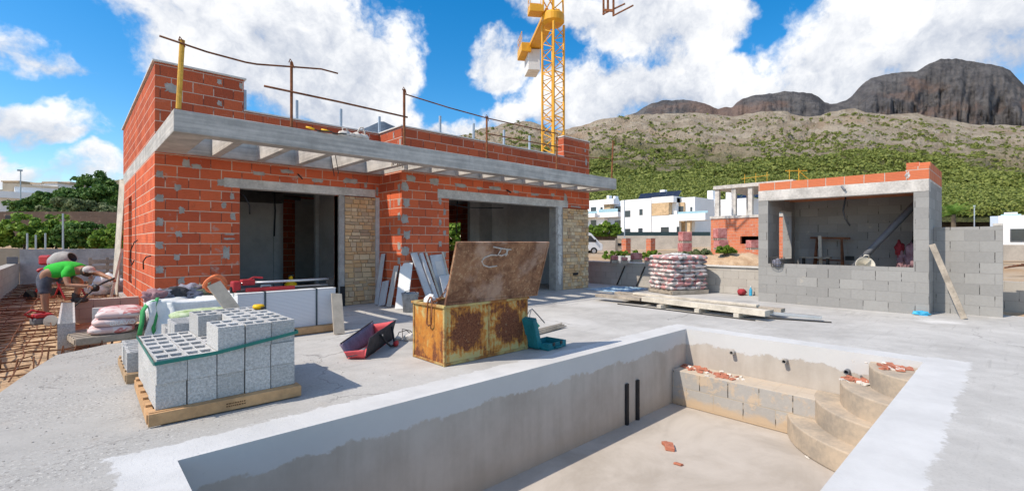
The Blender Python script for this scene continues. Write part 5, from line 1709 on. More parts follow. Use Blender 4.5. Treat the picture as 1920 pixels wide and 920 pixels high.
# second white house
h = House('white_house', 'white two storey house half hidden behind the unfinished concrete frame', 'house', 1290, 88, 2.4, YAW)
u2 = h.u; z2 = lambda py, h2=h: h2.zz(py, 1340)
h.box('wall', 'white_render', 0, u2(1340), 0, 8, 0, z2(373)); h.box('wall', 'tan_stone', u2(1290), u2(1297), -.15, -.01, z2(402), z2(383))
h.box('wall', 'white_render', u2(1340), u2(1405), 1, 8, 0, z2(374))
h.box('chimney', 'white_render', u2(1317), u2(1327), 2, 3, z2(373), z2(354)); h.box('chimney', 'white_render', u2(1352), u2(1362), 2, 3, z2(374), z2(360))
for (a, c_, d_, e_) in ((1309, 1316, 401, 389), (1336, 1339.5, 404, 388)): h.window(u2(a), u2(c_), z2(d_), z2(e_), 0)
h.box('balcony', 'white_render', 0, u2(1330), -1.6, -.02, z2(410), z2(404)); h.box('balcony_glass', 'balcony_glass', .05, u2(1330), -1.6, -1.55, z2(404) + .01, z2(399))
h.box('ground_floor', 'tan_render', .1, u2(1325), .02, .1, 0, z2(416)) if False else None
for k in range(5):
    b = MB(); b.obox((u2(1374) + k * 1.15, 2.2, z2(370)), (.52, 0, 0), (0, .6, .36), (0, -.02, .03)); b.build('solar_panel', M['solar_panel'], h.t)
# balcony house at the left of the gap
h = House('balcony_house', 'white house with stacked balconies and blue glass beside the brick house corner', 'house', 1104, 92, 2.4, YAW)
u3 = h.u; z3 = lambda py, h2=h: h2.zz(py, 1130)
h.box('wall', 'white_render', u3(1085), u3(1133), 0, 9, 0, z3(374)); h.box('wall', 'blue_render', u3(1133), u3(1160), 1.2, 9, 0, z3(378))
h.box('balcony', 'white_render', u3(1096), u3(1124), -1.5, -.02, z3(407), z3(400)); h.box('balcony', 'white_render', u3(1125), u3(1163), -.8, 1.18, z3(408), z3(399))
h.box('balcony', 'white_render', u3(1132), u3(1154), -.6, 1.19, z3(384), z3(374.5)); h.box('balcony_glass', 'balcony_glass', u3(1098), u3(1128), -1.45, -1.4, z3(400) + .01, z3(396)); h.box('balcony_glass', 'balcony_glass', u3(1127), u3(1163), -.78, -.73, z3(399) + .01, z3(393))
h.box('stone_pier', 'tan_stone', u3(1133), u3(1145), -.1, 1.19, z3(399) + .01, z3(384) - .01)
h.box('chimney', 'white_render', u3(1126), u3(1130), 2, 3, z3(374), z3(365)); h.box('chimney', 'white_render', u3(1138), u3(1142), 2, 3, z3(378), z3(367))
for (a, c_, d_, e_, y_) in ((1108, 1118, 400, 387, 0), (1126, 1130, 399, 388, 0), (1147, 1157, 399, 388, 1.2), (1108, 1118, 430, 412, 0), (1146, 1157, 430, 414, 1.2)): h.window(u3(a), u3(c_), z3(d_), z3(e_), y_)

# street wall with green screen
t = thing('street_wall', 'long beige street wall with a dark green screen on top before the white houses', 'wall', at(1240, 62, .2))
b = MB(); b.obox(at(1243, 62, 1.22), Vector((RX, RY, 0)) * 6.4, Vector((VX, VY, 0)) * .12, (0, 0, 1.02)); b.build('wall', M['street_wall'], t, world=True)
b = MB(); b.obox(at(1243, 62.02, 2.50), Vector((RX, RY, 0)) * 6.2, Vector((VX, VY, 0)) * .03, (0, 0, .25)); b.build('screen', M['dark_fence'], t, world=True)
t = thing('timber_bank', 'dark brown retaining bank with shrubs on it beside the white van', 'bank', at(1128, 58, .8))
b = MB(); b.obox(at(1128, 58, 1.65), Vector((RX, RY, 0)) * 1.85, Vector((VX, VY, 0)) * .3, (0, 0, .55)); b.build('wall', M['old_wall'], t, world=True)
hedge_bush(1140, 57.5, 415, 2.6, 'round green shrub on the brown bank, the larger one', 'leaf_hedge', 21, leaf=.22, base=2.0, group='shrubs on the bank')
hedge_bush(1112, 57.5, 421, 1.8, 'round green shrub on the brown bank, close to the brick house corner', 'leaf_hedge', 22, leaf=.22, base=2.0, group='shrubs on the bank')
b = MB(); p = at(1171, 46, .3); b.tube([(p.x, p.y, .3), (p.x, p.y, EYE + 80 / 886 * 46)], .05, 8)
tag(b.build('street_pole', M['galvanised']), 'thin tall grey pole in front of the main white house', 'pole')
# low beige wall in the street next to the van
b = MB(); b.obox(at(1143, 50, .85), Vector((RX, RY, 0)) * 1.7, Vector((VX, VY, 0)) * .12, (0, 0, .75)); tag(b.build('low_wall', M['street_wall']), 'low beige wall section right behind the white van', 'wall')
t = thing('post_box', 'tan utility cabinet with a dark slot beside the orange brick pillar', 'cabinet', at(1161, 44, .3), YAW - R(90))
b = MB(); b.box(-.35, .35, -.2, .2, 0, 1.45); b.build('cabinet_body', M['tan_render'], t, bevel=.03)
b = MB(); b.box(-.18, .26, -.215, -.2, .75, 1.0); b.build('slot', M['black_plastic'], t)

# van
t = thing('white_van', 'white van nose half hidden behind the stone clad corner of the house', 'van', at(1110, 45, .25), YAW - R(90) + R(8))
prof = [(-4.2, .35), (.62, .35), (.75, .5), (.74, .95), (.45, 1.12), (-.35, 1.95), (-.7, 2.08), (-4.2, 2.12)]
b = MB(); n = len(prof)
vs = [(x, -.95, z) for x, z in prof] + [(x, .95, z) for x, z in prof]
b.add(vs, [tuple(range(n)), tuple(reversed(range(n, 2 * n)))] + [(i + n, (i + 1) % n + n, (i + 1) % n, i) for i in range(n)])
b.build('body', M['van_paint'], t, bevel=.05)
b = MB(); b.add([(-.95, -.957, 1.15), (.15, -.957, 1.15), (-.4, -.957, 1.75), (-.85, -.957, 1.78)], [(0, 1, 2, 3)]); b.build('side_window', M['window_glass'], t)
b = MB(); b.obox((.07, 0, 1.56), (.36, 0, -.375), (0, .82, 0), (.012, 0, .012)); b.build('windscreen', M['window_glass'], t)
for s_ in (-1, 1):
    for x in (-.12, -3.2):
        b = MB(); b.tube([(x, s_ * .75, .33), (x, s_ * .97, .33)], .33, 20); wl = b.build('wheel', M['tyre'], t)
        b = MB(); b.tube([(x, s_ * .97, .33), (x, s_ * .985, .33)], .18, 16); b.build('rim', M['aluminium'], wl)
    b = MB(); b.obox((.70, s_ * .7, .82), (.06, 0, 0), (0, .18, 0), (0, 0, .09)); b.build('headlight', M['balcony_glass'], t, bevel=.02)
b = MB(); b.box(-.05, .05, -1.12, -.96, 1.15, 1.4); b.build('mirror', M['black_plastic'], t, bevel=.02)

# brick pillars in the plot beyond
for i, (px, lab) in enumerate(((1174, 'orange brick pillar in the plot beyond, nearer the house'), (1220, 'orange brick pillar in the plot beyond, nearer the stacked brick packs'))):
    D = 30; p = at(px, D, py=470)
    t = thing('brick_pillar', lab, 'pillar', (p.x, p.y, gh(p.x, p.y)), YAW - R(60), 'brick pillars beyond the boundary wall')
    top = EYE + (454.7 - 447.5) / 886 * D - gh(p.x, p.y)
    b = MB(); b.box(-.2, .2, -.2, .2, 0, top); b.build('shaft', M['far_brick'], t)
    b = MB(); b.box(-.215, .215, -.215, .215, top, top + .04); b.build('mortar_top', M['mortar'], t)

# packs of brick wrapped in film
def pack(px, D, z, w, d, h_, lab, rot=R(12), group='wrapped packs of brick beyond the wall'):
    p = at(px, D, z)
    t = thing('brick_pack', lab, 'brick pack', (p.x, p.y, z), YAW - R(90) + rot, group)
    b = MB(); b.box(-w / 2, w / 2, -d / 2, d / 2, .10, h_); b.build('bricks', M['red_wrap'], t, bevel=.03)
    b = MB()
    for y in (-d / 2 + .05, 0, d / 2 - .05): b.box(-w / 2, w / 2, y - .05, y + .05, 0, .098)
    b.build('pallet', M['grey_wood'], t)
    return t
zg = lambda px, D: gh(*at(px, D, 0)[:2])
def pk(px, D, ytop, ybot, wpx, lab, rot=R(12)):
    z0 = EYE - (ybot - 454.7) / 886 * D; z1 = EYE - (ytop - 454.7) / 886 * D
    w_ = wpx / 886 * D * .82
    return pack(px, D, z0, w_, w_ * .8, z1 - z0, lab, rot)
pk(1284, 25, 455.5, 475, 25, 'wrapped red brick pack, lower one of the tall pair beyond the wall')
pk(1284.5, 25, 434.5, 455.3, 24, 'wrapped red brick pack on top of the tall pair beyond the wall')
pk(1352, 27, 450, 468, 25, 'wrapped red brick pack, lower one beside the orange building')
pk(1350, 27, 428, 449.8, 24, 'wrapped red brick pack, upper one beside the orange building')
pk(1411, 26, 450, 468, 22, 'wrapped pink pack under the dark window of the orange building')
pk(1152, 15.0, 479, 493, 16, 'small wrapped brick pack on the far side of the boundary wall, leftmost of the row', R(5))
pk(1171, 14.6, 482, 494, 14, 'small wrapped brick pack on the far side of the boundary wall, second in the row', R(-8))
pk(1193, 15.4, 474, 492, 22, 'tallest wrapped brick pack in the row behind the boundary wall', R(10))
pk(1218, 14.4, 482, 495, 22, 'small wrapped brick pack behind the boundary wall, nearest the cement sacks', R(-6))
for i, (px, D) in enumerate(((1162, 20), (1181, 20.5), (1232, 21), (1247, 21))):
    p = at(px, D, zg(px, D))
    t = thing('block_stack', ['low grey block stack in the plot beyond, leftmost', 'low grey block stack in the plot beyond, left of the red packs', 'low grey block stack in the plot beyond, behind the cement sacks', 'low grey block stack in the plot beyond, below the tall brick packs'][i], 'blocks', p, YAW - R(70), 'low block stacks beyond the wall')
    b = MB()
    for k in range(3): b.box(-.3 + k * .21, -.1 + k * .21, -.2, .2, 0, .2 + .2 * (k % 2))
    b.build('blocks', M['block_unit'], t)

# unfinished orange brick building with a bare concrete frame
h = House('orange_building', 'unfinished orange brick building with a bare concrete frame and slab above', 'building', 1333, 31.5, .40, YAW)
u4 = h.u; z4 = lambda py, h2=h: h2.zz(py, 1375)
h.box('wall', 'far_brick', 0, u4(1388), 0, .25, 0, z4(409)); h.box('wall', 'far_brick', u4(1388), u4(1480), 0, .25, z4(443), z4(409)); h.box('wall', 'far_brick', u4(1388), u4(1480), 0, .25, 0, z4(457)); h.box('wall', 'far_brick', u4(1424), u4(1480), 0, .25, z4(457), z4(443))
h.box('side_wall', 'far_brick', 0, .25, .25, 6, 0, z4(409)); h.box('back_wall', 'far_brick', 0, u4(1480), 5.8, 6, 0, z4(409)); h.box('side_wall', 'far_brick', u4(1480) - .25, u4(1480), .25, 5.8, 0, z4(409))
h.box('floor_slab', 'lintel_concrete', -.05, u4(1482), -.06, 6.1, z4(409) + .002, z4(404))
h.box('roof_slab', 'lintel_concrete', u4(1336), u4(1486), .1, 5.6, z4(352), z4(345.5))
for (px, y_) in ((1342, .2), (1373, .2), (1404, .2), (1436, .2), (1478, .2), (1345, 5.2), (1380, 5.2), (1410, 5.2)):
    h.box('column', 'lintel_concrete', u4(px) - .13, u4(px) + .13, y_, y_ + .26, z4(404) + .002, z4(352) - .002)
b = MB()
for px in (1394, 1415, 1436): b.tube([(u4(px), .2, z4(345.5)), (u4(px), .2, z4(328))], .014, 6)
b.tube([(u4(1388), .2, z4(336)), (u4(1440), .2, z4(334))], .012, 6)
b.build('guard_rail', M['yellow_steel'], h.t)
p = at(1489, 40, py=345)
t = thing('scaffold', 'thin yellow scaffold frame rising behind the outdoor kitchen roof', 'scaffold', (p.x, p.y, .5), YAW - R(90))
b = MB(); zt_ = EYE + (454.7 - 318) / 886 * 40 - .5
b.tube([(-.4, 0, 0), (-.4, 0, zt_)], .03, 6); b.tube([(.4, 0, 0), (.4, 0, zt_ + .1)], .03, 6); b.tube([(-.75, 0, zt_ - .1), (1.1, 0, zt_ - .1)], .03, 6); b.tube([(.4, 0, zt_ - .1), (1.3, .0, zt_ - .9)], .03, 6); b.tube([(-.4, 0, zt_ - .9), (1.3, .0, zt_ - .9)], .03, 6)
b.build('tubes', M['yellow_steel'], t)
# earth mound with a bush
V = []; F = []
nn = 30
c0 = at(1375, 21, 0)
for j in range(nn):
    for i in range(nn):
        a, c_ = (i / (nn - 1) - .5) * 2, (j / (nn - 1) - .5) * 2
        q = max(0, 1 - a * a) * max(0, 1 - c_ * c_)
        x, y = c0.x + RX * a * 1.9 + VX * c_ * 1.3, c0.y + RY * a * 1.9 + VY * c_ * 1.3
        V.append((x, y, .28 + .62 * q ** .6 + .12 * mnoise.noise(Vector((x * 2, y * 2, 3))) * q ** .5))
F = [(j * nn + i, j * nn + i + 1, (j + 1) * nn + i + 1, (j + 1) * nn + i) for j in range(nn - 1) for i in range(nn - 1)]
o = mesh_np('earth_mound', V, F, M['red_soil'], smooth=True); tag(o, 'reddish earth mound beyond the boundary wall right of the cement sacks', 'mound', kind='structure')
hedge_bush(1361, 20.4, 460, .75, 'tufted green bush growing on the reddish earth mound', 'leaf_hedge', 31, leaf=.10, base=.75, n=12)
hedge_bush(1408, 20.6, 482, .5, 'dry yellowish bush low on the earth mound near the outdoor kitchen', 'leaf_pale', 32, leaf=.08, base=.5, n=8)
for i, (px, D) in enumerate(((1150, 24), (1178, 24), (1195, 25), (1228, 24), (1302, 22), (1320, 23))):
    hedge_bush(px, D, 469 if i < 4 else 466, .9, ['weed tuft in the plot beyond, leftmost near the van', 'weed tuft at the foot of the left brick pillar', 'weed tuft between the two brick pillars', 'weed tuft at the foot of the right brick pillar', 'dry tuft right of the tall brick packs', 'dry tuft left of the earth mound'][i], 'leaf_hedge' if i < 4 else 'leaf_pale', 40 + i, leaf=.12, n=5, cat='weeds', group='weed tufts beyond the boundary wall')

# right edge: palm, pole, pale modern house
p = at(1788, 32, 0); gz = gh(p.x, p.y)
t = thing('palm_tree', 'small green palm behind the free standing block wall', 'palm', (p.x, p.y, gz))
b = MB(); zc = EYE + (454.7 - 402) / 886 * 32 - gz
b.tube([(0, 0, -.1), (.03, 0, zc * .5), (0, 0, zc)], [.16, .14, .12], 10); b.build('trunk', M['bark'], t, smooth=True)
rr = random.Random(3)
b = MB()
for k in range(34):
    a = 2 * math.pi * k / 34 * 2.4; el = rr.uniform(.0, 1.25); L = rr.uniform(1.1, 1.6)
    pts = []
    for s_ in np.linspace(0, 1, 8):
        e2 = el - 1.25 * s_ * s_
        pts.append(Vector((math.cos(a) * L * s_ * math.cos(el) , math.sin(a) * L * s_ * math.cos(el), zc + L * s_ * math.sin(el) - .55 * s_ * s_)))
    sd = Vector((-math.sin(a), math.cos(a), 0))
    for q in range(7):
        for m_ in range(3):
            f0 = pts[q].lerp(pts[q + 1], m_ / 3); f1 = pts[q].lerp(pts[q + 1], (m_ + .5) / 3)
            ln = .26 * math.sin(min(1, (q + m_ / 3 + .6) / 7) * math.pi * .9) + .05
            for sg in (-1, 1):
                tip = f0 + sd * sg * ln + (pts[q + 1] - pts[q]).normalized() * .12 - Vector((0, 0, .07))
                b.add([f0, f1, tip], [(0, 1, 2)])
b.build('fronds', M['leaf_palm'], t)
b = MB(); p = at(1827, 36, .8); b.tube([(p.x, p.y, .3), (p.x, p.y, EYE + (454.7 - 387) / 886 * 36)], .035, 8); b.box(p.x - .1, p.x + .1, p.y - .06, p.y + .06, EYE + (454.7 - 388) / 886 * 36, EYE + (454.7 - 385) / 886 * 36)
tag(b.build('street_lamp', M['aluminium']), 'thin pale street lamp behind the free standing block wall', 'street lamp')
h = House('modern_house', 'pale modern house with a dark strip window at the right edge of the photo', 'house', 1872, 34, .0, YAW)
u5 = h.u; z5 = lambda py, h2=h: h2.zz(py, 1890)
h.box('wall', 'white_render', 0, u5(1990), 0, 6, z5(467), z5(404)); h.box('side_box', 'blue_render', u5(1856), -.02, .5, 4, z5(440), z5(404))
h.box('roof_box', 'white_render', u5(1882), u5(1908), 1, 3, z5(404), z5(397)); h.box('roof_trim', 'balcony_glass', u5(1876), u5(1915), .8, 3.4, z5(404) + .01, z5(401))
h.window(u5(1894), u5(1970), z5(453), z5(429), 0)
h.box('slatted_plinth', 'old_wall', 0, u5(1990), .15, 5.9, z5(478), z5(467) - .005); h.box('ground_floor', 'dark_fence', 0.1, u5(1990), .5, 5.8, 0, z5(478) - .005)
b = MB(); b.obox(at(1925, 27, .78), Vector((RX, RY, 0)) * 2.2, Vector((VX, VY, 0)) * .1, (0, 0, .45)); tag(b.build('tan_wall', M['street_wall']), 'tan low wall below the modern house at the right edge', 'wall')
b = MB()
for k in range(7): b.tube([at(1884 + k * 8, 17 + .1 * (k % 3), .45 + .03 * k), at(1960, 17.5, .62 - .05 * k)], .03, 6)
tag(b.build('scrap_timber', M['rust_bar']), 'rusty bars and scrap lying behind the right boundary wall', 'scrap')

# left: blue-grey house, tan block, white houses up the slope
h = House('grey_house', 'blue grey flat roofed house with dark windows at the left edge', 'house', -58, 62, 3.4, R(43))
S6 = 60 / 886.0 / .72; u6 = lambda px: (px + 58) * S6; z6 = lambda py: EYE - (py - 454.7) * 58 / 886.0 - 3.4
h.box('wall', 'white_render', u6(-60), u6(66), 0, 6, 0, z6(374)); h.box('roof_parapet', 'white_render', u6(-60), u6(76), -.15, 6.2, z6(374) + .005, z6(362))
h.box('tan_block', 'tan_render', u6(-60), u6(38), 3, 8, z6(362), z6(343)); h.box('upper_floor', 'white_render', u6(38), u6(70), 4, 8, z6(362), z6(352))
for (a, c_, d_, e_) in ((-10, 5, 396, 377), (20, 39, 396, 382), (51, 67, 397, 384)): h.window(u6(a), u6(c_), z6(d_), z6(e_), 0)
h.box('window_hood', 'white_render', u6(15), u6(42), -.4, -.02, z6(380), z6(377.5))
b = MB(); p = at(38.5, 50, 3.0); b.tube([(p.x, p.y, 2.5), (p.x, p.y, EYE + (454.7 - 319) / 886 * 50)], .05, 8); b.box(p.x - .25, p.x + .15, p.y - .1, p.y + .1, EYE + (454.7 - 321) / 886 * 50, EYE + (454.7 - 318) / 886 * 50)
tag(b.build('street_lamp', M['galvanised']), 'thin grey street lamp rising over the blue grey house', 'street lamp')
for i, (px, D, top, w_) in enumerate(((95, 90, 343, 26), (68, 95, 345, 16), (20, 100, 341, 30), (124, 96, 343, 14))):
    S = D / 886.0
    z0 = 5.0
    h = House('hill_house', ['small white house on the far slope beside the dark tree', 'small pale house on the far slope, between the lamp and the larger white one', 'wide pale house on the far slope at the left edge', 'tiny white house on the far slope just left of the fig crown'][i], 'house', px, D, z0, 0, 'houses far up the left slope')
    zt_ = EYE + (454.7 - top) * S - z0
    h.box('wall', 'white_render' if i != 2 else 'tan_render', -w_ / 2 * S, w_ / 2 * S, 0, 6, 0, zt_); h.box('roof', 'tan_render', -w_ / 2 * S - .2, w_ / 2 * S + .2, -.2, 6.2, zt_ + .003, zt_ + .25)
    h.window(-w_ / 4 * S, -w_ / 4 * S + .9, zt_ - 1.6, zt_ - .6, 0)
t = thing('wall_speaker', 'black box on the brown wall at the left edge', 'box', at(19, 35.5, 3.05), YAW - R(90))
b = MB(); b.box(-.3, .3, -.1, .1, 0, .36); b.build('case', M['black_plastic'], t, bevel=.03)

# ------------------------------------------------------------------ tower crane
cx, cy = at(1037, 40, 0)[:2]
s2 = .64
t = thing('tower_crane', 'yellow lattice tower crane rising behind the right end of the house', 'crane', (cx, cy, 0))
b = MB()
zt_ = 19.7
for sx in (-1, 1):
    for sy in (-1, 1): b.box(sx * s2 - .07, sx * s2 + .07, sy * s2 - .07, sy * s2 + .07, .3, zt_)
b.build('mast_legs', M['yellow_steel'], t)
b = MB()
nz = 15; dz = (zt_ - .8) / nz
for k in range(nz):
    z0 = .5 + k * dz
    for (ax, ay, bx_, by_) in ((-1, -1, 1, -1), (1, -1, 1, 1), (1, 1, -1, 1), (-1, 1, -1, -1)):
        b.bar((ax * s2, ay * s2, z0), (bx_ * s2, by_ * s2, z0 + dz / 2), .06, .06); b.bar((bx_ * s2, by_ * s2, z0 + dz / 2), (ax * s2, ay * s2, z0 + dz), .06, .06)
        if k % 3 == 0: b.bar((ax * s2, ay * s2, z0), (bx_ * s2, by_ * s2, z0), .06, .06)
b.build('mast_bracing', M['yellow_steel'], t)
b = MB(); b.lathe([(.7, 0), (.95, .25), (.95, .8), (.8, 1.0)], (0, 0, zt_), 24); b.build('slewing_ring', M['yellow_steel'], t)
# direction of the counter-jib (away from the terrace) and of the jib (over it)
cj = (at(1000, 48.5, 0) - at(1037, 40, 0)); cj.z = 0; cj.normalize(); sd = Vector((-cj.y, cj.x, 0))
zj = zt_ + 1.4
b = MB()
for s_ in (-.55, .55):
    b.bar(cj * 0.2 + sd * s_ + Vector((0, 0, zj)), cj * 9.6 + sd * s_ + Vector((0, 0, zj)), .16, .30)
for k in range(8):
    q = 1.0 + k * 1.2
    b.bar(cj * q + sd * -.55 + Vector((0, 0, zj)), cj * (q + (1.0 if k % 2 else 0)) + sd * .55 + Vector((0, 0, zj)), .10, .12)
b.obox(cj * 5.2 + Vector((0, 0, zj - .17)), cj * 4.2, sd * .5, (0, 0, .02))
b.build('counter_jib', M['yellow_steel'], t)
b = MB(); b.obox(cj * 8.6 + sd * .95 + Vector((0, 0, zj - .25)), cj * 1.3, sd * .5, (0, 0, .45)); b.build('winch_platform', M['yellow_steel'], t, bevel=.04)
b = MB()
for k in range(4):
    q = cj * (7.4 + k * .8) + sd * 1.4
    b.tube([q + Vector((0, 0, zj + .2)), q + Vector((0, 0, zj + 1.3))], .03, 6)
for zq in (.75, 1.3): b.tube([cj * 7.4 + sd * 1.4 + Vector((0, 0, zj + zq)), cj * 9.8 + sd * 1.4 + Vector((0, 0, zj + zq))], .03, 6)
b.build('railing', M['yellow_steel'], t)
for k, q in enumerate((7.9, 8.7, 9.4)):
    b = MB(); b.obox(cj * q + sd * .1 + Vector((0, 0, zj - 1.35)), cj * .33, sd * .62, (0, 0, 1.05)); b.build('counterweight', M['panel_white'], t, bevel=.04)
b = MB()
zh = zt_ + 1.0
for sx in (-1, 1):
    for sy in (-1, 1): b.bar((sx * .6, sy * .6, zh), (sx * .55, sy * .55, zh + 4.5), .14, .14)
for k in range(4):
    z0 = zh + k * 1.1
    for (ax, ay, bx_, by_) in ((-1, -1, 1, -1), (1, -1, 1, 1), (1, 1, -1, 1), (-1, 1, -1, -1)):
        b.bar((ax * .58, ay * .58, z0), (bx_ * .58, by_ * .58, z0 + 1.1), .07, .07)
b.build('tower_head', M['yellow_steel'], t)
b = MB(); b.obox(sd * 1.5 + Vector((0, 0, zh + .15)), cj * .55, sd * .6, (0, 0, .30)); b.build('cab_platform', M['yellow_steel'], t, bevel=.03)
b = MB()
for (a_, c_) in ((-.5, .95), (.5, .95), (-.5, 2.05), (.5, 2.05)): b.tube([cj * a_ + sd * c_ + Vector((0, 0, zh + .3)), cj * a_ + sd * c_ + Vector((0, 0, zh + 1.75))], .03, 6)
for zq in (1.0, 1.7):
    b.tube([cj * -.5 + sd * .95 + Vector((0, 0, zh + zq)), cj * -.5 + sd * 2.05 + Vector((0, 0, zh + zq)), cj * .5 + sd * 2.05 + Vector((0, 0, zh + zq)), cj * .5 + sd * .95 + Vector((0, 0, zh + zq))], .03, 6)
b.build('railing', M['yellow_steel'], t)
zq = zh + 3.2
b = MB()
for (ss, dz_) in ((-.5, 0), (.5, 0), (0, .9)): b.bar(-cj * .3 + sd * ss + Vector((0, 0, zq + dz_)), -cj * 26 + sd * ss + Vector((0, 0, zq + dz_)), .10, .10)
for k in range(24):
    q = -.5 - k * 1.05
    for ss in (-.5, .5):
        b.bar(cj * q + sd * ss + Vector((0, 0, zq)), cj * (q - .52) + Vector((0, 0, zq + .9)), .05, .05); b.bar(cj * (q - .52) + Vector((0, 0, zq + .9)), cj * (q - 1.05) + sd * ss + Vector((0, 0, zq)), .05, .05)
b.build('jib', M['yellow_steel'], t)
# pallet forks on the hook
D = 26.0
fp = at(1146, D, py=28)
t = thing('lifting_fork', 'rusty pallet lifting fork hanging from the crane against the sky', 'lifting fork', fp, YAW - R(90))
b = MB()
b.bar((-.42, 0, 0), (-.42, 0, 1.5), .10, .10); b.bar((0.05, -.35, -.22), (0.05, -.35, 1.3), .10, .10); b.bar((-.42, 0, .25), (.05, -.35, .05), .1, .12); b.bar((-.42, 0, 1.0), (.05, -.35, .9), .08, .1); b.bar((-.2, -.1, .2), (-.2, -.1, 1.4), .14, .1)
b.build('frame', M['rusty_steel'], t)
b = MB(); b.bar((-.48, 0, .02), (.65, -.5, .36), .09, .05); b.build('tine', M['rusty_steel'], t)
b = MB(); b.bar((0, -.35, -.24), (1.02, -.80, .12), .09, .05); b.build('tine', M['rusty_steel'], t)
b = MB(); b.tube([(-.2, -.15, 1.4), (-.2, -.15, zq - fp.z)], .02, 6); b.build('hoist_cable', M['dark_steel'], t)

hedge_bush(857, 27, 405, 3.0, 'leafy green tree seen through the far window of the second opening', 'leaf_hedge', 61, leaf=.2, cat='tree')
# ------------------------------------------------------------------ concrete blocks
def block_shape(w_, l_, h_, slots, d=.15):
    """hollow block: w along x, l along y, open cells in the top"""
    xs = sorted({-w_ / 2, w_ / 2} | {s_[0] for s_ in slots} | {s_[1] for s_ in slots})
    ys = sorted({-l_ / 2, l_ / 2} | {s_[2] for s_ in slots} | {s_[3] for s_ in slots})
    b = MB()
    inside = lambda x, y: any(s_[0] < x < s_[1] and s_[2] < y < s_[3] for s_ in slots)
    for i in range(len(xs) - 1):
        for j in range(len(ys) - 1):
            if not inside((xs[i] + xs[i + 1]) / 2, (ys[j] + ys[j + 1]) / 2):
                b.add([(xs[i], ys[j], h_), (xs[i + 1], ys[j], h_), (xs[i + 1], ys[j + 1], h_), (xs[i], ys[j + 1], h_)], [(0, 1, 2, 3)])
    for (x0, x1, y0, y1) in slots:
        z0 = h_ - d
        t_ = .004
        b.add([(x0, y0, h_), (x1, y0, h_), (x1, y1, h_), (x0, y1, h_), (x0 + t_, y0 + t_, z0), (x1 - t_, y0 + t_, z0), (x1 - t_, y1 - t_, z0), (x0 + t_, y1 - t_, z0)],
              [(0, 4, 5, 1), (1, 5, 6, 2), (2, 6, 7, 3), (3, 7, 4, 0), (4, 7, 6, 5)])
    x, y = w_ / 2, l_ / 2
    g = .006
    b.add([(-x, -y, 0), (x, -y, 0), (x, y, 0), (-x, y, 0), (-x, -y, h_), (x, -y, h_), (x, y, h_), (-x, y, h_)], [(0, 3, 2, 1), (0, 1, 5, 4), (1, 2, 6, 5), (2, 3, 7, 6), (3, 0, 4, 7)])
    return b


ords = ['first', 'second', 'third', 'fourth', 'fifth']
PZ = .105
pal = thing('pallet', 'new timber pallet under the strapped stack of grey blocks, stencilled on its front', 'pallet', (.95, 4.95, 0), R(-1), )
def make_pallet(root, w_, l_, mat, hh=PZ, marks=False):
    b = MB()
    for k in range(6):
        y = -l_ / 2 + .05 + k * (l_ - .1) / 5
        b.box(-w_ / 2, w_ / 2, y - .045, y + .045, hh - .018, hh)
    b.build('top_boards', M[mat], root)
    for x in (-w_ / 2 + .02, 0, w_ / 2 - .02):
        b = MB(); b.box(x - .02 - .01, x + .03 - .01, -l_ / 2 + .03, l_ / 2 - .03, .019, hh - .019); b.build('bearer', M[mat], root)
    b = MB()
    for y in (-l_ / 2 + .06, 0, l_ / 2 - .06): b.box(-w_ / 2, w_ / 2, y - .045, y + .045, 0, .018)
    b.build('bottom_boards', M[mat], root)
    b = MB(); b.box(-w_ / 2 - .004, w_ / 2 + .004, -l_ / 2 - .022, -l_ / 2 + .002, .012, hh - .004); fr = b.build('front_board', M[mat], root, bevel=.004)
    if marks:
        b = MB(); rr = random.Random(2)
        for row in range(2):
            x = -.04
            while x < .10:
                ln = rr.uniform(.006, .014)
                b.box(x, x + ln, -l_ / 2 - .0235, -l_ / 2 - .0222, .062 - row * .020, .071 - row * .020); x += ln + .005
        b.build('stencil_mark', M['pallet_mark'], root)
make_pallet(pal, 1.06, 1.26, 'new_wood', marks=True)

slots = []
for yc in (-.1, .1):
    slots += [(-.084, -.004, yc - .055, yc + .055), (.004, .084, yc - .055, yc + .055)]
unit = block_shape(.192, .395, .188, slots).build('concrete_block', M['block_unit'], bevel=.0035)
b = MB(); b.prism([(-.012, 0), (.012, 0), (0, -.016)], -.0005, .0012)
first = True
layer_n = ['bottom', 'middle', 'top']
row_n = ['front row', 'middle row', 'back row']
rr = random.Random(8)
place = []
for lay in range(3):
    for c in range(5):
        for r_ in range(3):
            if lay == 2 and (c < 2 or (c == 2 and r_ == 1)): continue
            place.append((lay, c, r_))
for (lay, c, r_) in place:
    o = unit if first else unit.copy()
    if not first: COL.objects.link(o)
    first = False
    o.location = (.548 + c * .198 + rr.uniform(-.002, .002), 4.56 + r_ * .40 + rr.uniform(-.006, .006) + (.0 if lay < 2 else rr.uniform(-.012, .012)), PZ + .001 + lay * .1895)
    o.rotation_euler = (0, 0, R(rr.uniform(-.5, .5)) + R(1))
    cn = ['leftmost column', 'second column from the left', 'middle column', 'second column from the right', 'rightmost column'][c]
    tag(o, 'hollow grey block in the strapped stack: %s layer, %s, %s' % (layer_n[lay], row_n[r_], cn), 'concrete block', 'hollow blocks on the strapped pallet')
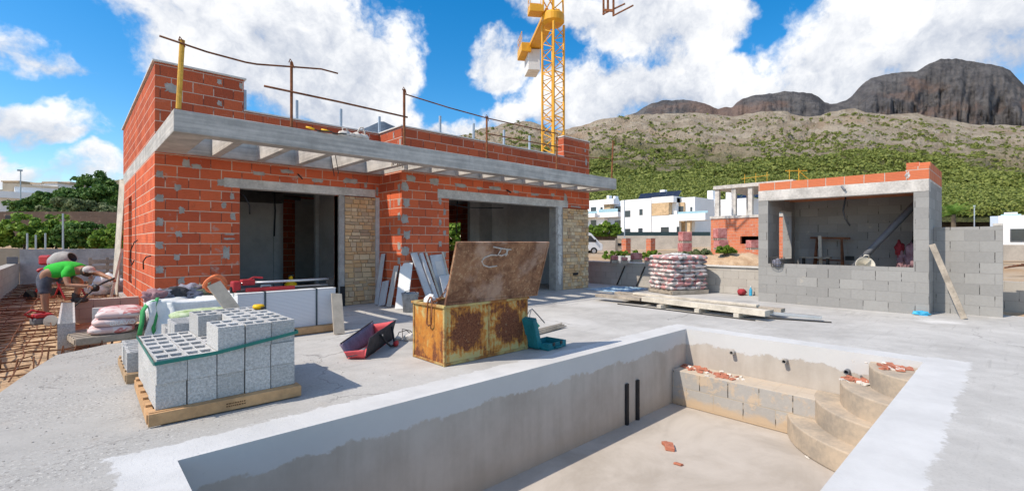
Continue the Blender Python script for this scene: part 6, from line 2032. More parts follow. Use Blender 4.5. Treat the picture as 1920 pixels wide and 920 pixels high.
# strap
b = MB()
x0, x1, y0, y1 = .442, 1.456, 4.332, 5.58
z0, zr = PZ + .375, PZ + .46
def ribbon(p, q, hgt=.028, th=.003, n=None):
    p, q = Vector(p), Vector(q)
    d = (q - p).normalized(); nrm = Vector((d.y, -d.x, 0))
    b.obox((p + q) / 2 + nrm * th, (q - p) / 2, nrm * th / 2, (0, 0, hgt / 2))
ribbon((x0, y0, z0 - .02), (.845, y0, z0 + .0)); ribbon((.845, y0, z0), (x1, y0, zr)); ribbon((x1, y0, zr), (x1, y1, zr)); ribbon((x0, y1, z0), (x0, y0, z0 - .02))
tag(b.build('plastic_strap', M['teal_strap']), 'teal plastic strap wrapped round the stack of grey blocks', 'strap')
t = thing('tape_measure', 'yellow tape measure lying on the top of the block stack', 'tape measure', (1.39, 5.28, PZ + .57), R(30))
b = MB(); b.lathe([(.035, 0), (.052, .012), (.055, .03), (.045, .045), (.02, .048)], n=18); b.build('case', M['yellow_plastic'], t, smooth=True)
b = MB(); b.box(-.02, .02, -.062, -.045, .004, .024); b.build('tape_tip', M['dark_steel'], t)

# thin blocks on the second pallet
pal2 = thing('pallet', 'timber pallet behind the strapped stack carrying thin blocks', 'pallet', (.98, 6.3, 0))
make_pallet(pal2, 1.2, 1.0, 'pallet_wood', .10)
thin = block_shape(.39, .088, .188, [(-.17, -.015, -.018, .018), (.015, .17, -.018, .018)], .12).build('thin_block', M['block_unit'])
first = True
for i in range(8):
    for (col, xx, top) in ((0, .585, .101), (1, .99, .101), (1, .99, .292)):
        if top > .2 and i in (0, 1, 2): continue
        o = thin if first else thin.copy()
        if not first: COL.objects.link(o)
        first = False
        o.location = (xx + rr.uniform(-.008, .008), 5.88 + i * .103 + rr.uniform(-.006, .006), top)
        o.rotation_euler = (0, 0, R(rr.uniform(-3, 3)))
        tag(o, 'thin slotted block on the rear pallet: %s, number %d from the front' % (('left column' if col == 0 else ('right column, lower layer' if top < .2 else 'right column, upper layer')), i + 1), 'concrete block', 'thin slotted blocks on the rear pallet')
o = block_shape(.39, .13, .09, [(-.15, -.01, -.03, .03)], .06).build('half_block', M['block_unit']); o.location = (.70, 6.05, .295); o.rotation_euler = (0, 0, R(4))
tag(o, 'low grey block lying across the left column of thin blocks', 'concrete block')
# green printed sack behind
b = MB(); b.pillow((1.28, 7.42, .40), .74, .40, .15, R(4), 3, .5)
tag(b.build('green_sack', M['green_sack'], smooth=True), 'white and green printed sack lying in front of the big white bag', 'sack')
for i in range(4):
    o = thin.copy(); COL.objects.link(o); o.location = (1.05 + .0 * i, 7.22 + .12 * i, .102); o.rotation_euler = (0, 0, R(3 * i - 4))
    tag(o, 'thin grey block, left-hand row under the green printed sack, number %d from the front' % (i + 1), 'concrete block', 'thin blocks under the green sack')
    o = thin.copy(); COL.objects.link(o); o.location = (1.48, 7.22 + .12 * i, .102); o.rotation_euler = (0, 0, R(2 - 3 * i))
    tag(o, 'thin grey block, right-hand row under the green printed sack, number %d from the front' % (i + 1), 'concrete block', 'thin blocks right of the green sack')
pal3 = thing('pallet', 'grey pallet under the green printed sack', 'pallet', (1.27, 7.4, 0))
make_pallet(pal3, 1.0, .8, 'grey_wood', .10)

# ------------------------------------------------------------------ big white bag and what lies on it
t = thing('big_bag', 'slumped white woven builders bag with green straps beside the brick corner', 'builders bag', (1.36, 8.86, 0))
NB_, MB_ = 110, 30
V, F = [], []
for j in range(MB_ + 1):
    q = j / MB_
    for i in range(NB_):
        a = 2 * math.pi * i / NB_
        sx = math.copysign(abs(math.cos(a)) ** .35, math.cos(a)); sy = math.copysign(abs(math.sin(a)) ** .35, math.sin(a))
        bulge = 1 + .03 * math.sin(q * math.pi) + .05 * mnoise.noise(Vector((sx * 2.5, sy * 2.5, q * 1.5))) + .035 * mnoise.noise(Vector((sx * 9 + q * 2, sy * 9, q * 4)))
        if q < .82: rx, ry, z = .55, .48, q / .82 * .50
        else: rx, ry, z = .55 * (1 - (q - .82) / .18), .48 * (1 - (q - .82) / .18), .50 + .02 * (q - .82)
        z += .04 * mnoise.noise(Vector((sx * 2, sy * 2, 5))) * min(1, q * 2)
        V.append((sx * rx * bulge, sy * ry * bulge, max(.002, z)))
F = [(j * NB_ + i, j * NB_ + (i + 1) % NB_, (j + 1) * NB_ + (i + 1) % NB_, (j + 1) * NB_ + i) for j in range(MB_) for i in range(NB_)]
o = mesh_np('bag_body', V, F, M['white_sack'], smooth=True); o.parent = t
def strap(pts, wd, w_=.045):
    b = MB(); wd = Vector(wd).normalized() * w_ / 2; P_ = [Vector(p) for p in pts]
    for p in P_: b.v += [tuple(p - wd), tuple(p + wd)]
    b.f += [(2 * i, 2 * i + 1, 2 * i + 3, 2 * i + 2) for i in range(len(P_) - 1)]
    o = b.build('strap', M['green_strap'], t, smooth=True); o.modifiers.new('thick', 'SOLIDIFY').thickness = .005
for (x, y, hgt) in ((-.50, -.47, .52), (.50, -.47, .52), (-.52, .42, .5)):
    strap([(x, y - .06, .02), (x - .02, y - .09, hgt * .3), (x + .01, y - .08, hgt * .6), (x - .01, y - .07, hgt * .85), (x + .02, y - .03, hgt + .01), (x + .05, y + .10, hgt + .04)], (1, .1, 0))
strap([(-.48, -.40, .52), (-.58, -.50, .49), (-.64, -.57, .40), (-.65, -.60, .26), (-.68, -.62, .08)], (.8, -.5, 0), .06)
# a folded flap of bag hanging down at the left front
b = MB(); gr = []
for j in range(13):
    for i in range(9):
        q = j / 12; u_ = i / 8
        gr.append((-.60 + .30 * u_ + .03 * math.sin(q * 5), -.50 - .10 * q - .05 * math.sin(u_ * 7 + q * 3) - .03 * mnoise.noise(Vector((u_ * 4, q * 4, 0))), .50 * (1 - q) + .004 + .02 * math.sin(u_ * 6) * (1 - q)))
b.add(gr, [(j * 9 + i, j * 9 + i + 1, (j + 1) * 9 + i + 1, (j + 1) * 9 + i) for j in range(12) for i in range(8)])
o = b.build('bag_flap', M['white_sack'], t, smooth=True); o.modifiers.new('thick', 'SOLIDIFY').thickness = .004
t = thing('clothes_heap', 'heap of grey and olive work clothes on the big white bag', 'clothes', (1.30, 8.9, .5))
for i, (x, y, z, s_, mt) in enumerate(((-.30, -.1, .06, .13, 'clothes_grey'), (-.12, -.05, .08, .13, 'bag_cloth'), (.06, .02, .08, .16, 'clothes_grey'), (.24, .05, .07, .15, 'clothes_olive'), (-.40, -.2, .06, .12, 'bag_pink'))):
    b = MB(); b.blob((x, y, z), (s_ * 1.3, s_, s_ * .75), i + 3, 3, .7, 2.4); b.build('garment', M[mt], t, smooth=True)
t = thing('orange_hose', 'coil of orange hose standing on the big white bag beside the leaning board', 'hose', (1.66, 8.75, .58))
b = MB()
for k in range(3):
    c_ = (.02 * k, .03 * k, .10 + .01 * k)
    b.tube([(c_[0] + .14 * math.cos(2 * math.pi * s_ / 18), c_[1] + .05 * math.sin(4 * math.pi * s_ / 18), c_[2] + .12 * math.sin(2 * math.pi * s_ / 18)) for s_ in range(19)], .022, 6)
b.build('coil', M['orange_cord'], t, smooth=True)

# mortar sacks in film
pal4 = thing('pallet', 'old pallet under the red and white mortar sacks', 'pallet', (.42, 8.85, 0), R(8))
make_pallet(pal4, .9, .85, 'grey_wood', .10)
slab_ = []
first = None
for lay in range(3):
    for k in range(3):
        b = MB(); b.pillow((0, 0, .055), .50, .32, .125, 0, lay * 3 + k, .45)
        o = b.build('mortar_sack', M['mortar_sack'], smooth=True)
        o.location = (.40 + .04 * lay + .03 * k, 8.57 + k * .29 + .01 * lay, .102 + lay * .098)
        o.rotation_euler = (0, 0, R(rng.uniform(-8, 8)))
        tag(o, 'red and white mortar sack: %s layer of the pile, %s' % (['bottom', 'middle', 'top'][lay], ['nearest the camera', 'in the middle', 'farthest back'][k]), 'sack', 'mortar sacks by the trench')
        if lay == 1 and k == 0: slab_.append(o)
so = slab_[0]
tx = text_mesh('brand_print', 'BRAVO', .085, M['panel_white'], so, .001)
tx.rotation_euler = (R(90), 0, 0); tx.location = (.07, -.163, .05)
# ------------------------------------------------------------------ white sheet stack with tile cutter
pal5 = thing('pallet', 'orange brown pallet under the stack of white insulation sheets', 'pallet', (2.35, 7.50, 0))
make_pallet(pal5, 1.40, .72, 'new_wood', .11)
t = thing('sheet_stack', 'stack of white insulation sheets with dark bands by the first opening', 'sheet stack', (2.31, 7.52, .112))
b = MB(); b.box(-.67, .67, -.32, .32, 0, .53); b.build('sheets', M['sheet_edges'], t)
b = MB(); b.box(-.675, .675, -.325, .325, .532, .545); b.build('top_sheet', M['panel_white'], t)
for (x, w_) in ((-.33, .012), (.38, .012)):
    b = MB(); b.box(x - w_, x + w_, -.330, -.3255, .0, .55); b.box(x - w_, x + w_, -.330, .33, .5455, .551); b.build('band', M['dark_strap'], t)
t = thing('tile_cutter', 'red and chrome manual tile cutter lying on the white sheets', 'tile cutter', (2.32, 7.45, .665))
b = MB(); b.box(-.66, .68, -.10, .10, 0, .025); b.build('base', M['dark_steel'], t, bevel=.006)
b = MB(); b.box(-.60, .62, -.06, .06, .026, .032); b.build('bed', M['aluminium'], t)
for y in (-.05, .05):
    b = MB(); b.tube([(-.62, y, .115), (.68, y, .115)], .013, 10); b.build('rail', M['aluminium'], t, smooth=True)
b = MB(); b.box(-.70, -.60, -.09, .09, .0, .15); b.build('end_block', M['red_plastic'], t, bevel=.02)
b = MB(); b.box(.64, .70, -.08, .08, .0, .14); b.build('end_block', M['dark_steel'], t, bevel=.01)
b = MB(); b.box(-.58, -.42, -.07, .07, .085, .165); b.tube([(-.5, 0, .15), (-.42, 0, .19), (-.30, 0, .175)], .016, 8); b.build('carriage', M['red_plastic'], t, bevel=.01)
b = MB(); b.lathe([(.045, -.02), (.045, .02)], n=16); b.v = [(-.70 + z, -.02 + x * .0 + y, .03 + x) for (x, y, z) in b.v]; b.build('wheel', M['black_plastic'], t)
b = MB(); b.box(-.55, .1, -.13, -.105, .0, .05); b.build('fence', M['red_plastic'], t)
b = MB(); b.bar((2.87, 6.80, .01), (2.965, 7.13, .57), .16, .02, up=(0, -1, .3))
tag(b.build('tile_piece', M['tile_beige']), 'narrow beige tile leaning on the right end of the white sheets', 'tile')
b = MB(); b.bar((1.62, 6.72, .28), (1.32, 6.98, .83), .17, .022, up=(.3, -1, .2))
tag(b.build('tile_piece', M['tile_beige']), 'long beige tile standing on edge against the left of the tile cutter', 'tile')
# white jug and yellow shape in the doorway
t = thing('water_can', 'pale plastic water can standing inside the first doorway', 'can', (2.75, 9.95, .022))
b = MB(); b.box(-.16, .16, -.11, .11, 0, .42); b.build('body', M['panel_grey'], t, bevel=.04)
b = MB(); b.tube([(-.1, 0, .42), (-.08, 0, .50), (.08, 0, .50), (.1, 0, .42)], .018, 8); b.build('handle', M['panel_grey'], t)
t = thing('yellow_canister', 'yellow canister on the floor deep inside the first doorway', 'canister', (3.42, 10.6, .022))
b = MB(); b.lathe([(.02, .62), (.04, .60), (.045, .52), (.12, .46), (.14, .35), (.14, .04), (.12, 0)], n=18); b.build('body', M['yellow_plastic'], t, smooth=True)
b = MB(); b.tube([(-.05, 0, .62), (.06, 0, .63)], .02, 8); b.build('valve', M['dark_steel'], t)

# ------------------------------------------------------------------ boards leaning by the step of the facade
def panel(name, lab, p0, p1, width, th, mat, side, group='boards leaning beside the brick step', cat='board'):
    """from the foot p0 to the head p1; side: direction of the width"""
    p0, p1 = Vector(p0), Vector(p1)
    d = (p1 - p0); s_ = Vector(side).normalized()
    s_ = (s_ - d.normalized() * s_.dot(d.normalized())).normalized()
    n_ = d.normalized().cross(s_)
    b = MB(); b.obox((p0 + p1) / 2, d / 2, s_ * width / 2, n_ * th / 2)
    return tag(b.build(name, M[mat], bevel=.003), lab, cat, group)
panel('board', 'tall narrow grey board leaning against the brick step, leftmost', (4.84, 9.52, .01), (5.055, 9.62, 1.10), .16, .02, 'panel_grey', (0, 1, 0))
panel('board', 'short grey board in front of the leftmost tall board', (4.82, 9.25, .01), (4.98, 9.36, .52), .26, .02, 'panel_grey', (0, 1, 0))
panel('board', 'narrow pale board leaning towards the brick step, second from the left', (4.84, 8.98, .01), (5.05, 9.03, .86), .17, .022, 'fibre_cement', (0, 1, 0))
panel('board', 'wide white board with sun on its foot leaning on the brick corner', (4.86, 8.50, .01), (5.18, 8.82, .92), .26, .02, 'panel_white', (.5, -.6, 0))
panel('board', 'tall wide grey board leaning on the brick pier right of the sunlit board', (5.56, 8.42, .01), (5.36, 8.845, 1.13), .17, .03, 'panel_grey', (1, .1, 0))
panel('board', 'tall narrow grey board directly right of the tall wide one', (5.72, 8.43, .01), (5.53, 8.84, 1.12), .09, .06, 'panel_grey', (1, .1, 0))
panel('board', 'thin pale strip leaning between the tall boards and the cabinet door', (5.84, 8.45, .01), (5.66, 8.84, 1.13), .05, .03, 'pale_wood', (1, .1, 0))
panel('board', 'low pale grey board in front of the cabinet door', (6.02, 8.36, .01), (5.98, 8.56, .64), .32, .02, 'panel_grey', (1, 0, 0))
t = thing('cabinet_door', 'grey cabinet door with a dark square window leaning on the brick pier', 'cabinet door', (6.0, 8.5, 0))
p0, p1 = Vector((6.0, 8.50, .02)), Vector((5.92, 8.835, 1.08))
d = (p1 - p0); s_ = Vector((1, 0, 0)); s_ = (s_ - d.normalized() * s_.dot(d.normalized())).normalized(); n_ = d.normalized().cross(s_)
b = MB(); b.obox((p0 + p1) / 2, d / 2, s_ * .17, n_ * .015); b.build('door_leaf', M['panel_grey'], t, world=True, bevel=.003)
if n_.y > 0: n_ = -n_
b = MB(); b.obox(p0 + d * .72 + n_ * .018, d * .14, s_ * .085, n_ * .003); b.build('door_window', M['plaster_dark'], t, world=True)
b = MB(); b.bar(p0 + s_ * .175 + n_ * .02, p1 + s_ * .16 + n_ * .02 + Vector((0, 0, .05)), .03, .03); b.build('edge_strip', M['pale_wood'], t, world=True)
t = thing('zinc_tub', 'dirty grey round tub at the foot of the leaning boards', 'tub', (4.84, 8.12, .004))
b = MB(); b.lathe([(.001, .03), (.125, .03), (.165, .35), (.175, .36), (.165, .37), (.15, .35), (.135, .0), (.001, 0)], n=24, cap=False); b.build('tub_body', M['tub_zinc'], t, smooth=True)
b = MB(); b.tube([(-.165, 0, .33), (-.10, 0, .40), (0, 0, .42), (.10, 0, .40), (.165, 0, .33)], .006, 6); b.build('handle', M['dark_steel'], t)
b = MB(); b.lathe([(.001, .28), (.15, .27)], n=20, cap=False); b.build('contents', M['mortar'], t)

# ------------------------------------------------------------------ the rusty tool chest
BX0, BX1, BY0, BY1, BH = 2.955, 4.235, 4.25, 4.90, .665
t = thing('rusty_chest', 'big rusty yellow steel tool chest with its lid propped open', 'tool chest', (BX0, BY0, 0))
def cb(nm, mat, x0, x1, y0, y1, z0, z1, bev=0.0, par=None):
    b = MB(); b.box(x0, x1, y0, y1, z0, z1)
    return b.build(nm, M[mat], par or t, world=True, bevel=bev)
xm = (BX0 + BX1) / 2
cb('front_panel', 'rust_panel', BX0 + .03, xm - .012, BY0 + .012, BY0 + .02, .035, BH - .03)
cb('front_panel', 'rust_panel', xm + .012, BX1 - .03, BY0 + .012, BY0 + .02, .035, BH - .03)
cb('side_panel', 'rust_end', BX0 + .012, BX0 + .02, BY0 + .03, BY1 - .03, .03, BH - .03)
cb('side_panel', 'rust_end', BX1 - .02, BX1 - .012, BY0 + .03, BY1 - .03, .03, BH - .03)
cb('back_panel', 'rust_lid', BX0 + .03, BX1 - .03, BY1 - .02, BY1 - .012, .03, BH - .03)
cb('bottom', 'rust_lid', BX0 + .03, BX1 - .03, BY0 + .03, BY1 - .03, .02, .03)
b = MB()
for (x, y) in ((BX0, BY0), (BX1 - .03, BY0), (BX0, BY1 - .03), (BX1 - .03, BY1 - .03)): b.box(x, x + .03, y, y + .03, 0, BH - .03)
b.box(xm - .012, xm + .012, BY0 + .004, BY0 + .03, .035, BH - .031)
b.box(BX0 + .03, BX1 - .03, BY0, BY0 + .03, .005, .034); b.box(BX0 + .03, BX1 - .03, BY1 - .03, BY1, .005, .034); b.box(BX0, BX0 + .03, BY0 + .03, BY1 - .03, .005, .03); b.box(BX1 - .03, BX1, BY0 + .03, BY1 - .03, .005, .03)
b.build('frame', M['rust_frame'], t, world=True, bevel=.004)
b = MB()
b.box(BX0 - .015, BX1 + .015, BY0 - .015, BY0 + .03, BH - .029, BH); b.box(BX0 - .015, BX1 + .015, BY1 - .03, BY1 + .015, BH - .029, BH); b.box(BX0 - .015, BX0 + .03, BY0 + .03, BY1 - .03, BH - .029, BH); b.box(BX1 - .03, BX1 + .015, BY0 + .03, BY1 - .03, BH - .029, BH)
b.build('rim', M['rust_frame'], t, world=True, bevel=.004)
# open lid, leaning out over the front edge
L0, L1 = Vector((0, BY0 + .0, BH + .012)), Vector((0, BY0 - .215, BH + .69))
ld = (L1 - L0); ln_ = Vector((0, ld.z, -ld.y)).normalized()
lx0, lx1 = BX0 + .01, BX1 + .155
b = MB(); b.obox(((lx0 + lx1) / 2, (L0.y + L1.y) / 2, (L0.z + L1.z) / 2), ((lx1 - lx0) / 2, 0, 0), ld / 2, ln_ * .006)
lid = b.build('lid', M['rust_lid'], t, world=True)
b = MB()
for (a_, c_) in ((0.012, 0), (.988, 0)):
    p = L0 + ld * a_
    b.obox(((lx0 + lx1) / 2, p.y, p.z) + Vector((0, 0, 0)) if False else Vector(((lx0 + lx1) / 2, p.y, p.z)), ((lx1 - lx0) / 2 + .004, 0, 0), ld.normalized() * .012, ln_ * .016)
for x in (lx0 + .006, lx1 - .006):
    m_ = (L0 + L1) / 2
    b.obox(Vector((x, m_.y, m_.z)), (.010, 0, 0), ld / 2 * .95, ln_ * .014)
b.build('lid_rim', M['rust_lid'], lid, world=True)
# chalk scrawl on the lid
def onlid(u, v):
    p = L0 + ld * v
    q = Vector((lx0 + (lx1 - lx0) * u, p.y, p.z)) - ln_ * .0085 * (1 if ln_.y > 0 else -1)
    return q
b = MB()
for stroke in ([(.44, .60), (.36, .585), (.30, .62), (.27, .69), (.29, .75), (.35, .79), (.42, .785)], [(.36, .925), (.42, .905), (.50, .885), (.56, .875)], [(.45, .90), (.44, .84), (.425, .79), (.47, .775), (.51, .80), (.53, .88)], [(.51, .88), (.525, .80), (.51, .765)]):
    b.tube([onlid(u, v) for u, v in stroke], .0085, 6)
b.build('chalk_scrawl', M['chalk'], lid, world=True, smooth=True)
b = MB(); b.tube([(BX0 - .012, 4.47, .70), (BX0 - .022, 4.47, .44), (BX0 - .03, 4.51, .42), (BX0 - .03, 4.55, .44), (BX0 - .012, 4.55, .69), (BX0 - .005, 4.52, .74), (BX0 - .005, 4.50, .74), (BX0 - .012, 4.47, .70)], .009, 8)
b.build('handle', M['rusty_steel'], t, world=True, smooth=True)
b = MB()
for k in range(14):
    s_ = k / 13
    c_ = Vector((BX0 + .10, 4.62, BH)).lerp(Vector((lx0 + .03, BY0 - .03, BH + .24)), s_) + Vector((0, 0, -.05 * math.sin(math.pi * s_)))
    dd_ = Vector((0, -.35, .24)).normalized(); up_ = Vector((1, 0, 0)) if k % 2 else Vector((0, .24, .35)).normalized()
    b.tube([c_ + dd_ * .022 * math.cos(2 * math.pi * q / 8) + up_ * .012 * math.sin(2 * math.pi * q / 8) for q in range(9)], .004, 5)
b.build('lid_chain', M['rusty_steel'], t, world=True)
# things in the chest
rr = random.Random(6)
b = MB(); b.box(BX0 + .04, BX1 - .04, BY0 + .04, BY1 - .04, .40, .47)
tag(b.build('tool_clutter', M['dark_steel']), 'dark layer of tools filling the rusty chest', 'tools')
for i in range(5):
    c_ = (BX0 + .14 + .13 * i, 4.44 + .06 * (i % 3), .54)
    b = MB()
    for k in range(2): b.tube([(c_[0] + .07 * math.cos(2 * math.pi * s_ / 14), c_[1] + .07 * math.sin(2 * math.pi * s_ / 14), c_[2] + .03 * k + .03 * math.sin(4 * math.pi * s_ / 14 + i)) for s_ in range(15)], .013, 6)
    tag(b.build('cable_coil', M['grey_plastic' if i % 2 else 'black_plastic'], smooth=True), 'coil of cable in the rusty chest, %s from the left' % ords[i], 'cable', 'cable coils in the chest')
b = MB(); b.blob((BX0 + .14, 4.74, .66), (.09, .08, .08), 4, 2, .5)
tag(b.build('paper_lump', M['white_sack']), 'crumpled white paper on top of the tools in the rusty chest', 'paper')

# ------------------------------------------------------------------ red and black tool bag
t = thing('tool_bag', 'long open black tool bag with red lining lying on the slab', 'tool bag', (2.80, 5.62, .002), R(45.5))
LB = 1.10
def quad_panel(pts, th, name, mat, par=None):
    """thin padded panel between four corners"""
    p = [Vector(q) for q in pts]
    n_ = (p[1] - p[0]).cross(p[3] - p[0]).normalized()
    nu, nv = 10, 4
    b = MB(); grid = []
    for side in (1, -1):
        for j in range(nv + 1):
            for i in range(nu + 1):
                u_, v_ = i / nu, j / nv
                q = p[0].lerp(p[1], u_).lerp(p[3].lerp(p[2], u_), v_)
                e_ = math.sin(math.pi * u_) ** .3 * math.sin(math.pi * v_) ** .3
                q = q + n_ * (side * th * (.25 + .75 * e_) + .012 * mnoise.noise(q * 6))
                grid.append(q)
    W_ = nu + 1; S_ = W_ * (nv + 1)
    fs = []
    for j in range(nv):
        for i in range(nu):
            a_ = j * W_ + i
            fs.append((a_, a_ + 1, a_ + 1 + W_, a_ + W_)); fs.append((S_ + a_, S_ + a_ + W_, S_ + a_ + 1 + W_, S_ + a_ + 1))
    edge = [i for i in range(W_)] + [(j + 1) * W_ - 1 for j in range(1, nv + 1)] + [nv * W_ + i for i in range(nu - 1, -1, -1)] + [j * W_ for j in range(nv - 1, 0, -1)]
    for k in range(len(edge)):
        a_, c_ = edge[k], edge[(k + 1) % len(edge)]
        fs.append((a_, S_ + a_, S_ + c_, c_))
    b.add(grid, fs)
    return b.build(name, M[mat], par or t, smooth=True)
h2 = LB / 2
quad_panel([(-h2, -.10, .01), (h2, -.10, .01), (h2, -.15, .28), (-h2, -.15, .25)], .014, 'outer_panel', 'bag_cloth')
quad_panel([(-h2, .11, .01), (h2, .11, .01), (h2, .17, .25), (-h2, .20, .17)], .012, 'lined_flap', 'bag_lining')
quad_panel([(-h2, -.10, .012), (h2, -.10, .012), (h2, .12, .012), (-h2, .12, .012)], .010, 'base', 'red_lining')
quad_panel([(h2 - .01, -.10, .02), (h2 - .01, .12, .02), (h2 - .05, .15, .22), (h2 - .05, -.14, .27)], .010, 'end_panel', 'red_lining')
quad_panel([(-h2, -.09, .02), (-h2, .10, .02), (-h2 - .06, .13, .10), (-h2 - .05, -.11, .12)], .010, 'end_panel', 'red_lining')
quad_panel([(-h2 - .03, .10, .03), (-h2 + .06, .10, .05), (-h2 + .06, -.09, .12), (-h2 - .03, -.09, .08)], .012, 'inner_strap', 'grey_plastic')
b = MB(); b.tube([(-.2, -.165, .22), (-.12, -.20, .12), (0, -.24, .03), (.14, -.25, .02), (.24, -.21, .08), (.28, -.172, .23)], .014, 6); b.build('carry_strap', M['black_plastic'], t, smooth=True)
b = MB(); b.blob((.14, -.27, .04), (.07, .035, .035), 3, 2, .3); b.build('strap_grip', M['red_plastic'], t, smooth=True)
b = MB(); b.box(-.12, -.08, -.165, -.155, .16, .20); b.build('badge', M['aluminium'], t)
b = MB()
for k in range(9): b.tube([(-h2 + .02 + k * .12, .20 - .003 * k, .175 + .009 * k), (-h2 + .14 + k * .12, .197 - .003 * k, .184 + .009 * k)], .007, 5)
b.build('zip', M['dark_steel'], t)
t = thing('rubble_scrap', 'scraps of white stone and wire on the slab left of the rusty chest', 'rubble', (3.42, 5.75, .0))
for i, (x, y, s_) in enumerate(((0, 0, .07), (.10, -.06, .05), (-.12, .10, .04))):
    b = MB(); b.blob((x, y, s_ * .6), (s_ * 1.2, s_, s_ * .8), i, 2, .5); b.build('stone', M['white_stone'], t)
b = MB(); b.tube([(-.15, .1, .02), (-.08, .15, .10), (.02, .12, .12), (.08, .05, .05)], .006, 5); b.tube([(-.05, .1, .02), (0, .2, .13), (.1, .15, .1), (.15, .1, .02)], .006, 5); b.build('wire', M['dark_steel'], t)

# ------------------------------------------------------------------ green machine case, rods, wire
t = thing('green_case', 'open teal power tool case lying beside the rusty chest', 'tool case', (4.50, 4.25, .002), R(6))
def tray(x0, x1, y0, y1, hgt, th, name, mat, xf):
    b = MB(); b.box(x0, x1, y0, y1, 0, th)
    b.box(x0, x0 + th, y0, y1, th, hgt); b.box(x1 - th, x1, y0, y1, th, hgt); b.box(x0 + th, x1 - th, y0, y0 + th, th, hgt); b.box(x0 + th, x1 - th, y1 - th, y1, th, hgt)
    b.v = [tuple(xf @ Vector(p)) for p in b.v]
    return b.build(name, M[mat], t, bevel=.012)
tray(-.19, .20, -.24, .08, .085, .012, 'case_base', 'teal_plastic', Matrix.Identity(4))
tray(-.19, .20, 0, .30, .075, .012, 'case_lid', 'teal_plastic', Matrix.Translation((-.24, -.13, .02)) @ Matrix.Rotation(R(72), 4, 'Y') @ Matrix.Rotation(R(0), 4, 'X') @ Matrix.Translation((-.20, 0, 0)))
b = MB(); b.tube([(.06, -.25, .03), (.06, -.29, .035), (-.06, -.29, .035), (-.06, -.25, .03)], .013, 8); b.build('handle', M['teal_plastic'], t, smooth=True)
b = MB(); b.box(-.10, -.06, -.252, -.24, .05, .09); b.box(.06, .10, -.252, -.24, .05, .09); b.build('latch', M['dark_steel'], t)
b = MB(); b.blob((.02, .16, .24), (.11, .06, .05), 4, 2, .3); b.build('green_lid', M['green_plastic'], t, smooth=True)
t = thing('rod_bundle', 'bundle of thin rusty rods lying right of the teal case', 'rods', (5.2, 4.85, 0), R(8))
b = MB()
for k in range(9): b.tube([(-.45 + .03 * (k % 3), -.03 + .012 * k, .015 + .018 * (k % 3)), (.55 - .05 * (k % 4), -.02 + .010 * k, .03 + .016 * (k % 3))], .010, 6)
b.build('rods', M['grey_wood'], t)
t = thing('wire_loop', 'stiff loop of wire standing up behind the bundle of rods', 'wire', (5.1, 5.05, 0))
b = MB(); b.tube([(-.14, 0, .02), (-.10, .02, .22), (0, .03, .32), (.05, .03, .34), (.16, .02, .24), (.30, 0, .10)], .009, 6); b.tube([(-.10, -.05, .02), (-.06, -.03, .26), (0, 0, .33)], .009, 6); b.tube([(-.25, .05, .03), (-.2, .1, .14), (-.05, .1, .12), (.05, .02, .04)], .006, 6)
b.build('wire', M['grey_plastic'], t, smooth=True)

# ------------------------------------------------------------------ cement sacks on a pallet by the boundary wall
A0 = R(-24)
cc = Vector((12.02, 6.32, 0))
pal6 = thing('pallet', 'grey pallet under the tall stack of cement sacks', 'pallet', cc, A0 + R(0))
make_pallet(pal6, 1.15, 1.02, 'grey_wood', .11)
pos_n = ['front left', 'front middle', 'front right', 'back left', 'back middle', 'back right']
for lay in range(8):
    for k in range(6):
        i, j = k % 3, k // 3
        if lay % 2: w_, l_, x, y = .38, .53, -.37 + .37 * i, -.255 + .51 * j
        else: w_, l_, x, y = .40, .50, -.36 + .36 * i, -.25 + .50 * j
        b = MB(); b.pillow((0, 0, .055), w_ + .035, l_ + .035, .150, 0, lay * 7 + k, .32, amp=.12)
        o = b.build('cement_sack', M['cement_sack'], smooth=True)
        q = Matrix.Rotation(A0, 3, 'Z') @ Vector((x + rng.uniform(-.015, .015), y + rng.uniform(-.015, .015), 0))
        o.location = (cc.x + q.x, cc.y + q.y, .112 + lay * .112)
        o.rotation_euler = (0, 0, A0 + R(rng.uniform(-6, 6)))
        tag(o, 'printed cement sack in the tall stack: layer %d from the bottom, %s' % (lay + 1, pos_n[k]), 'cement sack', 'cement sacks on the pallet')
b = MB(); b.blob((cc.x, cc.y, 1.03), (.30, .25, .035), 3, 3, .7, 2.5)
tag(b.build('torn_film', M['white_sack'], smooth=True), 'torn white film on top of the cement sacks', 'film')
nn = 26; V = []
for j in range(nn):
    for i in range(nn):
        x, y = 10.75 + 1.6 * i / (nn - 1), 7.35 + 1.15 * j / (nn - 1)
        e_ = min(i, nn - 1 - i, j, nn - 1 - j) / 4
        x += .14 * mnoise.noise(Vector((j * .35, 2, i * .1))); y += .14 * mnoise.noise(Vector((i * .35, 7, j * .1)))
        V.append((x, y, .010 + max(0, .055 * min(1, e_) * (mnoise.noise(Vector((x * 5, y * 7, 0))) + .35))))
F = [(j * nn + i, j * nn + i + 1, (j + 1) * nn + i + 1, (j + 1) * nn + i) for j in range(nn - 1) for i in range(nn - 1)]
tag(mesh_np('blue_sheet', V, F, M['blue_sheet'], smooth=True), 'rumpled blue and white plastic sheet on the ground by the shaded wall', 'plastic sheet')
b = MB(); b.blob((12.55, 4.85, .08), (.14, .10, .09), 5, 2, .5)
tag(b.build('red_bag', M['red_cloth'], smooth=True), 'small red bag on the slab beside the outdoor kitchen', 'bag')
t = thing('blue_bottle', 'small blue bottle standing beside the red bag', 'bottle', (12.62, 4.65, .002))
b = MB(); b.lathe([(.035, 0), (.038, .02), (.038, .15), (.015, .19), (.015, .22)], n=12); b.build('body', M['blue_scrap'], t, smooth=True)
b = MB(); b.lathe([(.018, .221), (.018, .245)], n=10); b.build('cap', M['panel_white'], t)

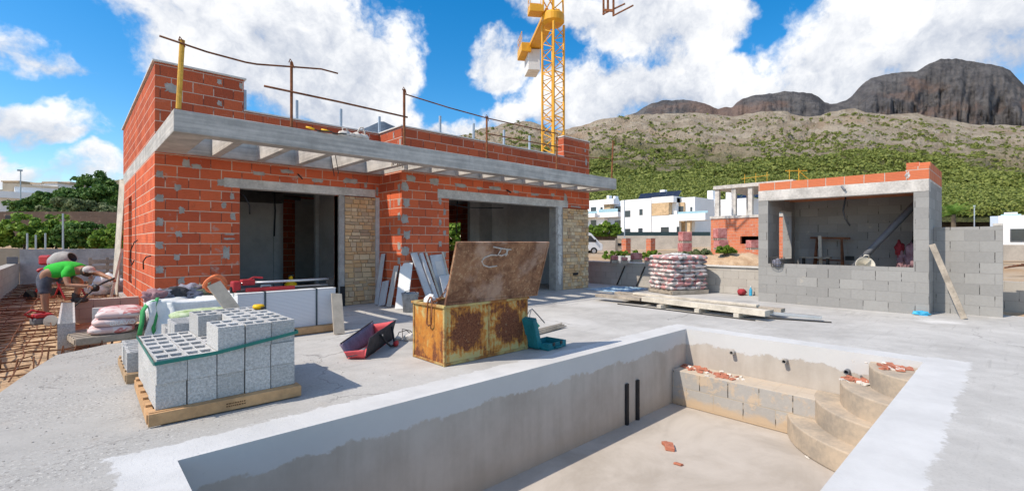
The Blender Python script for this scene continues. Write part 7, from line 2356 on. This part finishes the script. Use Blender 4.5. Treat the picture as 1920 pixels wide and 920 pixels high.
# ------------------------------------------------------------------ planks and screed bars in front of the outdoor kitchen
def lying(name, lab, p, q, w_, h_, mat, cat='plank', group='planks in front of the outdoor kitchen'):
    b = MB(); b.bar(p, q, w_, h_)
    return tag(b.build(name, M[mat], bevel=.004), lab, cat, group)
for i, (x, y) in enumerate(((8.96, 5.0), (8.95, 4.2), (8.90, 3.45))):
    b = MB(); b.box(x - .22, x + .9, y - .045, y + .045, .001, .085)
    tag(b.build('bearer', M['pale_wood']), 'short timber bearer under the planks, %s from the left' % ords[i], 'bearer', 'bearers under the planks')
lying('plank', 'pale thick plank at the front of the pile by the outdoor kitchen', (9.02, 5.50, .150), (8.76, 2.95, .135), .20, .10, 'pale_wood')
lying('plank', 'weathered grey plank directly behind the front one', (9.32, 6.2, .125), (9.08, 3.0, .125), .22, .06, 'grey_wood')
lying('plank', 'weathered grey plank in the middle of the pile, upper', (9.55, 6.4, .128), (9.38, 2.9, .128), .20, .07, 'grey_wood')
lying('plank', 'pale narrow plank lying on top of the grey planks', (9.42, 6.0, .190), (9.30, 3.3, .180), .14, .045, 'pale_wood')
lying('plank', 'weathered plank at the back of the pile nearest the cement sacks', (9.80, 6.75, .12), (9.70, 3.6, .12), .18, .06, 'grey_wood')
lying('plank', 'short dark plank end sticking out at the left of the pile', (9.05, 6.75, .12), (9.10, 5.6, .12), .24, .06, 'grey_wood')
lying('screed_bar', 'aluminium screed bar at the right end of the planks', (9.08, 3.4, .10), (9.45, 2.32, .06), .10, .05, 'aluminium', 'screed bar', None)
lying('steel_bar', 'thin dark bar on the slab in front of the planks, nearer the pool', (8.75, 6.0, .012), (8.62, 3.1, .012), .02, .02, 'dark_steel', 'bar', 'thin bars on the slab')
lying('steel_bar', 'thin dark bar on the slab pointing past the right end of the planks', (8.90, 3.4, .012), (9.35, 2.15, .012), .02, .02, 'dark_steel', 'bar', 'thin bars on the slab')
# dark tool near the trench: floor saw
t = thing('floor_saw', 'small grey and red power cutter on the rebar at the feet of the worker', 'power tool', (-.36, 11.6, -.07), R(20))
b = MB(); b.box(-.16, .16, -.10, .10, 0, .12); b.build('housing', M['grey_plastic'], t, bevel=.03)
b = MB(); b.box(-.14, .10, -.105, .105, .121, .19); b.build('motor_cover', M['red_plastic'], t, bevel=.025)
b = MB(); b.tube([(-.14, 0, .12), (-.24, 0, .20), (-.16, 0, .26), (.02, 0, .20)], .018, 8); b.build('handle', M['red_plastic'], t, smooth=True)
b = MB(); b.tube([(.05, -.12, .06), (.05, -.105, .06)], .10, 20); b.build('blade', M['aluminium'], t)

# ------------------------------------------------------------------ brick rubble in the pool
def rubble(name, lab, c, sx, sy, n, seed, z):
    rr = random.Random(seed)
    b = MB()
    for k in range(n):
        x, y = c[0] + rr.gauss(0, sx), c[1] + rr.gauss(0, sy)
        x = min(x, PX1 - .05)
        s_ = rr.uniform(.008, .030)
        m_ = Matrix.Rotation(rr.uniform(0, 6), 3, 'Z') @ Matrix.Rotation(rr.uniform(-.6, .6), 3, 'X')
        b.obox((x, y, z + s_ * .35), m_ @ Vector((s_ * 1.4, 0, 0)), m_ @ Vector((0, s_, 0)), m_ @ Vector((0, 0, s_ * .35)))
    return tag(b.build(name, M['terracotta'] if seed % 2 else M['white_stone']), lab, 'rubble', kind='stuff')
rubble('brick_rubble', 'broken red brick chips on the left end of the pool bench', (6.86, 3.30), .08, .12, 40, 1, -.55)
rubble('brick_rubble', 'heap of red brick shards in the middle of the pool bench', (6.76, 2.86), .06, .07, 34, 3, -.55)
rubble('brick_rubble', 'white mortar crumbs among the shards on the pool bench', (6.80, 3.0), .08, .22, 14, 2, -.55)
rubble('brick_rubble', 'red brick chips on the third pool step', (6.86, 1.30), .06, .09, 30, 5, -.30)
rubble('brick_rubble', 'pale mortar crumbs on the third pool step', (6.80, 1.30), .07, .08, 14, 6, -.30)
rubble('brick_rubble', 'red brick chips scattered on the top pool step', (6.85, .96), .07, .10, 40, 7, -.075)
rubble('brick_rubble', 'pale mortar crumbs scattered on the top pool step', (6.86, .98), .07, .10, 12, 8, -.075)
for i, (x, y, a, s_, lab) in enumerate(((5.13, 2.80, .5, 1.0, 'broken red brick piece lying on the pool floor'), (4.82, 2.52, 1.4, .45, 'small red brick shard on the pool floor below the larger piece'), (6.03, 1.62, .2, .3, 'tiny pale shard on the pool floor by the lowest step'))):
    b = MB()
    m_ = Matrix.Rotation(a, 3, 'Z')
    b.obox((x, y, ZP + .022 * s_ + .002), m_ @ Vector((.085 * s_, .01, 0)), m_ @ Vector((0, .05 * s_, .004)), m_ @ Vector((0, -.002, .022 * s_)))
    b.obox(Vector((x, y, ZP + .02 * s_ + .002)) + m_ @ Vector((.07 * s_, .04 * s_, 0)), m_ @ Vector((.03 * s_, .02 * s_, 0)), m_ @ Vector((-.015 * s_, .03 * s_, 0)), (0, 0, .018 * s_))
    tag(b.build('brick_piece', M['terracotta'] if i < 2 else M['white_stone'], bevel=.004), lab, 'brick')
# pebbles and grit over the slab near the camera
rr = random.Random(12)
b = MB()
for k in range(420):
    x, y = rr.uniform(-.6, 2.6), rr.uniform(3.95, 8.0)
    if (x + .6) * (y - 3.9) > 5 and rr.random() < .8: continue
    if .38 < x < 1.52 and 4.3 < y < 6.9: continue
    s_ = rr.uniform(.002, .006)
    b.blob((x, y, s_ * .4), (s_ * 1.3, s_, s_ * .7), k, 1, .5)
tag(b.build('grit', M['mortar']), 'loose grit and mortar crumbs strewn over the near slab', 'grit', kind='stuff')
# ------------------------------------------------------------------ the worker bending over the block row
def skin_mesh(name, joints, edges, material, parent, sub=2, root=0):
    """joints: list of (x,y,z,radius); grown with a skin modifier and baked to one mesh"""
    me = bpy.data.meshes.new(name)
    me.from_pydata([j[:3] for j in joints], edges, [])
    o = bpy.data.objects.new(name, me)
    COL.objects.link(o)
    o.modifiers.new('skin', 'SKIN').use_smooth_shade = True
    lay = me.skin_vertices[0].data if me.skin_vertices else None
    if lay is None:
        bm = bmesh.new(); bm.from_mesh(me); bm.verts.layers.skin.verify(); bm.to_mesh(me); bm.free()
        lay = me.skin_vertices[0].data
    for i, j in enumerate(joints):
        r = j[3]
        lay[i].radius = (r, r) if not hasattr(r, '__len__') else r
        lay[i].use_root = (i == root)
    s_ = o.modifiers.new('sub', 'SUBSURF'); s_.levels = sub; s_.render_levels = sub
    dg = bpy.context.evaluated_depsgraph_get()
    baked = bpy.data.meshes.new_from_object(o.evaluated_get(dg))
    bpy.data.objects.remove(o)
    baked.name = name
    baked.materials.clear(); baked.materials.append(material)
    baked.polygons.foreach_set('use_smooth', [True] * len(baked.polygons))
    r_ = bpy.data.objects.new(name, baked)
    COL.objects.link(r_)
    r_.parent = parent
    return r_


# local frame: x to the right of the photograph (along the camera's right), y away, z up
pp = at(75, 9.72, 0)       # below the hips
person = thing('person', 'worker in bright green shirt and grey shorts bending over with a long tool', 'person', (-.30, 12.2, -.10), YAW - R(90))
G = 0.0
J = [(0.0, 0.0, .87, .135),        # 0 pelvis
     (.16, 0.0, .94, .125),        # 1 belly
     (.36, 0.0, .97, .140),        # 2 chest
     (.50, 0.0, .965, .105),       # 3 shoulders
     (.60, 0.0, .94, .056),        # 4 neck
     (.70, -.01, .925, .090),      # 5 head back
     (.755, -.015, .87, .078),     # 6 face
     (.50, .17, .94, .060), (.74, .22, .855, .046), (.97, .16, .79, .033), (1.03, .14, .765, .035),
     (.47, -.19, .90, .062), (.57, -.24, .68, .046), (.80, -.16, .665, .034), (.86, -.13, .655, .035),
     (-.03, -.10, .81, .105), (.04, -.12, .47, .066), (.03, -.12, .42, .062), (.055, -.12, .10, .040), (.07, -.12, .05, .042), (.20, -.13, .03, .036),
     (.06, .11, .82, .105), (.40, .16, .73, .072), (.41, .16, .69, .066), (.33, .16, .42, .040), (.34, .16, .385, .042), (.47, .16, .37, .036)]
E_ = [(0, 1), (1, 2), (2, 3), (3, 4), (4, 5), (5, 6), (3, 7), (7, 8), (8, 9), (9, 10), (3, 11), (11, 12), (12, 13), (13, 14), (0, 15), (15, 16), (16, 17), (17, 18), (18, 19), (19, 20), (0, 21), (21, 22), (22, 23), (23, 24), (24, 25), (25, 26)]
# fingers: short chains rooted in each palm, curled round the tool
def fingers(base, ip, dirx):
    bx, by, bz = base
    for k, (off, ln) in enumerate(((-.028, .030), (-.010, .034), (.009, .032), (.027, .026))):
        n0 = len(J)
        J.append((bx + .030, by + off, bz - .012, .0095)); J.append((bx + .030 + ln, by + off, bz - .030, .0085)); J.append((bx + .025 + ln * .8, by + off, bz - .055, .0075))
        E_.extend([(ip, n0), (n0, n0 + 1), (n0 + 1, n0 + 2)])
    n0 = len(J)
    J.append((bx + .004, by - .045, bz - .02, .011)); J.append((bx + .022, by - .050, bz - .045, .009))
    E_.extend([(ip, n0), (n0, n0 + 1)])
fingers(J[10][:3], 10, 1)
fingers(J[14][:3], 14, 1)
body = skin_mesh('body', J, E_, M['skin'], person)
# face on the head, which looks down at the tool
hc = Vector((.73, -.012, .90)); fwd = Vector((.62, -.05, -.78)).normalized(); upv = Vector((.78, 0, .62)).normalized(); sdv = fwd.cross(upv)
b = MB(); b.blob(hc + fwd * .100 + upv * -.005, (.016, .014, .026), 2, 2, .1); b.build('nose', M['skin'], body, smooth=True)
for s_ in (-1, 1):
    b = MB(); b.blob(hc + fwd * .078 + upv * .025 + sdv * .034 * s_, .011, 2, 1, 0); b.build('eye', M['hair'], body, smooth=True)
    b = MB(); b.blob(hc + sdv * .088 * s_ - fwd * .01, (.016, .012, .028), 4, 2, .1); b.build('ear', M['skin'], body, smooth=True)
b = MB(); b.obox(hc + fwd * .088 - upv * .045, sdv * .024, upv * .004, fwd * .004); b.build('mouth', M['red_cloth'], body)
b = MB(); b.blob(hc + Vector((-.03, 0, .025)), (.102, .098, .098), 5, 3, .08); b.build('hair', M['hair'], person, smooth=True)
b = MB(); b.blob(hc + Vector((-.005, 0, .045)), (.105, .102, .078), 1, 3, .03); b.prism([(hc.x + .06, -.09), (hc.x + .17, -.06), (hc.x + .18, 0.0), (hc.x + .17, .04), (hc.x + .06, .07)], hc.z + .012, hc.z + .024); b.build('cap', M['cap_cloth'], person, smooth=True)
# clothes follow the body
SH = [(-.08, 0, .885, .158), (.16, 0, .95, .148), (.34, 0, .98, .162), (.50, 0, .972, .116), (.53, 0, .965, .085), (.50, .165, .945, .083), (.61, .20, .90, .073), (.47, -.19, .905, .086), (.52, -.218, .79, .073)]
skin_mesh('shirt', SH, [(0, 1), (1, 2), (2, 3), (3, 4), (3, 5), (5, 6), (3, 7), (7, 8)], M['shirt_green'], person)
ST = [(-.02, 0, .85, .156), (.07, 0, .90, .140), (-.03, -.10, .79, .122), (.03, -.115, .58, .095), (.04, -.12, .50, .090), (.06, .11, .81, .122), (.28, .145, .75, .098), (.36, .155, .73, .092)]
skin_mesh('shorts', ST, [(0, 1), (0, 2), (2, 3), (3, 4), (0, 5), (5, 6), (6, 7)], M['shorts_grey'], person)
b = MB(); b.blob((-.13, 0, .94), (.05, .10, .045), 3, 3, .2); b.build('waistband', M['red_plastic'], person, smooth=True)
for (x, y, z, mt) in ((.11, -.125, .035, 'boot_pale'), (.385, .16, .375, 'boot')):
    b = MB(); b.pillow((x + .02, y, z), .30, .115, .10, 0, 3, .6); b.lathe([(.058, 0), (.060, .10), (.054, .13)], (x - .05, y, z), 14)
    b.build('boot', M[mt], person, smooth=True)
# the tool is held, so it is a thing of its own
t = thing('long_tool', 'long dark tool with a thin shaft held by the bending worker', 'hand tool', (-.30, 12.2, -.10), YAW - R(90))
b = MB(); b.tube([(1.09, .13, .79), (.96, .02, .70), (.88, -.09, .62)], .018, 8); b.build('handle', M['dark_steel'], t)
b = MB(); b.pillow((.91, -.08, .62), .16, .09, .13, R(-20), 2, .6); b.build('motor', M['black_plastic'], t, smooth=True)
b = MB(); b.tube([(.87, -.10, .57), (.66, -.22, .30), (.46, -.32, .06)], .012, 8); b.build('shaft', M['dark_steel'], t)
